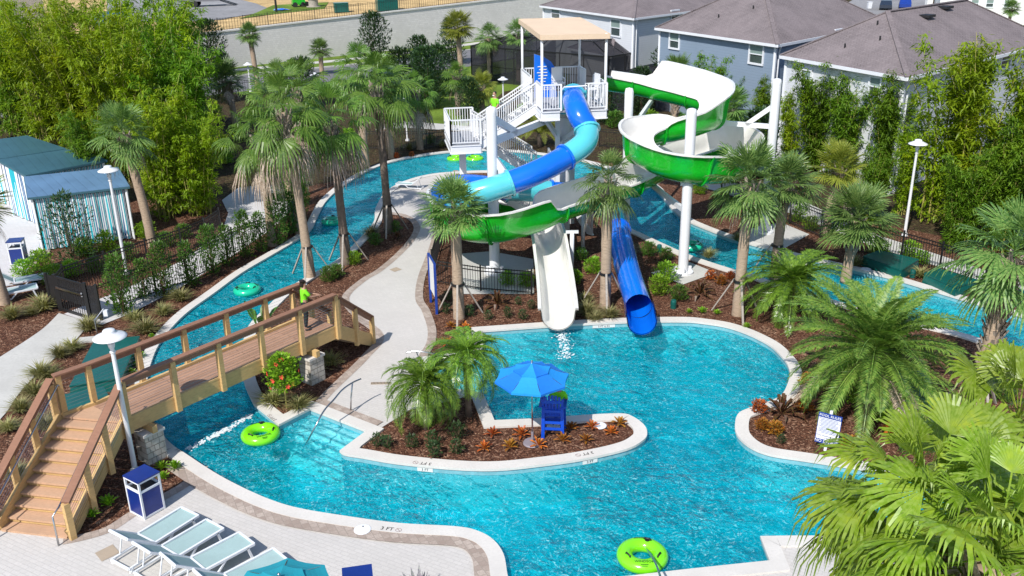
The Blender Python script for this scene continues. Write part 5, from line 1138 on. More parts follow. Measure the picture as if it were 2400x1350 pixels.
# spiky coloured plants
def rosette(name, m_, n, l, w_, R, el=(1.4, .1), cat='bromeliad', droop=.3):
    t = thing(name, '', cat); mb = MB()
    for i in range(n):
        f = i/n; a = i*GA; e = el[0]+(el[1]-el[0])*f; L = l*R.uniform(.8, 1.1); d = V((cos(e)*cos(a), cos(e)*sin(a), sin(e))); s = V((-sin(a), cos(a), 0)); b = V((0, 0, .03)); m1 = b+d*L*.5; m2 = b+d*L*.8-V((0, 0, L*.1*droop)); tip = b+d*L-V((0, 0, L*droop*.5)); lf = V((0, 0, w_*.5))
        mb.add([b, m1-s*w_+lf, m1+s*w_+lf, m2-s*w_*.8, m2+s*w_*.8, tip, m1], [(0, 6, 1), (0, 2, 6), (1, 6, 3), (6, 2, 4), (6, 4, 5, 3)])
    mb.build('leaves', M[m_], t); return t
brom = Rep(rosette('bromeliad', 'red', 18, .23, .026, random.Random(71))); brom2 = Rep(rosette('bromeliad', 'orange', 16, .22, .026, random.Random(72)))
BR = [(1154, 1022, 0, 'red and yellow bromeliad just right of the pygmy palm on the island'), (1135, 1055, 0, 'red and yellow bromeliad nearest the lower island edge on its left'), (1222, 1023, 0, 'dark red bromeliad left of the umbrella base'), (1195, 1052, 1, 'orange bromeliad between umbrella base and lower coping'), (1262, 1048, 0, 'red bromeliad touching the umbrella base plate'), (1318, 1036, 1, 'orange and red bromeliad below the blue chair'), (1338, 1008, 1, 'pale orange bromeliad right of the blue chair legs'), (1387, 1005, 0, 'bright red bromeliad beside the white skimmer lid at the upper island edge'), (1432, 1018, 0, 'small red bromeliad second from the island tip'), (1373, 1035, 1, 'yellow bromeliad in the middle of the island tip half'), (1452, 997, 1, 'orange bromeliad nearest the rounded island tip'),
      (1057, 768, 1, 'orange bromeliad in the corner bed left of the grey stake foot'), (1091, 773, 0, 'red bromeliad at the foot of the grey stake'), (1064, 790, 1, 'orange bromeliad in the middle of the corner bed'), (1048, 810, 0, 'red bromeliad next to the brown paver border'), (1086, 812, 1, 'yellow orange bromeliad in the corner bed nearest the pool')]
for i, (x, y, v, lab) in enumerate(BR): (brom2 if v else brom).put(P(x, y), i*.7, rnd.uniform(1.15, 1.4), lab, 'bromeliads')
ti = Rep(rosette('cordyline', 'purple', 22, .72, .05, random.Random(73), (1.5, .0), 'cordyline', .9))
for i, (x, y, s_, lab) in enumerate([(1165, 715, 1.1, 'burgundy and green cordyline left of the white exit flume'), (1640, 690, 1.15, 'burgundy cordyline below the bare column pad'), (1832, 972, 1.15, 'tall burgundy cordyline left of the pool rules sign'), (930, 560, .7, 'dark cordyline at the walkway bed edge')]): ti.put(P(x, y), i*1.2, s_, lab, 'cordylines')
cro = [Rep(bush('croton', '', 'croton', .5, .42, 330, 'orange', random.Random(75), .11, wl=.5)), Rep(bush('croton', '', 'croton', .5, .4, 330, 'red', random.Random(76), .10, wl=.5))]
for i, (x, y, s_, v, lab) in enumerate([(1777, 968, 1., 1, 'dark red croton at the narrow point of the right peninsula'), (1786, 1008, .8, 0, 'yellow orange croton nearest the peninsula coping'), (1817, 1018, .9, 0, 'orange croton below the tall cordyline'), (1885, 965, 1., 0, 'orange croton between cordyline and rules sign'), (1890, 905, 1., 1, 'dark red croton behind the tall cordyline'), (1925, 915, .9, 1, 'dark red croton under the date palm fronds'), (1937, 1048, .8, 0, 'orange croton at the foot of the rules sign'), (2090, 1020, 1., 1, 'red croton right of the rules sign'), (2115, 975, 1.1, 1, 'burgundy croton beneath the hanging dead frond'), (2145, 1000, 1., 1, 'burgundy croton farthest right on the peninsula'), (1990, 1052, .9, 0, 'orange croton under the bright fan leaves'),
     (1690, 668, .9, 0, 'orange croton beside the staked palm trunk'), (1665, 655, .9, 1, 'red croton behind the lower cordyline'), (1712, 655, .8, 1, 'red croton behind the staked palm trunk'), (930, 372, .9, 1, 'red croton by the far river coping'), (965, 368, .8, 1, 'dark red croton beside the far fence plants')]): cro[v].put(P(x, y), i*1.3, s_*.85, lab, 'crotons')
sml = Rep(bush('small_shrub', '', 'shrub', .34, .34, 260, 'dshrub', random.Random(77), .07))
for i, (x, y, s_, lab) in enumerate([(885, 1047, 1., 'small dark shrub nearest the mulch point of the island'), (908, 1050, .9, 'small dark shrub, second from the mulch point of the island'), (967, 1050, 1., 'small dark shrub below the nearer pygmy palm'), (1015, 1045, 1.1, 'small dark shrub at the pygmy palm foot'), (1018, 1072, 1.2, 'small trailing shrub growing over the lower island coping'), (1070, 1065, 1.1, 'small dark shrub near the lower coping left of the bromeliads'), (1072, 1030, 1.3, 'small dark shrub between palm and bromeliads'), (1045, 735, 1., 'small shrub left of the front sabal trunk'), (1100, 742, 1.1, 'small shrub right of the front sabal trunk'), (1145, 750, .9, 'small shrub below the left cordyline'), (1190, 745, 1., 'small shrub between left cordyline and white flume'), (1225, 750, 1., 'small shrub close to the white exit flume foot'), (1245, 725, .9, 'small shrub beside the white flume'), (1050, 705, 1., 'small shrub beside the blue framed board'), (1215, 715, .8, 'small shrub upslope of the white flume foot'), (1830, 1040, .7, 'small shrub at the peninsula coping')]): sml.put(P(x, y), i, s_, lab, 'small dark shrubs')
brt = Rep(rosette('bright_fern', 'shrub_b', 34, .26, .02, random.Random(78), (1.5, .5), 'fern'))
for i, (x, y, s_, lab) in enumerate([(356, 792, .7, 'small bright fern above the bridge by the river coping'), (330, 842, 1.2, 'bright fern behind the bridge rail, largest of three'), (322, 860, .9, 'bright fern behind the bridge rail, middle of three'), (309, 880, 1., 'bright fern behind the bridge rail, lowest of three'), (255, 1188, 1.3, 'bright fern left of the near navy bin'), (217, 1215, 1.1, 'bright fern next to the stair foot post'), (380, 1102, 1.1, 'bright fern between stone pier and pool coping'), (411, 1103, 1.2, 'bright fern closest to the pool coping corner'), (383, 1125, 1., 'bright fern right behind the near navy bin'), (1615, 735, .8, 'bright spiky plant between the pool edge and lower cordyline'), (1645, 735, 1.1, 'bright spiky plant below the lower cordyline'), (1680, 738, .9, 'bright spiky plant left of the staked palm foot'), (1750, 770, .9, 'bright spiky plant at the pool curve')]): brt.put(P(x, y), i, s_, lab, 'bright ferns')
ag = Rep(rosette('dracaena', 'silver', 40, .75, .032, random.Random(79), (1.5, .7), 'agave', .1))
for i, (x, y, s_, lab) in enumerate([(985, 1425, 1.15, 'silver striped spiky plant at the bottom edge beside the pool curve'), (735, 1420, .8, 'dark silver spiky plant poking up next to the teal umbrella')]): ag.put(P(x, y), i, s_, lab, 'silver spiky plants')
# bird of paradise behind the bridge
t = thing('bird_of_paradise', 'broad dark leaved plant rising behind the bridge rail', 'plant', P(610, 780)); mb = MB(); R = random.Random(80)
for i in range(7):
    a = i*GA+.4; e = R.uniform(.8, 1.35); L = R.uniform(1.0, 1.35); d = V((cos(e)*cos(a), cos(e)*sin(a), sin(e))); s = V((-sin(a), cos(a), 0)); b0 = V((0, 0, 0)); pts = []
    mb.beam(b0, d*L*.45, .03, .03)
    for k in range(7):
        f = k/6; c_ = d*(L*.4+L*.62*f)-V((0, 0, .12*f*f)); w_ = .15*sin(pi*min(1, f*.92+.06)); pts += [c_-s*w_+V((0, 0, w_*.4)), c_, c_+s*w_+V((0, 0, w_*.4))]
    mb.add(pts, [(k*3+j, k*3+j+1, k*3+j+4, k*3+j+3) for k in range(6) for j in range(2)])
mb.build('leaves', M['shrub'], t, smooth=True)
# hibiscus standard
t = bush('hibiscus_tree', 'small hibiscus tree with coral and yellow flowers beside the bridge pier', 'hibiscus', 1.0, 1.05, 1500, 'shrub_b', random.Random(81), .1, wl=.6); t.location = P(672, 955)+V((0, 0, .6))
mb = MB(); mb.cyl((0, 0, -.6), (0, 0, .2), .022, n=6); mb.build('stem', M['culm'], t)
R = random.Random(82)
for i in range(11):
    a = R.uniform(pi, 2*pi+.4); z = R.uniform(.15, 1.0); r = .46*sin(pi*min(.9, z*.75+.2)); c_ = V((cos(a)*r, sin(a)*r, z+.05)); mb = MB(); o = c_.normalized()
    for k in range(5):
        b = 2*pi*k/5; x = V((-sin(a), cos(a), 0)); u = x.cross(V((cos(a), sin(a), 0))); d = x*cos(b)+u*sin(b); d2 = x*cos(b+.5)+u*sin(b+.5); d3 = x*cos(b-.5)+u*sin(b-.5); ou = V((cos(a), sin(a), 0))*.03
        mb.add([c_, c_+d2*.06+ou, c_+d*.085+ou, c_+d3*.06+ou], [(0, 1, 2, 3)])
    mb.build('flower', M['yellow' if i % 4 == 3 else 'flower'], t)
# ================================================================ STREET AND POOL FURNITURE
UP = V((0, 0, 1))
def lamp_post(h, label):
    t = thing('street_lamp', label, 'street lamp', group='white pole lamps'); mb = MB(); mb.cyl((0, 0, 0), (0, 0, h-.3), .07, .05, 14); mb.cyl((0, 0, 0), (0, 0, .12), .14, .12, 14); mb.cyl((0, 0, h-.42), (0, 0, h-.3), .07, .09, 14); mb.cyl((0, 0, h-.55), (0, 0, h-.52), .075, n=14); mb.build('pole', M['white'], t, smooth=False)
    mb = MB()
    for k in range(4): a = pi/2*k+.4; mb.beam((cos(a)*.08, sin(a)*.08, h-.3), (cos(a)*.08, sin(a)*.08, h-.1), .015, .015)
    mb.cyl((0, 0, h-.3), (0, 0, h-.12), .05, n=12); mb.build('lantern', M['white'], t)
    mb = MB(); mb.lathe([(.40, h-.14), (.40, h-.125), (.33, h-.09), (.2, h-.03), (.15, h), (.15, h+.03), (.13, h+.06), (.05, h+.07), (.001, h+.07)], n=32); mb.lathe([(.40, h-.14), (.3, h-.12), (.1, h-.08)], n=32); mb.build('lamp_shade', M['white'], t, smooth=True)
    return t
LM = [((318, 1108), 778, 1., 'near white saucer lamp in front of the footbridge stair'), ((297, 642), 392, 1., 'white saucer lamp standing before the striped cabana'), ((2120, 552), 330, 1., 'white saucer lamp beside the tall bamboo at the right'),
      ((588, 215), 148, 1, 'small white lamp by the road right of the rough booted palm'), ((1180, 262), 182, 1, 'small white lamp left of the tower stairs'), ((1012, 185), 118, 1, 'small white lamp behind the middle palms'), ((742, 225), 172, 1, 'small white lamp half hidden in the drooping fan palms'), ((955, 330), 232, 1, 'slim white lamp beside the far black fence')]
for i, (b, ty_, s_, lab) in enumerate(LM):
    h = hz(b[0], b[1], ty_)
    lm = lamp_post(h, lab); lm.location = P(*b)
def fence(name, pts, h, label, gap=.11, post_every=2.4, group=None, mat_='black', rz_=lambda p: 0., pk=.018, ends=True):
    t = thing(name, label, 'fence', pts[0] if len(pts[0]) == 3 else (*pts[0], 0), group=group); pts = [V((p[0], p[1], p[2] if len(p) > 2 else 0)) for p in pts]
    pan = MB(); first = True
    for A, B in zip(pts[:-1], pts[1:]):
        L = (B-A).length; n = max(1, round(L/post_every))
        for i in range(n):
            a = A.lerp(B, i/n); b = A.lerp(B, (i+1)/n)
            for z in (.12, h-.18, h-.04): pan.beam(a+UP*z, b+UP*z, .03, .035)
            m_ = max(2, int((b-a).length/gap))
            for k in range(1, m_): q = a.lerp(b, k/m_); pan.beam(q+UP*.05, q+UP*h, pk, pk, up=V((0, 1, 0)))
            for q in ([a, b] if (B is pts[-1] and i == n-1) else [a]):
                mb = MB(); mb.beam(q, q+UP*(h+.08), .06, .06, up=V((0, 1, 0))); mb.build('fence_post', M[mat_], t, world=True)
    pan.build('picket_panel', M[mat_], t, world=True); return t
fence('metal_fence', [P(*q) for q in [(270, 724), (367, 690), (440, 664), (550, 604), (633, 573), (690, 538), (706, 495), (712, 470)]], 1.3, 'black picket fence behind the upright shrubs along the left river bank')
fence('metal_fence', [P(*q) for q in [(140, 728), (160, 702), (255, 668), (350, 635), (430, 607), (485, 582), (520, 556)]], 1.35, 'black picket fence between the cabana planting and the inner sidewalk')
fence('metal_fence', [P(*q) for q in [(1052, 530), (1030, 590), (1014, 652)]], 1.15, 'short black fence along the walkway beside the slide pad')
fence('metal_fence', [P(*q) for q in [(1022, 665), (1127, 682), (1246, 692)]], 1.0, 'low black fence in front of the slide column pad')
fence('metal_fence', [P(*q) for q in [(840, 350), (920, 352), (1000, 350), (1045, 345)]], 1.2, 'black fence beyond the river left of the stair landing')
fence('metal_fence', [P(*q) for q in [(1405, 345), (1480, 352), (1545, 372)]], 1.2, 'black fence piece behind the slide between tower and second bend')
fence('metal_fence', [P(*q) for q in [(1690, 455), (1780, 492), (1850, 525), (2000, 592), (2110, 612), (2200, 640), (2420, 712)]], 1.25, 'long black fence between the right river bank and the bamboo')
fence('metal_fence', [P(*q) for q in [(455, 240), (560, 226), (660, 214), (760, 202)]], 1.3, 'black fence at the near edge of the far road', gap=.2)
wf = []
for k in range(15):
    q = w0.lerp(w1, (.30+.52*k/14)); q = q+wnn*.3; wf.append((q.x, q.y, tz(*q)+.1))
fence('metal_fence', wf, 1.25, 'black fence standing on top of the retaining wall', gap=.3, post_every=3.2, pk=.03)
# gate
G0 = P(143, 728); G1 = P(213, 750); gd = (G1-G0).normalized(); t = thing('metal_gate', 'black mesh pedestrian gate with silver push bar across the pale path', 'gate', G0)
for q in (G0, G1):
    mb = MB(); mb.beam(q, q+UP*1.45, .11, .11, up=V((0, 1, 0))); mb.build('gate_post', M['black'], t, world=True)
for q in (G0-gd*.55, G1+gd*.5+V((.0, .2, 0))):
    mb = MB(); mb.beam(q, q+UP*1.4, .09, .09, up=V((0, 1, 0))); mb.build('gate_post', M['black'], t, world=True)
mb = MB(); mb.beam(G0+UP*1.36, G1+UP*1.36, .05, .08); mb.beam(G0+UP*.08, G1+UP*.08, .05, .1); mb.beam(G0+gd*.1+UP*.08, G0+gd*.1+UP*1.36, .05, .06, up=V((0, 1, 0))); mb.beam(G1-gd*.1+UP*.08, G1-gd*.1+UP*1.36, .05, .06, up=V((0, 1, 0)))
for k in range(1, 13): q = G0.lerp(G1, k/13); mb.beam(q+UP*.1, q+UP*1.34, .018, .018, up=V((0, 1, 0)))
mb.build('gate_frame', M['black'], t, world=True)
mb = MB(); mb.slab([G0+UP*.5, G1+UP*.5, G1+UP*1.32, G0+UP*1.32], .006); mb.build('mesh_panel', M['perf'], t, world=True)
for a, b, lab in ((G0-gd*.55, G0, ''), (G1, G1+gd*.5+V((0, .2, 0)), '')):
    mb = MB(); mb.slab([a+UP*.1, b+UP*.1, b+UP*1.35, a+UP*1.35], .006); mb.build('side_mesh', M['perf'], t, world=True)
gn = V((gd.y, -gd.x, 0)); mb = MB(); mb.beam(G0+gd*.12+UP*.98+gn*.08, G1-gd*.12+UP*.98+gn*.08, .05, .07); mb.beam(G1-gd*.16+UP*.9+gn*.06, G1-gd*.16+UP*1.06+gn*.06, .06, .05, up=V((0, 1, 0))); mb.build('push_bar', M['steel'], t, world=True)
# swing arm post by the gate
t = thing('reader_post', 'bent grey reader post with small box by the gate path', 'post', P(232, 800)); mb = MB(); mb.tube([(0, 0, 0), (0, 0, .8), (.25, .25, 1.1)], .025, 8); mb.build('post', M['steel'], t); mb = MB(); mb.box((.3, .25, .95), (.14, .1, .22)); mb.build('reader_box', M['trim'], t)
# cabanas
M['fascia'] = mat('teal_fascia', (.05, .13, .17), .5, .1, 3)
def cabana(c4, label, rm, zn=2.5, zf_=2.85):
    nl, nr, fr_, fl = [P(x, y, z) for (x, y), z in zip(c4, (zn, zn, zf_, zf_))]
    t = thing('cabana', label, 'cabana', (nl.x, nl.y, 0), group='striped cabanas'); cen = (nl+nr+fr_+fl)/4
    mb = MB(); ex = lambda p: p+(p-cen)*.03; pts = [ex(nl), ex(nr), ex(fr_), ex(fl)]; mb.slab(pts, .08); mb.build('roof', M[rm], t, world=True)
    mb = MB()
    for a, b in zip(pts, pts[1:]+pts[:1]): mb.beam(a-UP*.06, b-UP*.06, .05, .09)
    mb.build('fascia', M['fascia'], t, world=True)
    ins = [p+(cen-p)*.05 for p in (nl, nr, fr_, fl)]
    for p in ins:
        mb = MB(); mb.beam((p.x, p.y, 0), (p.x, p.y, p.z-.1), .1, .1, up=V((0, 1, 0))); mb.build('post', M['white'], t, world=True)
    for a, b in ((0, 1), (1, 2), (3, 0), (2, 3)):
        A, B = ins[a], ins[b]; n = max(12, int((B-A).length/.09)); d = (B-A); d.z = 0; d.normalize(); nn = V((d.y, -d.x, 0)); vs = []
        for k in range(n+1):
            q = A.lerp(B, .03+.94*k/n); o = nn*(.045*sin(k*1.9)+.03*sin(k*.77)); vs += [(q.x+o.x*.3, q.y+o.y*.3, q.z-.16), (q.x+o.x*1.5, q.y+o.y*1.5, .05)]
        mb = MB(); mb.add(vs, [(2*k, 2*k+1, 2*k+3, 2*k+2) for k in range(n)]); mb.build('curtain', M['stripes'], t, smooth=True, world=True)
    return t
cabana([(68, 462), (300, 436), (273, 392), (60, 414)], 'nearest cabana, roof with painted pale blue sky reflection over teal and white striped curtains', 'cabana_roof_sky', 2.5, 2.75)
cabana([(63, 410), (247, 375), (187, 346), (-2, 374)], 'middle cabana with teal metal roof partly behind the nearest one', 'cabana_roof')
cabana([(-5, 372), (153, 348), (62, 318), (-90, 338)], 'farthest cabana, dark teal roof under the bamboo', 'cabana_roof')
# litter bins
def bin_(label, loc, rz_, swoosh=True):
    t = thing('litter_bin', label, 'litter bin', loc, rz_, 'navy and white litter bins'); a = .27; h = 1.04
    for x in (-a, a):
        for y in (-a, a):
            mb = MB(); mb.beam((x, y, 0), (x, y, h), .045, .045, up=V((0, 1, 0))); mb.build('corner_post', M['trim'], t)
    for z in (.06, .76, h-.03):
        mb = MB()
        for p, q in (((-a, -a), (a, -a)), ((a, -a), (a, a)), ((a, a), (-a, a)), ((-a, a), (-a, -a))): mb.beam((*p, z), (*q, z), .04, .05)
        mb.build('frame_ring', M['trim'], t)
    for x, y, w_, d in ((0, -a, .5, .02), (a, 0, .02, .5), (0, a, .5, .02), (-a, 0, .02, .5)):
        mb = MB(); mb.box((x, y, .41), (w_, d, .66)); mb.build('side_panel', M['navy'], t)
    mb = MB(); mb.box((0, 0, h+.01), (.60, .60, .035)); mb.build('lid', M['navy'], t)
    mb = MB(); mb.box((0, 0, .42), (.44, .44, .64)); mb.build('liner', M['black'], t)
    if swoosh:
        mb = MB(); vs = []
        for k in range(9):
            f = k/8; x = -.16+.32*f; z = .2+.32*f**1.6; w_ = .05*sin(pi*f)+.004; vs += [(x, -a-.014, z-w_*.2), (x-.03, -a-.014, z+w_)]
        mb.add(vs, [(2*k, 2*k+2, 2*k+3, 2*k+1) for k in range(8)]); mb.build('swoosh_decal', M['sling'], t)
    return t
def bin_at(L, Fr, R_, label, sw=True):
    l = P(*L); f_ = P(*Fr); r = P(*R_); c_ = (l+r)/2; v = (r-f_); bin_(label, c_, atan2(v.y, v.x), sw)
bin_at((307, 1203), (338, 1221), (387, 1193), 'navy litter bin with white frame standing at the foot of the near lamp', False)
bin_at((22, 622), (58, 630), (72, 613), 'navy litter bin with pale swoosh on the cabana plaza')
c_ = P(838, 1350, 1.05); bin_('navy litter bin cut off by the bottom edge near the silver plants', (c_.x, c_.y, 0), .2, False)
# sun loungers
def lounger():
    t = thing('sun_lounger', '', 'sun lounger'); z = .36; w_ = .31
    mb = MB(); n = 10; vs = []
    for i in range(n+1): x = 1.18*i/n; s_ = -.02*sin(pi*i/n); vs += [(x, -w_+.03, z+s_), (x, w_-.03, z+s_)]
    vs2 = [(x, y, q-.012) for x, y, q in vs]; mb.add(vs, [(2*i, 2*i+2, 2*i+3, 2*i+1) for i in range(n)]); mb.add(vs2, [(2*i, 2*i+1, 2*i+3, 2*i+2) for i in range(n)]); mb.build('seat_sling', M['sling'], t)
    bx0, bz0 = 0, z; ca, sa = cos(radians(38)), sin(radians(38)); mb = MB(); Bk = lambda s_, y, o=0: (bx0-s_*ca-o*sa, y, bz0+s_*sa-o*ca)
    mb.add([Bk(0, -w_+.03), Bk(.76, -w_+.03), Bk(.76, w_-.03), Bk(0, w_-.03), Bk(0, -w_+.03, .012), Bk(.76, -w_+.03, .012), Bk(.76, w_-.03, .012), Bk(0, w_-.03, .012)], [(3, 2, 1, 0), (4, 5, 6, 7), (1, 2, 6, 5), (0, 1, 5, 4), (2, 3, 7, 6)]); mb.build('back_sling', M['sling'], t)
    for y in (-w_, w_):
        mb = MB(); mb.beam((-.02, y, z), (1.2, y, z), .05, .055); mb.build('side_rail', M['trim'], t)
        mb = MB(); mb.beam(Bk(0, y), Bk(.8, y), .045, .05); mb.build('back_rail', M['trim'], t)
        mb = MB(); mb.beam((-.72, y, .12), (.25, y, .12), .04, .05); mb.beam((.25, y, .12), (.5, y, z), .04, .04); mb.build('lower_rail', M['trim'], t)
        mb = MB(); mb.beam((1.02, y, z), (1.12, y, 0), .05, .05); mb.build('leg', M['trim'], t)
        mb = MB(); mb.beam((-.62, y, .12), (-.7, y, 0), .05, .05); mb.build('leg', M['trim'], t)
        mb = MB(); mb.beam(Bk(.45, y), (-.5, y, .12), .025, .025); mb.build('prop', M['trim'], t)
    for x, zz in ((1.2, z), (-.72, .12), (0, z)):
        mb = MB(); mb.beam((x, -w_, zz), (x, w_, zz), .045, .05); mb.build('cross_bar', M['trim'], t)
    mb = MB(); mb.beam(Bk(.8, -w_), Bk(.8, w_), .045, .05); mb.build('head_bar', M['trim'], t)
    return t
lg = Rep(lounger())
for i, (fx, fy, hx, hy, lab) in enumerate([(437, 1204, 343, 1262, 'pale aqua sun lounger nearest the navy bin, back raised'), (495, 1234, 398, 1292, 'pale aqua sun lounger, second from the navy bin'), (566, 1268, 464, 1322, 'pale aqua sun lounger, third from the navy bin'), (648, 1306, 542, 1362, 'pale aqua sun lounger beside the teal umbrella, cut by the bottom edge')]):
    a = P(hx, hy, .36); b = P(fx, fy, .36); lg.put((a.x, a.y, 0), atan2(b.y-a.y, b.x-a.x), 1, lab, 'sun loungers')
lg.put(P(38, 678), .5, 1, 'sun lounger by the cabana plaza bin, back raised', 'sun loungers'); lg.put(P(10, 705), .55, 1, 'sun lounger below the other one near the thick palm trunk', 'sun loungers')
# umbrellas
def umbrella(label, loc, h, r, rz_, m1, m2, base=True, drop=.42, n=8, pole=True):
    t = thing('pool_umbrella', label, 'umbrella', loc, rz_)
    if pole: mb = MB(); mb.cyl((0, 0, 0), (0, 0, h+.08), .022, n=10); mb.build('pole', M['steel'], t, smooth=True)
    if base: mb = MB(); mb.lathe([(.001, .07), (.24, .06), (.26, .03), (.26, .02)], n=24); mb.cyl((0, 0, .05), (0, 0, .38), .035, n=10); mb.build('base_plate', mat('grey_base', (.25, .22, .25), .6, .1, 5), t, smooth=False)
    def tier(r_in, r_out, z_in, z_out, val, name, mm):
        for j in range(n):
            mb = MB(); a0 = 2*pi*j/n; a1 = 2*pi*(j+1)/n; vs = []; K_ = 5
            for i in range(K_+1):
                f = i/K_; rr_ = r_in+(r_out-r_in)*f; z = z_in+(z_out-z_in)*f-.03*sin(pi*f)
                for k in range(5):
                    g_ = k/4; p0 = V((cos(a0), sin(a0)))*rr_; p1 = V((cos(a1), sin(a1)))*rr_; q = p0.lerp(p1, g_)*(1-.03*sin(pi*g_)*f); vs.append((q.x, q.y, z-.012*sin(pi*g_)*f))
            mb.add(vs, [(i*5+k, (i+1)*5+k, (i+1)*5+k+1, i*5+k+1) for i in range(K_) for k in range(4)])
            e = [vs[K_*5+k] for k in range(5)]; mb.add(e+[(x, y, z-val) for x, y, z in e], [(k, k+5, k+6, k+1) for k in range(4)]); mb.build(name, M[mm if j % 2 else m1], t)
    tier(.0, r*.5, h+.02, h-drop*.36, .04, 'vent_panel', m2); tier(r*.42, r, h-drop*.36, h-drop, .06, 'canopy_panel', m2)
    mb = MB()
    for j in range(n): a = 2*pi*j/n; mb.beam((0, 0, h-.02), (cos(a)*r*.99, sin(a)*r*.99, h-drop-.015), .015, .015)
    mb.build('ribs', M['steel'], t); mb = MB(); mb.lathe([(.03, h+.02), (.03, h+.07), (.001, h+.08)], n=10); mb.build('finial', M['steel'], t)
    return t
umbrella('bright blue octagonal umbrella standing on the island beside the blue chair', P(1248, 1040), 2.42, 1.0, .2, 'umb', 'umb_lit')
c_ = P(655, 1358, 2.3); umbrella('teal umbrella top showing at the bottom edge beside the loungers', (c_.x, c_.y, 0), 2.35, 1.0, .1, 'teal_canvas', 'teal_canvas', False, .35)
# tall blue lifeguard chair (faces the pool)
t = thing('lifeguard_chair', 'tall bright blue slatted chair facing the pool on the island', 'chair', P(1297, 1016), -.12); cb = M['chair_blue']; zs = .72
for x, y, tx_, ty_ in ((-.27, -.27, -.25, -.3), (.27, -.27, .25, -.3), (-.29, .32, -.27, .25), (.29, .32, .27, .25)):
    mb = MB(); mb.beam((x, y, 0), (tx_, ty_, zs+(.28 if y < 0 else .26)), .09, .045, up=V((0, 1, 0))); mb.build('leg', cb, t)
mb = MB()
for k in range(6): mb.box((0, .26-.09*k, zs+.06-.02*k), (.54, .08, .025))
mb.build('seat', cb, t)
for k in range(7):
    x = (k-3)*.078; h_ = .68-.012*(k-3)**2; mb = MB(); mb.beam((x, -.24, zs-.02), (x*1.18, -.42, zs+h_), .068, .022, up=V((0, 1, 0))); mb.build('back_slat', cb, t)
mb = MB(); mb.beam((-.27, -.38, zs+.46), (.27, -.38, zs+.46), .03, .08); mb.beam((-.27, -.31, zs+.14), (.27, -.31, zs+.14), .03, .08); mb.build('back_rail', cb, t)
for x in (-.31, .31): mb = MB(); mb.box((x, -.03, zs+.29), (.12, .68, .028)); mb.build('armrest', cb, t)
for z, y in ((.3, -.27), (.5, -.28), (.25, .3)): mb = MB(); mb.beam((-.27, y, z), (.27, y, z), .03, .07); mb.build('rung', cb, t)
for x in (-.28, .28): mb = MB(); mb.beam((x, -.27, .3), (x, .3, .3), .03, .07); mb.build('side_rung', cb, t)
mb = MB(); mb.box((0, .42, .3), (.54, .26, .03)); mb.build('footrest', cb, t)
# float rings
def ring(m_, text=True):
    t = thing('float_ring', '', 'float ring'); R0_, r_ = .37, .175; mb = MB(); vs = []; nu, nv = 48, 16
    for i in range(nu):
        a = 2*pi*i/nu
        for j in range(nv): b = 2*pi*j/nv; rr_ = R0_+r_*cos(b); vs.append((rr_*cos(a), rr_*sin(a), .12+r_*sin(b)*.85))
    mb.add(vs, [(i*nv+j, ((i+1) % nu)*nv+j, ((i+1) % nu)*nv+(j+1) % nv, i*nv+(j+1) % nv) for i in range(nu) for j in range(nv)]); mb.build('tube', M[m_], t, smooth=True)
    for a in (-2.6, -.5, 1.2):
        mb = MB(); c_ = V((cos(a)*R0_, sin(a)*R0_, .12+r_*.87)); d = V((-sin(a), cos(a), 0)); mb.tube([c_-d*.075-UP*.01, c_-d*.06+UP*.025, c_+d*.06+UP*.025, c_+d*.075-UP*.01], .02, 6); mb.build('handle', M['black'], t, smooth=True)
        mb = MB(); mb.lathe([(.001, 0), (.06, -.006), (.065, -.03)], c_+UP*.006, 12); mb.build('handle_patch', M['ink'] if a > 1 else M[m_], t)
    if text:
        text_mesh('WINDSOR', .085, 'lettering', M['ink'], t, frame_m((0, -R0_-.02, .12+r_*.87), (1, 0, 0), (0, 1, .18)), .002); text_mesh('WINDSOR', .075, 'lettering', M['ink'], t, frame_m((0.02, R0_+.04, .12+r_*.84), (-1, 0, 0), (0, -1, .2)), .002)
        for k in range(2): mb = MB(); mb.box((0, -R0_-.10-.035*k, .12+r_*(.80-.07*k)), (.16-.04*k, .012, .004)); mb.build('small_print', M['ink'], t)
    return t
rl_ = Rep(ring('ring_lime')); rt = Rep(ring('ring_teal', True))
RG = 'float rings drifting on the water'
rl_.put(P(612, 1026, WP), .5, 1.0, 'lime green float ring beside the underwater entry steps', RG, (0, 0)); rl_.put(P(1505, 1313, WP), -.05, 1.06, 'lime green float ring with lettering at the bottom edge under the handrail', RG)
rl_.put(P(1068, 376, WP), 1.5, 1.0, 'lime green float ring on the far bend, left of two by the landing post', RG); rl_.put(P(1113, 376, WP), 2.5, 1.0, 'lime green float ring on the far bend, right of two by the landing post', RG)
rt.put(P(580, 686, -.06), 2.2, .98, 'sea green float ring in the left river branch above the bridge', RG); rt.put(P(779, 523, -.06), .4, .95, 'sea green float ring behind the dark palm trunk in the river', RG); rt.put(P(1620, 582, -.06), 1., .95, 'sea green float ring behind the white column in the right river branch', RG)
rl_.put(P(1236, 470, .0)+V((0, 0, .0)), .3, .9, 'lime green float ring lying under the blue tube behind the green flume', RG)
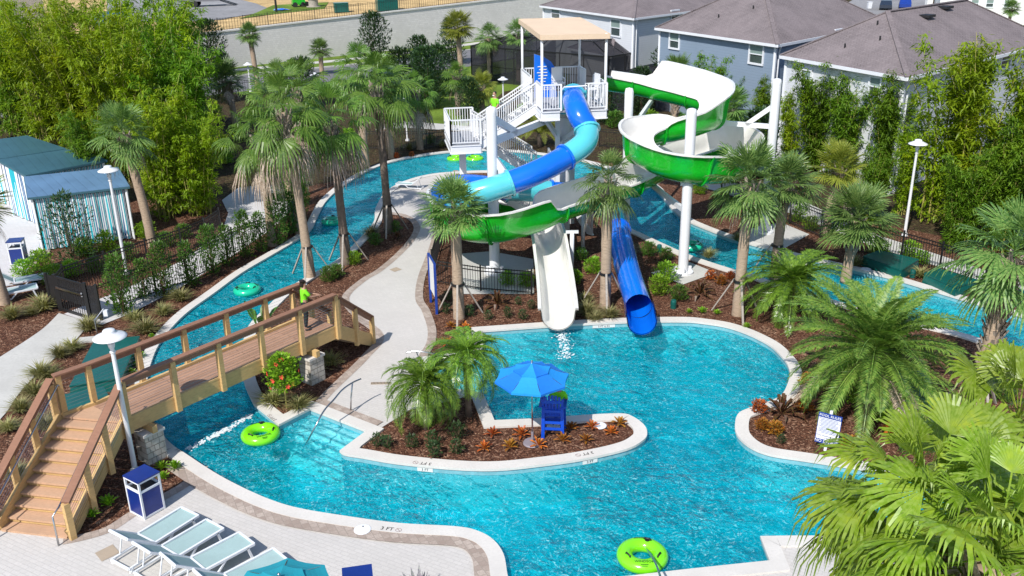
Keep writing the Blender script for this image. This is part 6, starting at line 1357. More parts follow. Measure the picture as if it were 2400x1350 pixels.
# signs
def board_sign(): 
    b = P(1934, 1056); t = thing('pool_rules_sign', 'white and blue POOL RULES sign reading NO DIVING on a white post', 'sign', b); x = V((.60, -.40, 0)).normalized(); n = V((x.y, -x.x, 0)); rec = V((0, 0, 1))-n*.18; rec.normalize()
    mb = MB(); mb.beam((0, 0, 0), rec*1.12-n*.03*0, .07, .07, up=x); mb.build('post', M['trim'], t)
    c0 = rec*.62+n*.05
    def panel(cx, cy, w_, h_, m_, name, o): 
        mb = MB(); c_ = c0+x*cx+rec*cy+n*o; mb.slab([c_-x*w_/2-rec*h_/2, c_+x*w_/2-rec*h_/2, c_+x*w_/2+rec*h_/2, c_-x*w_/2+rec*h_/2], .012 if name == 'board' else .003); return mb.build(name, M[m_], t)
    panel(0, 0, .60, .84, 'navy2', 'board', 0); panel(0, -.01, .57, .60, 'decal', 'face_panel', .004); panel(0, .355, .57, .095, 'navy2', 'heading_band', .006); panel(0, -.355, .57, .11, 'navy2', 'footer_band', .006)
    fm = lambda cy, cx=0: frame_m(c0+x*cx+rec*cy+n*.012, x, rec)
    text_mesh('POOL RULES', .098, 'lettering', M['decal'], t, fm(.355), .002); text_mesh('NO DIVING', .115, 'lettering', M['decal'], t, fm(-.355), .002)
    text_mesh('POOL MAXIMUM DEPTH', .05, 'lettering', M['navy2'], t, fm(-.20), .002); text_mesh('3 FEET', .05, 'lettering', M['navy2'], t, fm(-.26), .002)
    for k in range(12): panel(-.02+.015*(k % 3), .265-.035*k, (.5, .46, .52, .4)[k % 4], .012, 'navy2', 'small_print', .007)
board_sign()
t = thing('notice_board', 'white board on two blue posts seen edge on beside the walkway fence', 'sign', P(1010, 708)); a = P(1010, 708); b = P(1024, 736)
for q, h in ((a, 1.95), (b, 1.95)): mb = MB(); mb.beam(q, q+UP*h, .09, .09, up=V((0, 1, 0))); mb.build('post', M['navy2'], t, world=True)
mb = MB(); mb.slab([a+UP*.55, b+UP*.55, b+UP*1.9, a+UP*1.9], .03); mb.build('board', M['decal'], t, world=True)
mb = MB(); mb.beam(a+UP*1.93, b+UP*1.93, .06, .06); mb.build('top_bar', M['navy2'], t, world=True)
# handrails
def hrail(label, pts, post=None, r=.024):
    p3 = [P(*q) for q in pts]; t = thing('pool_handrail', label, 'handrail', (p3[0].x, p3[0].y, 0)); mb = MB(); mb.tube(cr(p3, 6), r, 10); mb.build('rail', M['steel'], t, smooth=True, world=True)
    if post: mb = MB(); mb.tube([P(*q) for q in post], r*.9, 10); q = P(*post[-1]); mb.cyl(q, q+UP*.02, .06, n=14); mb.build('post', M['steel'], t, smooth=True, world=True)
    return t
hrail('curved steel handrail arching down into the water at the main entry steps', [(846, 888, .93), (826, 897, .93), (803, 913, .9), (783, 936, .82), (760, 962, .68), (741, 996, .42), (722, 1032, -.02), (707, 1058, -.4)], [(826, 898, .92), (823, 930, .5), (822, 963, .02)])
hrail('steel handrail behind the pygmy palms at the second entry steps', [(952, 827, .88), (972, 823, .93), (1000, 826, .9), (1030, 832, .8), (1058, 842, .5), (1075, 858, .0), (1080, 866, -.3)], [(976, 824, .92), (983, 845, .5), (991, 872, .02)])
hrail('dark handrail in front of the bottom lime green ring', [(1506, 1282, -.4), (1509, 1280, -.05), (1522, 1296, .35), (1537, 1322, .65), (1550, 1360, .85), (1556, 1395, .9), (1562, 1440, .85)])
# depth markings
def near_tan(q, line=None):
    line = line or pool; best = None
    for i in range(len(line)-1):
        a, b = line[i], line[i+1]; ab = b-a
        if ab.length < 1e-6: continue
        u = max(0, min(1, (q-a).dot(ab)/ab.length_squared)); d = (a+ab*u-q).length
        if best is None or d < best[0]: best = (d, a+ab*u, ab.normalized())
    return best
def riser(px, py, s_, label, w_=.42):
    q = P(px, py, -.08).to_2d(); d, p, tn = near_tan(q); x = V((tn.x, tn.y, 0)); x = x if x.x > 0 else -x; n = V((x.y, -x.x, 0))
    if any(inside((p+n.to_2d()*-.1), h_) for h_ in holes): n = n if inside(p+n.to_2d()*.1, pool_c) else -n
    t = thing('depth_marker', label, 'depth marker', (p.x, p.y, -.085)); mb = MB(); c_ = n*.012; mb.slab([c_-x*w_/2-UP*.055, c_+x*w_/2-UP*.055, c_+x*w_/2+UP*.055, c_-x*w_/2+UP*.055], .006); mb.build('tile', M['decal'], t)
    text_mesh(s_, .105, 'lettering', M['ink'], t, frame_m(c_+n*.004, x, UP), .001)
def flat(px, py, s_, label, flip=False, size=.17, sym=True, rot=None):
    q = P(px, py, .065); d, p, tn = near_tan(q.to_2d()); x = V((tn.x, tn.y, 0)); x = x if x.x > 0 else -x
    if rot is not None: x = V((cos(rot), sin(rot), 0))
    if flip: x = -x
    y = UP.cross(x); t = thing('depth_lettering', label, 'depth marker', (q.x, q.y, .062)); text_mesh(s_, size, 'lettering', M['ink'], t, frame_m(V((0, 0, .002)), x, y), .001)
    if sym:
        c_ = x*(size*1.65); mb = MB(); n = 20; vs = []
        for k in range(n): a = 2*pi*k/n; vs += [c_+(x*cos(a)+y*sin(a))*size*.36+UP*.003, c_+(x*cos(a)+y*sin(a))*size*.43+UP*.003]
        mb.add(vs, [(2*k, 2*k+1, (2*k+3) % (2*n), (2*k+2) % (2*n)) for k in range(n)]); mb.beam(c_-(x-y)*size*.27+UP*.003, c_+(x-y)*size*.27+UP*.003, .014, .002); mb.build('no_diving_symbol', M['red_ink'], t)
riser(996, 1101, '3 FT', 'white 3 FT tile under the lower island coping, left one'); riser(1378, 1075, '3 FT', 'white 3 FT tile under the lower island coping, right one'); riser(1415, 764, '3 FT 6 IN', 'white 3 FT 6 IN tile between the white and blue slide exits', .8); riser(1092, 838, '3 FT 6 IN', 'white 3 FT 6 IN tile beside the pool corner bed', .8)
flat(907, 1239, '3 FT', 'black 3 FT lettering with no diving symbol on the lower deck coping'); flat(998, 1086, '3 FT', 'upside down 3 FT on the lower island coping, left one', True); flat(1378, 1062, '3 FT', 'upside down 3 FT on the lower island coping, right one', True); flat(641, 981, '3 FT', 'small 3 FT lettering on the coping point left of the entry steps', True, .15, True)
flat(1146, 955, '3 FT', 'sideways 3 FT on the narrow coping behind the palms', False, .14, False); flat(418, 1056, '3 FT', '3 FT marking on the coping in the bridge shade', False, .14, False)
# utility boxes
def vault(label, px, h, zt=None, ridge=0, m_='utility'):
    top = [P(x, y, h) for x, y in px]; c_ = sum(top, V((0, 0, 0)))/len(top); t = thing('utility_box', label, 'utility box', (c_.x, c_.y, 0), group='dark green fibreglass covers'); n = len(top); bot = [p+(p-c_)*.08 for p in top]; bot = [V((p.x, p.y, 0)) for p in bot]
    mb = MB(); mb.add(top+bot, [tuple(range(n))]+[(i, n+i, n+(i+1) % n, (i+1) % n) for i in range(n)]); mb.build('cover', M[m_], t, world=True)
    mb = MB(); q = [p+(p-c_)*.015+UP*.0 for p in top]
    for a, b in zip(q, q[1:]+q[:1]): mb.beam(a-UP*.03, b-UP*.03, .04, .05)
    mb.build('lip', M[m_], t, world=True); return t
vault('large dark green cover on the mulch behind the bridge rail', [(165, 903), (283, 884), (325, 788), (222, 799)], .38); vault('second dark green cover seen through the bridge stair posts', [(150, 968), (262, 944), (240, 906), (145, 926)], .38)
vault('long green utility box on the far bank by the right fence', [(2025, 600), (2112, 632), (2152, 607), (2062, 586)], .42); vault('shaded green utility box beside the second right river bend', [(2168, 640), (2240, 672), (2290, 655), (2198, 628)], .42); vault('green utility box behind the large sabal trunk', [(2310, 680), (2370, 700), (2410, 685), (2345, 662)], .4); vault('green utility box half under the date palm fronds', [(2090, 930), (2185, 925), (2175, 870), (2098, 868)], .45)
def small(name, cat, label, px, py, r, h, m_, group=None, n=16, z=0.):
    t = thing(name, label, cat, P(px, py)+V((0, 0, z)), group=group); mb = MB(); mb.lathe([(r, 0), (r, h*.8), (r*.8, h), (.001, h)], n=n); mb.build('body', M[m_], t); mb = MB(); mb.lathe([(r*1.12, h*.45), (r*1.12, h*.6)], n=n); mb.build('band', M[m_], t)
for x, y, lab in ((1578, 722, 'green ground light left of the lower cordyline'), (1545, 590, 'green ground light by the river behind the blue tube'), (2138, 650, 'green ground light between the two river boxes'), (83, 668, 'green ground light left of the gate'), (355, 790, 'green ground light above the river coping near the bridge')): small('ground_light', 'ground light', lab, x, y, .11 if x != 355 else .05, .32 if x != 355 else .12, 'utility', 'green ground lights')
for x, y, r, z, lab in ((1297, 1003, .19, .03, 'round white skimmer lid touching the upper island coping by the umbrella'), (850, 1246, .2, .055, 'round white skimmer lid in the paver border of the lower deck'), (2029, 634, .2, .06, 'round white lid on the far river coping'), (1405, 1000, .2, .03, 'round white skimmer lid near the island tip')):
    t = thing('skimmer_lid', lab, 'lid', P(x, y)+V((0, 0, z)), group='white skimmer lids'); mb = MB(); mb.lathe([(r, 0), (r, .012), (r*.93, .018), (.001, .018)], n=28); mb.build('lid', M['trim'], t)
    mb = MB(); mb.cyl((0, r*.5, .018), (0, r*.5, .024), .02, n=8); mb.build('finger_hole', M['ink'], t)
t = thing('valve_cover', 'pale square valve cover on the mulch beside the gate path', 'cover', P(207, 798)); mb = MB(); mb.box((0, 0, .03), (.62, .42, .06), Matrix.Rotation(.2, 3, 'Z')); mb.build('cover', M['concrete'], t)
for x, y, s_, lab in ((927, 633, .26, 'tan diamond inlay in the walkway'), (252, 1298, .28, 'tan diamond inlay beside the nearest lounger')):
    c_ = P(x, y); mb = MB(); mb.add([(-s_, 0, 0), (0, -s_*1.1, 0), (s_, 0, 0), (0, s_*1.1, 0)], [(0, 1, 2, 3)]); o = mb.build('paver_inlay', M['tan'] if 'tan' in M else mat('tan_inlay', (.40, .32, .24), .8, .1, 4)); o.location = c_+V((0, 0, .03)); tag(o, kind='structure')
t = thing('deck_drain', 'tan slotted deck drain left of the pygmy palms', 'drain', P(893, 900)+V((0, 0, .024))); mb = MB(); mb.box((0, 0, .005), (.62, .14, .01)); mb.build('frame', bpy.data.materials['tan_inlay'], t); mb = MB()
for k in range(14): mb.box((-.28+.043*k, 0, .012), (.014, .11, .004))
mb.build('slots', M['ink'], t)
for x, y, lab in ((968, 442, 'white lounge chair at the top of the walkway'),): lg.put(P(x, y), 2.9, .75, lab, 'sun loungers')
# ================================================================ PEOPLE
def skin(name, js, es, m_, parent, sub=1, root=0):
    me = bpy.data.meshes.new(name); me.from_pydata([j[0] for j in js], es, []); o = bpy.data.objects.new(name, me); COL.objects.link(o); md = o.modifiers.new('s', 'SKIN'); md.use_smooth_shade = True
    for i, j in enumerate(js): me.skin_vertices[0].data[i].radius = (j[1], j[2] if len(j) > 2 else j[1]); me.skin_vertices[0].data[i].use_root = (i == root)
    o.modifiers.new('u', 'SUBSURF').levels = sub; bpy.context.view_layer.update()
    me2 = bpy.data.meshes.new_from_object(o.evaluated_get(bpy.context.evaluated_depsgraph_get())); bpy.data.objects.remove(o); me2.materials.clear(); me2.materials.append(M[m_]); r = bpy.data.objects.new(name, me2); COL.objects.link(r); r.parent = parent; return r
def person(label, loc, rz_, arms, legs, pelvis=.9, lean=0., hair_long=False, mask=True, s=1.):
    """faces local +Y; arms = [(elbow, wrist) left, right]; legs = [(knee, ankle) ...]"""
    t = thing('person', label, 'person', loc, rz_, s=s); pz = pelvis; L = lean
    J = [((0, 0, pz), .12, .10), ((0, L*.3, pz+.2), .115, .09), ((0, L*.7, pz+.38), .135, .10), ((0, L, pz+.50), .055), ((0, L+.015, pz+.60), .075, .085), ((0, L+.01, pz+.69), .07, .085), ((0, L+.0, pz+.75), .045, .055)]; E_ = [(0, 1), (1, 2), (2, 3), (3, 4), (4, 5), (5, 6)]
    def add(p, r, par): J.append((p, r)); E_.append((par, len(J)-1)); return len(J)-1
    arm_j = []; leg_j = []
    for sg, (el, wr) in zip((-1, 1), arms):
        sh = add((sg*.165, L*.8, pz+.42), .052, 2); e_ = add(el, .04, sh); w_ = add(wr, .026, e_); d = (V(wr)-V(el)).normalized(); hnd = V(wr)+d*.07; h_ = add(tuple(hnd), .03, w_); arm_j.append((J[sh][0], el, wr))
        sd = d.cross(UP); sd = sd.normalized() if sd.length > .1 else V((1, 0, 0))
        for k in range(4): f1 = hnd+d*.045+sd*(k-1.5)*.018-UP*.012; f2 = f1+d*(.03+.008*(k in (1, 2)))-UP*.02; a_ = add(tuple(f1), .0085, h_); add(tuple(f2), .0075, a_)
        th = V(wr)+d*.03+sd*sg*-.035; a_ = add(tuple(th), .011, w_); add(tuple(th+d*.035), .009, a_)
    for sg, (kn, an) in zip((-1, 1), legs):
        hp = add((sg*.085, 0, pz-.04), .085, 0); k_ = add(kn, .055, hp); a_ = add(an, .036, k_); f = add((an[0], an[1]+.07, an[2]-.045), .034, a_); add((an[0], an[1]+.15, an[2]-.06), .028, f); leg_j.append((J[hp][0], kn, an))
    skin('body', J, E_, 'skin', t)
    SJ = [((0, 0, pz-.06), .145, .125), ((0, L*.3, pz+.2), .135, .11), ((0, L*.7, pz+.38), .15, .115), ((0, L*.95, pz+.455), .085)]; SE = [(0, 1), (1, 2), (2, 3)]
    for a, e_, w_ in arm_j: SJ.append((a, .07)); SE.append((2, len(SJ)-1)); m_ = V(a).lerp(V(e_), .85); SJ.append((tuple(m_), .062)); SE.append((len(SJ)-2, len(SJ)-1))
    skin('shirt', SJ, SE, 'lime_shirt', t)
    PJ = [((0, 0, pz+.12), .128, .108), ((0, 0, pz-.03), .13, .11)]; PE = [(0, 1)]
    for a, k_, an in leg_j: PJ.append((a, .098)); PE.append((1, len(PJ)-1)); PJ.append((k_, .07)); PE.append((len(PJ)-2, len(PJ)-1)); PJ.append((tuple(V(k_).lerp(V(an), .95)), .055)); PE.append((len(PJ)-2, len(PJ)-1))
    skin('trousers', PJ, PE, 'pants', t)
    for (a, k_, an) in leg_j: skin('shoe', [((an[0], an[1]-.03, an[2]-.045), .04), ((an[0], an[1]+.06, an[2]-.05), .042), ((an[0], an[1]+.16, an[2]-.06), .034)], [(0, 1), (1, 2)], 'black', t)
    HJ = [((0, L-.03, pz+.64), .085, .085), ((0, L-.02, pz+.72), .085, .09), ((0, L-.01, pz+.775), .05, .06)]; HE = [(0, 1), (1, 2)]
    if hair_long: HJ += [((0, L-.07, pz+.52), .08, .05)]; HE += [(0, 3)]
    skin('hair', HJ, HE, 'hair', t)
    for x in (-.032, .032): mb = MB(); mb.lathe([(.011, -.004), (.011, .004), (.001, .005)], (x, L+.093, pz+.665), 8); mb.build('eye', M['ink'], t)
    if mask: skin('face_mask', [((-.05, L+.06, pz+.60), .03, .02), ((0, L+.095, pz+.60), .038, .02), ((.05, L+.06, pz+.60), .03, .02)], [(0, 1), (1, 2)], 'mask', t)
    return t
person('person in lime shirt, dark trousers and white mask leaning on the footbridge rail', bq(BL-.62, .62, zb-.07), atan2(bx.y, bx.x)-pi/2-.45, [((-.2, .16, 1.12), (-.1, .40, 1.08)), ((.2, .18, 1.12), (.12, .42, 1.10))], [((-.1, .03, .47), (-.1, -.01, .09)), ((.1, .0, .47), (.11, -.05, .09))], .9, .03, True)
c1 = tp(0, 1.25, ZD).lerp(lp(LW, .15, ZL), .7)+w3*.45
person('person in lime shirt and dark trousers standing on the upper tower stairs', c1+V((0, 0, .0)), 2.4, [((-.21, .02, 1.1), (-.2, .2, .98)), ((.21, -.02, 1.08), (.22, .02, .84))], [((-.1, .05, .47), (-.1, .0, .09)), ((.1, .02, .47), (.1, -.04, .09))], .9)
cb_ = P(1297, 1016); R2 = Matrix.Rotation(-.12, 3, 'Z'); q = cb_+R2 @ V((.12, .06, zs-.82))
person('person in lime shirt seated in the tall blue chair under the umbrella', (q.x, q.y, q.z), -.12, [((-.23, .1, 1.1), (-.2, .34, 1.08)), ((.24, .08, 1.1), (.22, .32, 1.08))], [((-.1, .42, .88), (-.1, .44, .44)), ((.1, .42, .88), (.1, .44, .44))], .92)
# ================================================================ HOUSES AND FAR YARD
def wall_hit(px, py, A, B):
    v = _f + _R*((px-1200)/F) + _U*((675-py)/F); d = (B-A); d.z = 0; n = V((d.y, -d.x, 0)).normalized(); o = V((0, 0, H)); t = (A-o).dot(n)/v.dot(n); return o+v*t
def window_on(t, A, B, x0, y0, x1, y1, blind=True):
    p = wall_hit(x0, (y0+y1)/2, A, B); q = wall_hit(x1, (y0+y1)/2, A, B); c_ = (p+q)/2; zt = wall_hit((x0+x1)/2, y0, A, B).z; zb_ = wall_hit((x0+x1)/2, y1, A, B).z
    w_ = max(.8, (q-p).length); h = min(1.9, max(1.0, zt-zb_)); c_.z = (zt+zb_)/2; d = (B-A); d.z = 0; d.normalize(); n = V((d.y, -d.x, 0)); n = n if n.dot(V((0, 0, H))-c_) > 0 else -n
    mb = MB()
    for s_ in (-1, 1): mb.beam(c_+d*s_*w_/2-UP*h/2+n*.02, c_+d*s_*w_/2+UP*h/2+n*.02, .12, .12, up=d)
    for z in (-h/2, h/2): mb.beam(c_-d*(w_/2+.06)+UP*z+n*.03, c_+d*(w_/2+.06)+UP*z+n*.03, .12, .12)
    mb.beam(c_-d*w_/2+n*.045, c_+d*w_/2+n*.045, .05, .06); fr_ = mb.build('window', M['trim'], t, world=True)
    mb = MB(); l = t.location; a = c_-d*w_/2-UP*h/2+n*.012; b = c_+d*w_/2-UP*h/2+n*.012; g_ = MB(); g_.slab([a-l, b-l, b+UP*h-l, a+UP*h-l], .01); g = g_.build('pane', M['glass'], fr_)
    if blind: k = MB(); k.slab([a+n*.012+UP*h*.52-l, b+n*.012+UP*h*.52-l, b+UP*h*.98+n*.012-l, a+UP*h*.98+n*.012-l], .005); k.build('blind', M['blind'] if 'blind' in M else M['concrete'], fr_)
M['blind'] = mat('window_blind', (.20, .27, .25), .7, .1, 3)
def house(label, K, A, B, ez, rise, wm, front=(), side=(), ins=.35, vents=(), base_z=0, extras=True):
    t = thing('house', label, 'house', (K.x, K.y, base_z)); A = V(A); B = V(B); A.z = B.z = 0; Kz = V((K.x, K.y, ez)); a_ = A.normalized(); b_h = B.normalized()
    C4 = [Kz, Kz+B, Kz+A+B, Kz+A]; half = A.length/2; r1 = Kz+A/2+b_h*half*1.0; r2 = Kz+A/2+B-b_h*half*1.0
    if (r2-r1).dot(b_h) < .5: m_ = (r1+r2)/2; r1 = m_-b_h*.3; r2 = m_+b_h*.3
    r1.z = r2.z = ez+rise; mb = MB(); vs = C4+[r1, r2]; mb.add(vs+[v-UP*.14 for v in C4], [(0, 1, 5, 4), (1, 2, 5), (2, 3, 4, 5), (3, 0, 4), (9, 8, 7, 6)]); mb.build('roof', M['shingle'], t, world=True)
    rf = [o for o in bpy.data.objects if o.parent == t][-1]
    mb = MB()
    for p, q in zip(C4, C4[1:]+C4[:1]): mb.beam(p-UP*.08, q-UP*.08, .1, .17)
    mb.build('gutter', M['trim'], t, world=True)
    mb = MB()
    for p, q in ((r1, Kz), (r2, C4[1]), (r1, C4[3]), (r1, r2)): mb.beam(p+UP*.02, q+UP*.04, .26, .05)
    mb.build('ridge_cap', M['shingle'], t, world=True)
    W = [Kz+(a_+b_h)*ins, Kz+B+(a_-b_h)*ins, Kz+A+B-(a_+b_h)*ins, Kz+A+(b_h-a_)*ins]; mb = MB(); vs = [V((p.x, p.y, base_z-.1)) for p in W]+[V((p.x, p.y, ez-.12)) for p in W]
    mb.add(vs, [(i, (i+1) % 4, 4+(i+1) % 4, 4+i) for i in range(4)]); mb.build('wall', M[wm], t, world=True)
    for p in W[:2]+W[3:]: mb = MB(); mb.beam((p.x, p.y, base_z), (p.x, p.y, ez-.2), .16, .16, up=b_h); mb.build('corner_trim', M['trim'], t, world=True)
    p = W[0]+b_h*.3-a_*.0; n_ = V((b_h.y, -b_h.x, 0)); mb = MB(); mb.tube([Kz+b_h*.5-UP*.2, V((p.x, p.y, ez-.6))+n_*.1, V((p.x, p.y, base_z))+n_*.1], .05, 6); mb.build('downspout', M['trim'], t, world=True)
    for w_ in front: window_on(t, W[3], W[0], *w_)
    for w_ in side: window_on(t, W[0], W[1], *w_, blind=False)
    for f, g in vents:
        q = Kz.lerp(C4[1], f).lerp(r1.lerp(r2, f), g); mb = MB(); mb.box((0, 0, 0), (.9, .6, .14), Matrix.Rotation(atan2(b_h.y, b_h.x), 3, 'Z')); o = mb.build('roof_vent', M['ink'], rf); o.location = q+UP*.1-t.location
    for f, g in ((.25, .5), (.6, .3), (.45, .75)):
        q = Kz.lerp(C4[3], f).lerp(r1, g); mb = MB(); mb.cyl((0, 0, -.05), (0, 0, .22), .05, n=8); o = mb.build('vent_pipe', M['ink'], rf); o.location = q-t.location
    return t
e = 6.
kA = P(1485, 43, e); lA = P(1265, 13, e)-kA; kB = P(1822, 105, e); lB = P(1535, 65, e)-kB; rB = P(2090, 53, e)-kB; kC = P(2127, 182, e); lC = P(1828, 130, e)-kC; rC = P(2400, 115, e)-kC
house('white two storey house with brown roof behind the tower canopy', kA, lA, rB*1.1, e, 2.9, 'siding_white', [(1293, 20, 1313, 42), (1432, 45, 1455, 85)], [(1572, 33, 1590, 43)])
house('blue sided house with brown roof and white framed windows', kB, lB, rB, e, 3.3, 'siding_blue', [(1570, 76, 1593, 114), (1757, 104, 1790, 150)], [(1955, 82, 1970, 92), (2000, 72, 2012, 80)], vents=((.55, .99),))
house('white house nearest the bamboo with brown hip roof', kC, lC, rC*1.35, e, 2.45, 'siding_white', [(1877, 166, 1902, 202), (2038, 180, 2066, 226)], [(2307, 140, 2322, 166), (2345, 128, 2368, 152)], vents=((.35, .8), (.62, .9)))
k1 = P(1432, 133, 3); house('single storey white wing with brown roof beside the screened cage', k1, P(1330, 112, 3)-k1, rB.normalized()*9, 3, 1.5, 'siding_white')
k2 = P(1762, 200, 3); house('low brown roofed wing at the foot of the blue house', k2, P(1650, 178, 3)-k2, rB.normalized()*7, 3, 1.2, 'siding_blue')
k3 = P(2350, 188, 3.1); house('low white wing with brown roof at the right of the near house', k3, P(2290, 177, 3.1)-k3, rC.normalized()*7, 3.1, .9, 'siding_white')
# far white house and street, top right
kD = P(2196, 55, 0); bD_ = P(2600, 62, 0)-kD; t = thing('house', 'tall white stucco house with a row of pale windows at the top right', 'house', kD); dd = bD_.normalized(); nn_ = V((-dd.y, dd.x, 0))
mb = MB(); mb.prism([kD, kD+bD_, kD+bD_+nn_*12, kD+nn_*12], 0, 8.0); mb.build('wall', M['stucco'], t, world=True)
mb = MB(); mb.prism([kD-nn_*.6-dd*.6, kD+bD_-nn_*.6, kD+bD_+nn_*12.6, kD+nn_*12.6-dd*.6], 8.0, 8.35); mb.build('roof', M['shingle'], t, world=True)
for x in (2255, 2285, 2320, 2362): window_on(t, kD, kD+bD_, x-9, 0, x+9, 16)
for x in (2172,): q = P(x, 42, 0); mb = MB(); mb.box(q+UP*3.2, (.8, .8, 6.4)); mb.box(q+UP*.4, (1.1, 1.1, .8)); mb.build('porch_column', M['stucco'], t, world=True)
sheet('side_street', [P(*q).to_2d() for q in [(1960, 60), (1985, 8), (2050, -30), (2180, -40), (2190, 52), (2120, 58)]], .03, M['asphalt2'])
def car(label, px, py, rz_, m_):
    t = thing('parked_car', label, 'car', P(px, py), rz_); L, W_, mb = 4.6, 1.8, MB()
    prof = [(-2.3, .35), (-2.3, .85), (-2.1, 1.0), (-1.5, 1.05), (-.9, 1.5), (.6, 1.52), (1.3, 1.05), (2.1, .9), (2.3, .7), (2.3, .35)]; n = len(prof)
    vs = [(x, -W_/2+(.12 if z > 1.1 else 0), z) for x, z in prof]+[(x, W_/2-(.12 if z > 1.1 else 0), z) for x, z in prof]; mb.add(vs, [tuple(range(n))[::-1], tuple(range(n, 2*n))]+[(i, (i+1) % n, n+(i+1) % n, n+i) for i in range(n)]); mb.build('body', M[m_], t)
    for s_ in (-1, 1): mb = MB(); y = s_*(W_/2-.09); mb.add([(-1.35, y+.02*s_, 1.08), (1.1, y+.02*s_, 1.08), (.55, y-.03*s_, 1.45), (-.85, y-.03*s_, 1.45)], [(0, 1, 2, 3)]); mb.build('side_window', M['glass'], t)
    for x in (-1.45, 1.45):
        for y in (-.85, .85): mb = MB(); mb.cyl((x, y-.1, .33), (x, y+.1, .33), .33, n=16); mb.build('wheel', M['tire'], t)
    for y in (-.65, .65): mb = MB(); mb.box((2.29, y, .68), (.06, .3, .14)); mb.build('headlight', M['trim'], t)
car('dark car parked on the side street at the top right', 2075, 22, 1.2, 'car_dark'); car('dark blue car parked beside the tall white house', 2120, 20, 1.2, 'navy2')
t = thing('wheelie_bin', 'pale grey wheelie bin on the side street kerb', 'bin', P(2037, 20)); mb = MB(); mb.add([(-.28, -.28, 0), (.28, -.28, 0), (.28, .28, 0), (-.28, .28, 0), (-.34, -.36, 1.0), (.34, -.36, 1.0), (.34, .36, 1.0), (-.34, .36, 1.0)], [(3, 2, 1, 0), (0, 1, 5, 4), (1, 2, 6, 5), (2, 3, 7, 6), (3, 0, 4, 7), (4, 5, 6, 7)]); mb.build('body', M['trim'], t); mb = MB(); mb.box((0, .02, 1.03), (.74, .8, .07)); mb.build('lid', M['trim'], t)
# screened cages
def cage(label, nl, nr, dep, h, rise):
    t = thing('screened_cage', label, 'pool enclosure', nl); d = V(dep); q = [nl, nr, nr+d, nl+d]; c_ = sum(q, V((0, 0, 0)))/4; top = [p+UP*h for p in q]; inn = [p.lerp(c_+UP*h, .38)+UP*rise for p in top]
    mb = MB(); mb.add(q+top, [(i, (i+1) % 4, 4+(i+1) % 4, 4+i) for i in range(4)]); mb.build('screen_wall', M['screen'], t, world=True)
    mb = MB(); mb.add(top+inn, [(i, (i+1) % 4, 4+(i+1) % 4, 4+i) for i in range(4)]+[(4, 5, 6, 7)]); mb.build('screen_roof', M['screen'], t, world=True)
    mb = MB()
    for i in range(4):
        a, b = q[i], q[(i+1) % 4]; n = max(2, int((b-a).length/2.2))
        for k in range(n+1): p = a.lerp(b, k/n); mb.beam(p, p+UP*h, .09, .09, up=V((0, 1, 0))); m2 = inn[i].lerp(inn[(i+1) % 4], k/n); mb.beam(p+UP*h, m2, .07, .07)
        mb.beam(a+UP*h, b+UP*h, .09, .1); mb.beam(a+UP*h*.45, b+UP*h*.45, .05, .05); mb.beam(inn[i], inn[(i+1) % 4], .09, .09)
    for k in range(1, 5): mb.beam(inn[0].lerp(inn[1], k/5), inn[3].lerp(inn[2], k/5), .07, .07)
    mb.build('frame', M['black'], t, world=True)
cage('large dark screened pool cage behind the tower', P(1106, 188), P(1425, 222), rB.normalized()*9-lA.normalized()*0, 3.1, .9)
cage('second dark screened cage behind the first green slide run', P(1432, 260), P(1590, 262), rB.normalized()*10, 2.7, .4)
# terrace yard objects
def ton(x, y): return terr(x, y)
q = ton(-20, 62); t = thing('storage_building', 'white ribbed metal building at the top left corner', 'building', q); a = ton(108, 48)-q; a.z = 0; b = V((-a.y, a.x, 0)).normalized()*9; mb = MB(); n = 60
for k in range(n): p0 = a*(k/n); p1 = a*((k+.5)/n); p2 = a*((k+1)/n); o = b.normalized()*-.12; mb.add([p0, p1, p1+o, p2+o, p2]+[v+UP*6 for v in (p0, p1, p1+o, p2+o, p2)], [(i, i+1, i+6, i+5) for i in range(4)])
mb.add([a, a+b, a+b+UP*6, a+UP*6, V((0, 0, 0)), b, b+UP*6, UP*6], [(0, 1, 2, 3), (4, 5, 6, 7), (7, 3, 2, 6)]); mb.build('wall', M['cont'], t)
q = ton(262, 58); t = thing('skip', 'blue tarpaulin covered skip behind the bamboo tops', 'skip', q, .5); mb = MB(); mb.add([(-1.6, -.8, 0), (1.6, -.8, 0), (1.6, .8, 0), (-1.6, .8, 0), (-2, -1, 1.2), (2, -1, 1.2), (2, 1, 1.2), (-2, 1, 1.2), (0, 0, 1.5)], [(0, 1, 5, 4), (1, 2, 6, 5), (2, 3, 7, 6), (3, 0, 4, 7), (4, 5, 8), (5, 6, 8), (6, 7, 8), (7, 4, 8)]); mb.build('body', M['blue'], t)
q = ton(492, 14); t = thing('flatbed_trailer', 'grey flatbed trailer with lowered ramps on the far yard', 'trailer', q, .1); mb = MB(); mb.box((-1.2, 0, .75), (5.6, 2.2, .18)); mb.build('bed', M['asphalt'], t)
for x in (-2.6, -1.7):
    for y in (-1.0, 1.0): mb = MB(); mb.cyl((x, y-.13, .38), (x, y+.13, .38), .38, n=14); mb.build('wheel', M['tire'], t)
for y in (-.7, .7): mb = MB(); mb.beam((1.6, y, .7), (3.6, y, .05), .6, .08); mb.build('ramp', M['ink'], t)
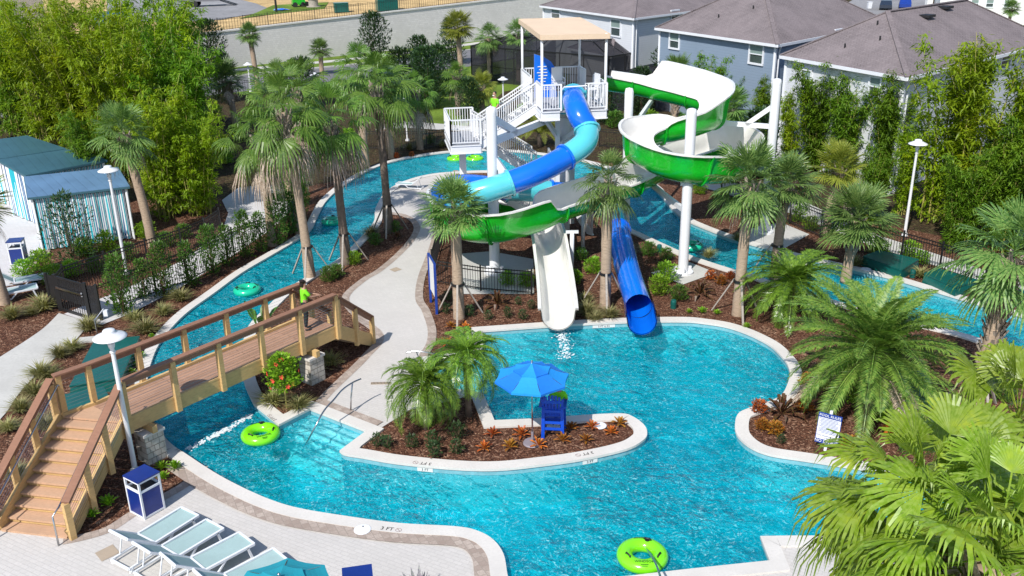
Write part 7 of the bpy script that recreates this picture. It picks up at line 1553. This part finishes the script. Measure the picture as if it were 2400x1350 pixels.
for x, y, s_, lab in ((907, 24, 1.5, 'large dark green transformer box on the far yard behind the wall'), (800, 28, 1.0, 'smaller dark green transformer box near the wall top fence'), (640, 30, .0, '')):
    if s_: q = ton(x, y); t = thing('transformer_box', lab, 'transformer', q, .3); mb = MB(); mb.box((0, 0, .5*s_), (1.6*s_, 1.2*s_, 1.0*s_)); mb.build('cabinet', M['utility'], t); mb = MB(); mb.box((0, 0, 1.02*s_), (1.7*s_, 1.3*s_, .08)); mb.build('lid', M['utility'], t)
q = ton(648, 28); t = thing('utility_pole', 'dark pole on the far yard grass', 'pole', q); mb = MB(); mb.cyl((0, 0, 0), (0, 0, 7), .14, .1, 10); mb.build('shaft', M['black'], t); mb = MB(); mb.box((0, 0, 6.6), (1.2, .12, .1)); mb.build('crossarm', M['black'], t)
q = ton(662, 24); t = thing('tarpaulin', 'flat blue tarpaulin on the far yard grass', 'tarpaulin', q); mb = MB(); mb.add([(-1, -.6, .06), (1, -.7, .12), (.9, .7, .04), (-1.1, .6, .14), (0, 0, .25)], [(0, 1, 4), (1, 2, 4), (2, 3, 4), (3, 0, 4)]); mb.build('sheet', M['blue'], t)
q = ton(700, 16); t = thing('mini_loader', 'small green loader machine on the far yard', 'loader', q, .4); mb = MB(); mb.box((0, 0, .6), (1.6, .9, .6)); mb.box((-.4, 0, 1.1), (.7, .8, .5)); mb.build('body', M['green'], t); mb = MB(); mb.box((1.1, 0, .35), (.25, 1.3, .45)); mb.build('bucket', M['tire'], t)
for x in (-.5, .5):
    for y in (-.5, .5): mb = MB(); mb.cyl((x, y-.1, .3), (x, y+.1, .3), .3, n=12); mb.build('wheel', M['tire'], t)
q = ton(735, 16); t = thing('cable_drum', 'grey wrapped drum on the far yard', 'drum', q); mb = MB(); mb.lathe([(.9, 0), (.9, .08), (.6, .1), (.6, 1.1), (.9, 1.12), (.9, 1.2), (.001, 1.2)], n=20); mb.build('drum', M['stake'], t)
b = P(462, 205); h = hz(462, 205, 62); t = thing('street_pole', 'dark curved street pole rising in front of the retaining wall beside the bamboo', 'street lamp', b); mb = MB(); mb.tube([(0, 0, 0), (0, 0, h-.8), (-.15, 0, h-.2), (-.6, 0, h)], .08, 8); mb.build('pole', M['black'], t, smooth=True); mb = MB(); mb.lathe([(.3, h-.1), (.15, h), (.001, h+.03)], (-.7, 0, 0), 12); mb.build('lamp_shade', M['black'], t)
t = br.put(P(2130, 85), .5, .5, 'dark palm like bush at the side street end', 'dark trees beyond the river')
for x, y, ty_, lab in ((2130, 78, 45, 'small palm at the end of the side street'), (2362, 70, 22, 'small palm in front of the tall white stucco house')):
    cm = sab[0]; h = hz(x, y, ty_); t = palm('sabal_palm', lab, 'palm tree', h, .2, cm, 'sabal', .5, 'trunk', (0, 0), 0, 1.2, R1_); t.location = P(x, y); t['group'] = 'sabal palms'
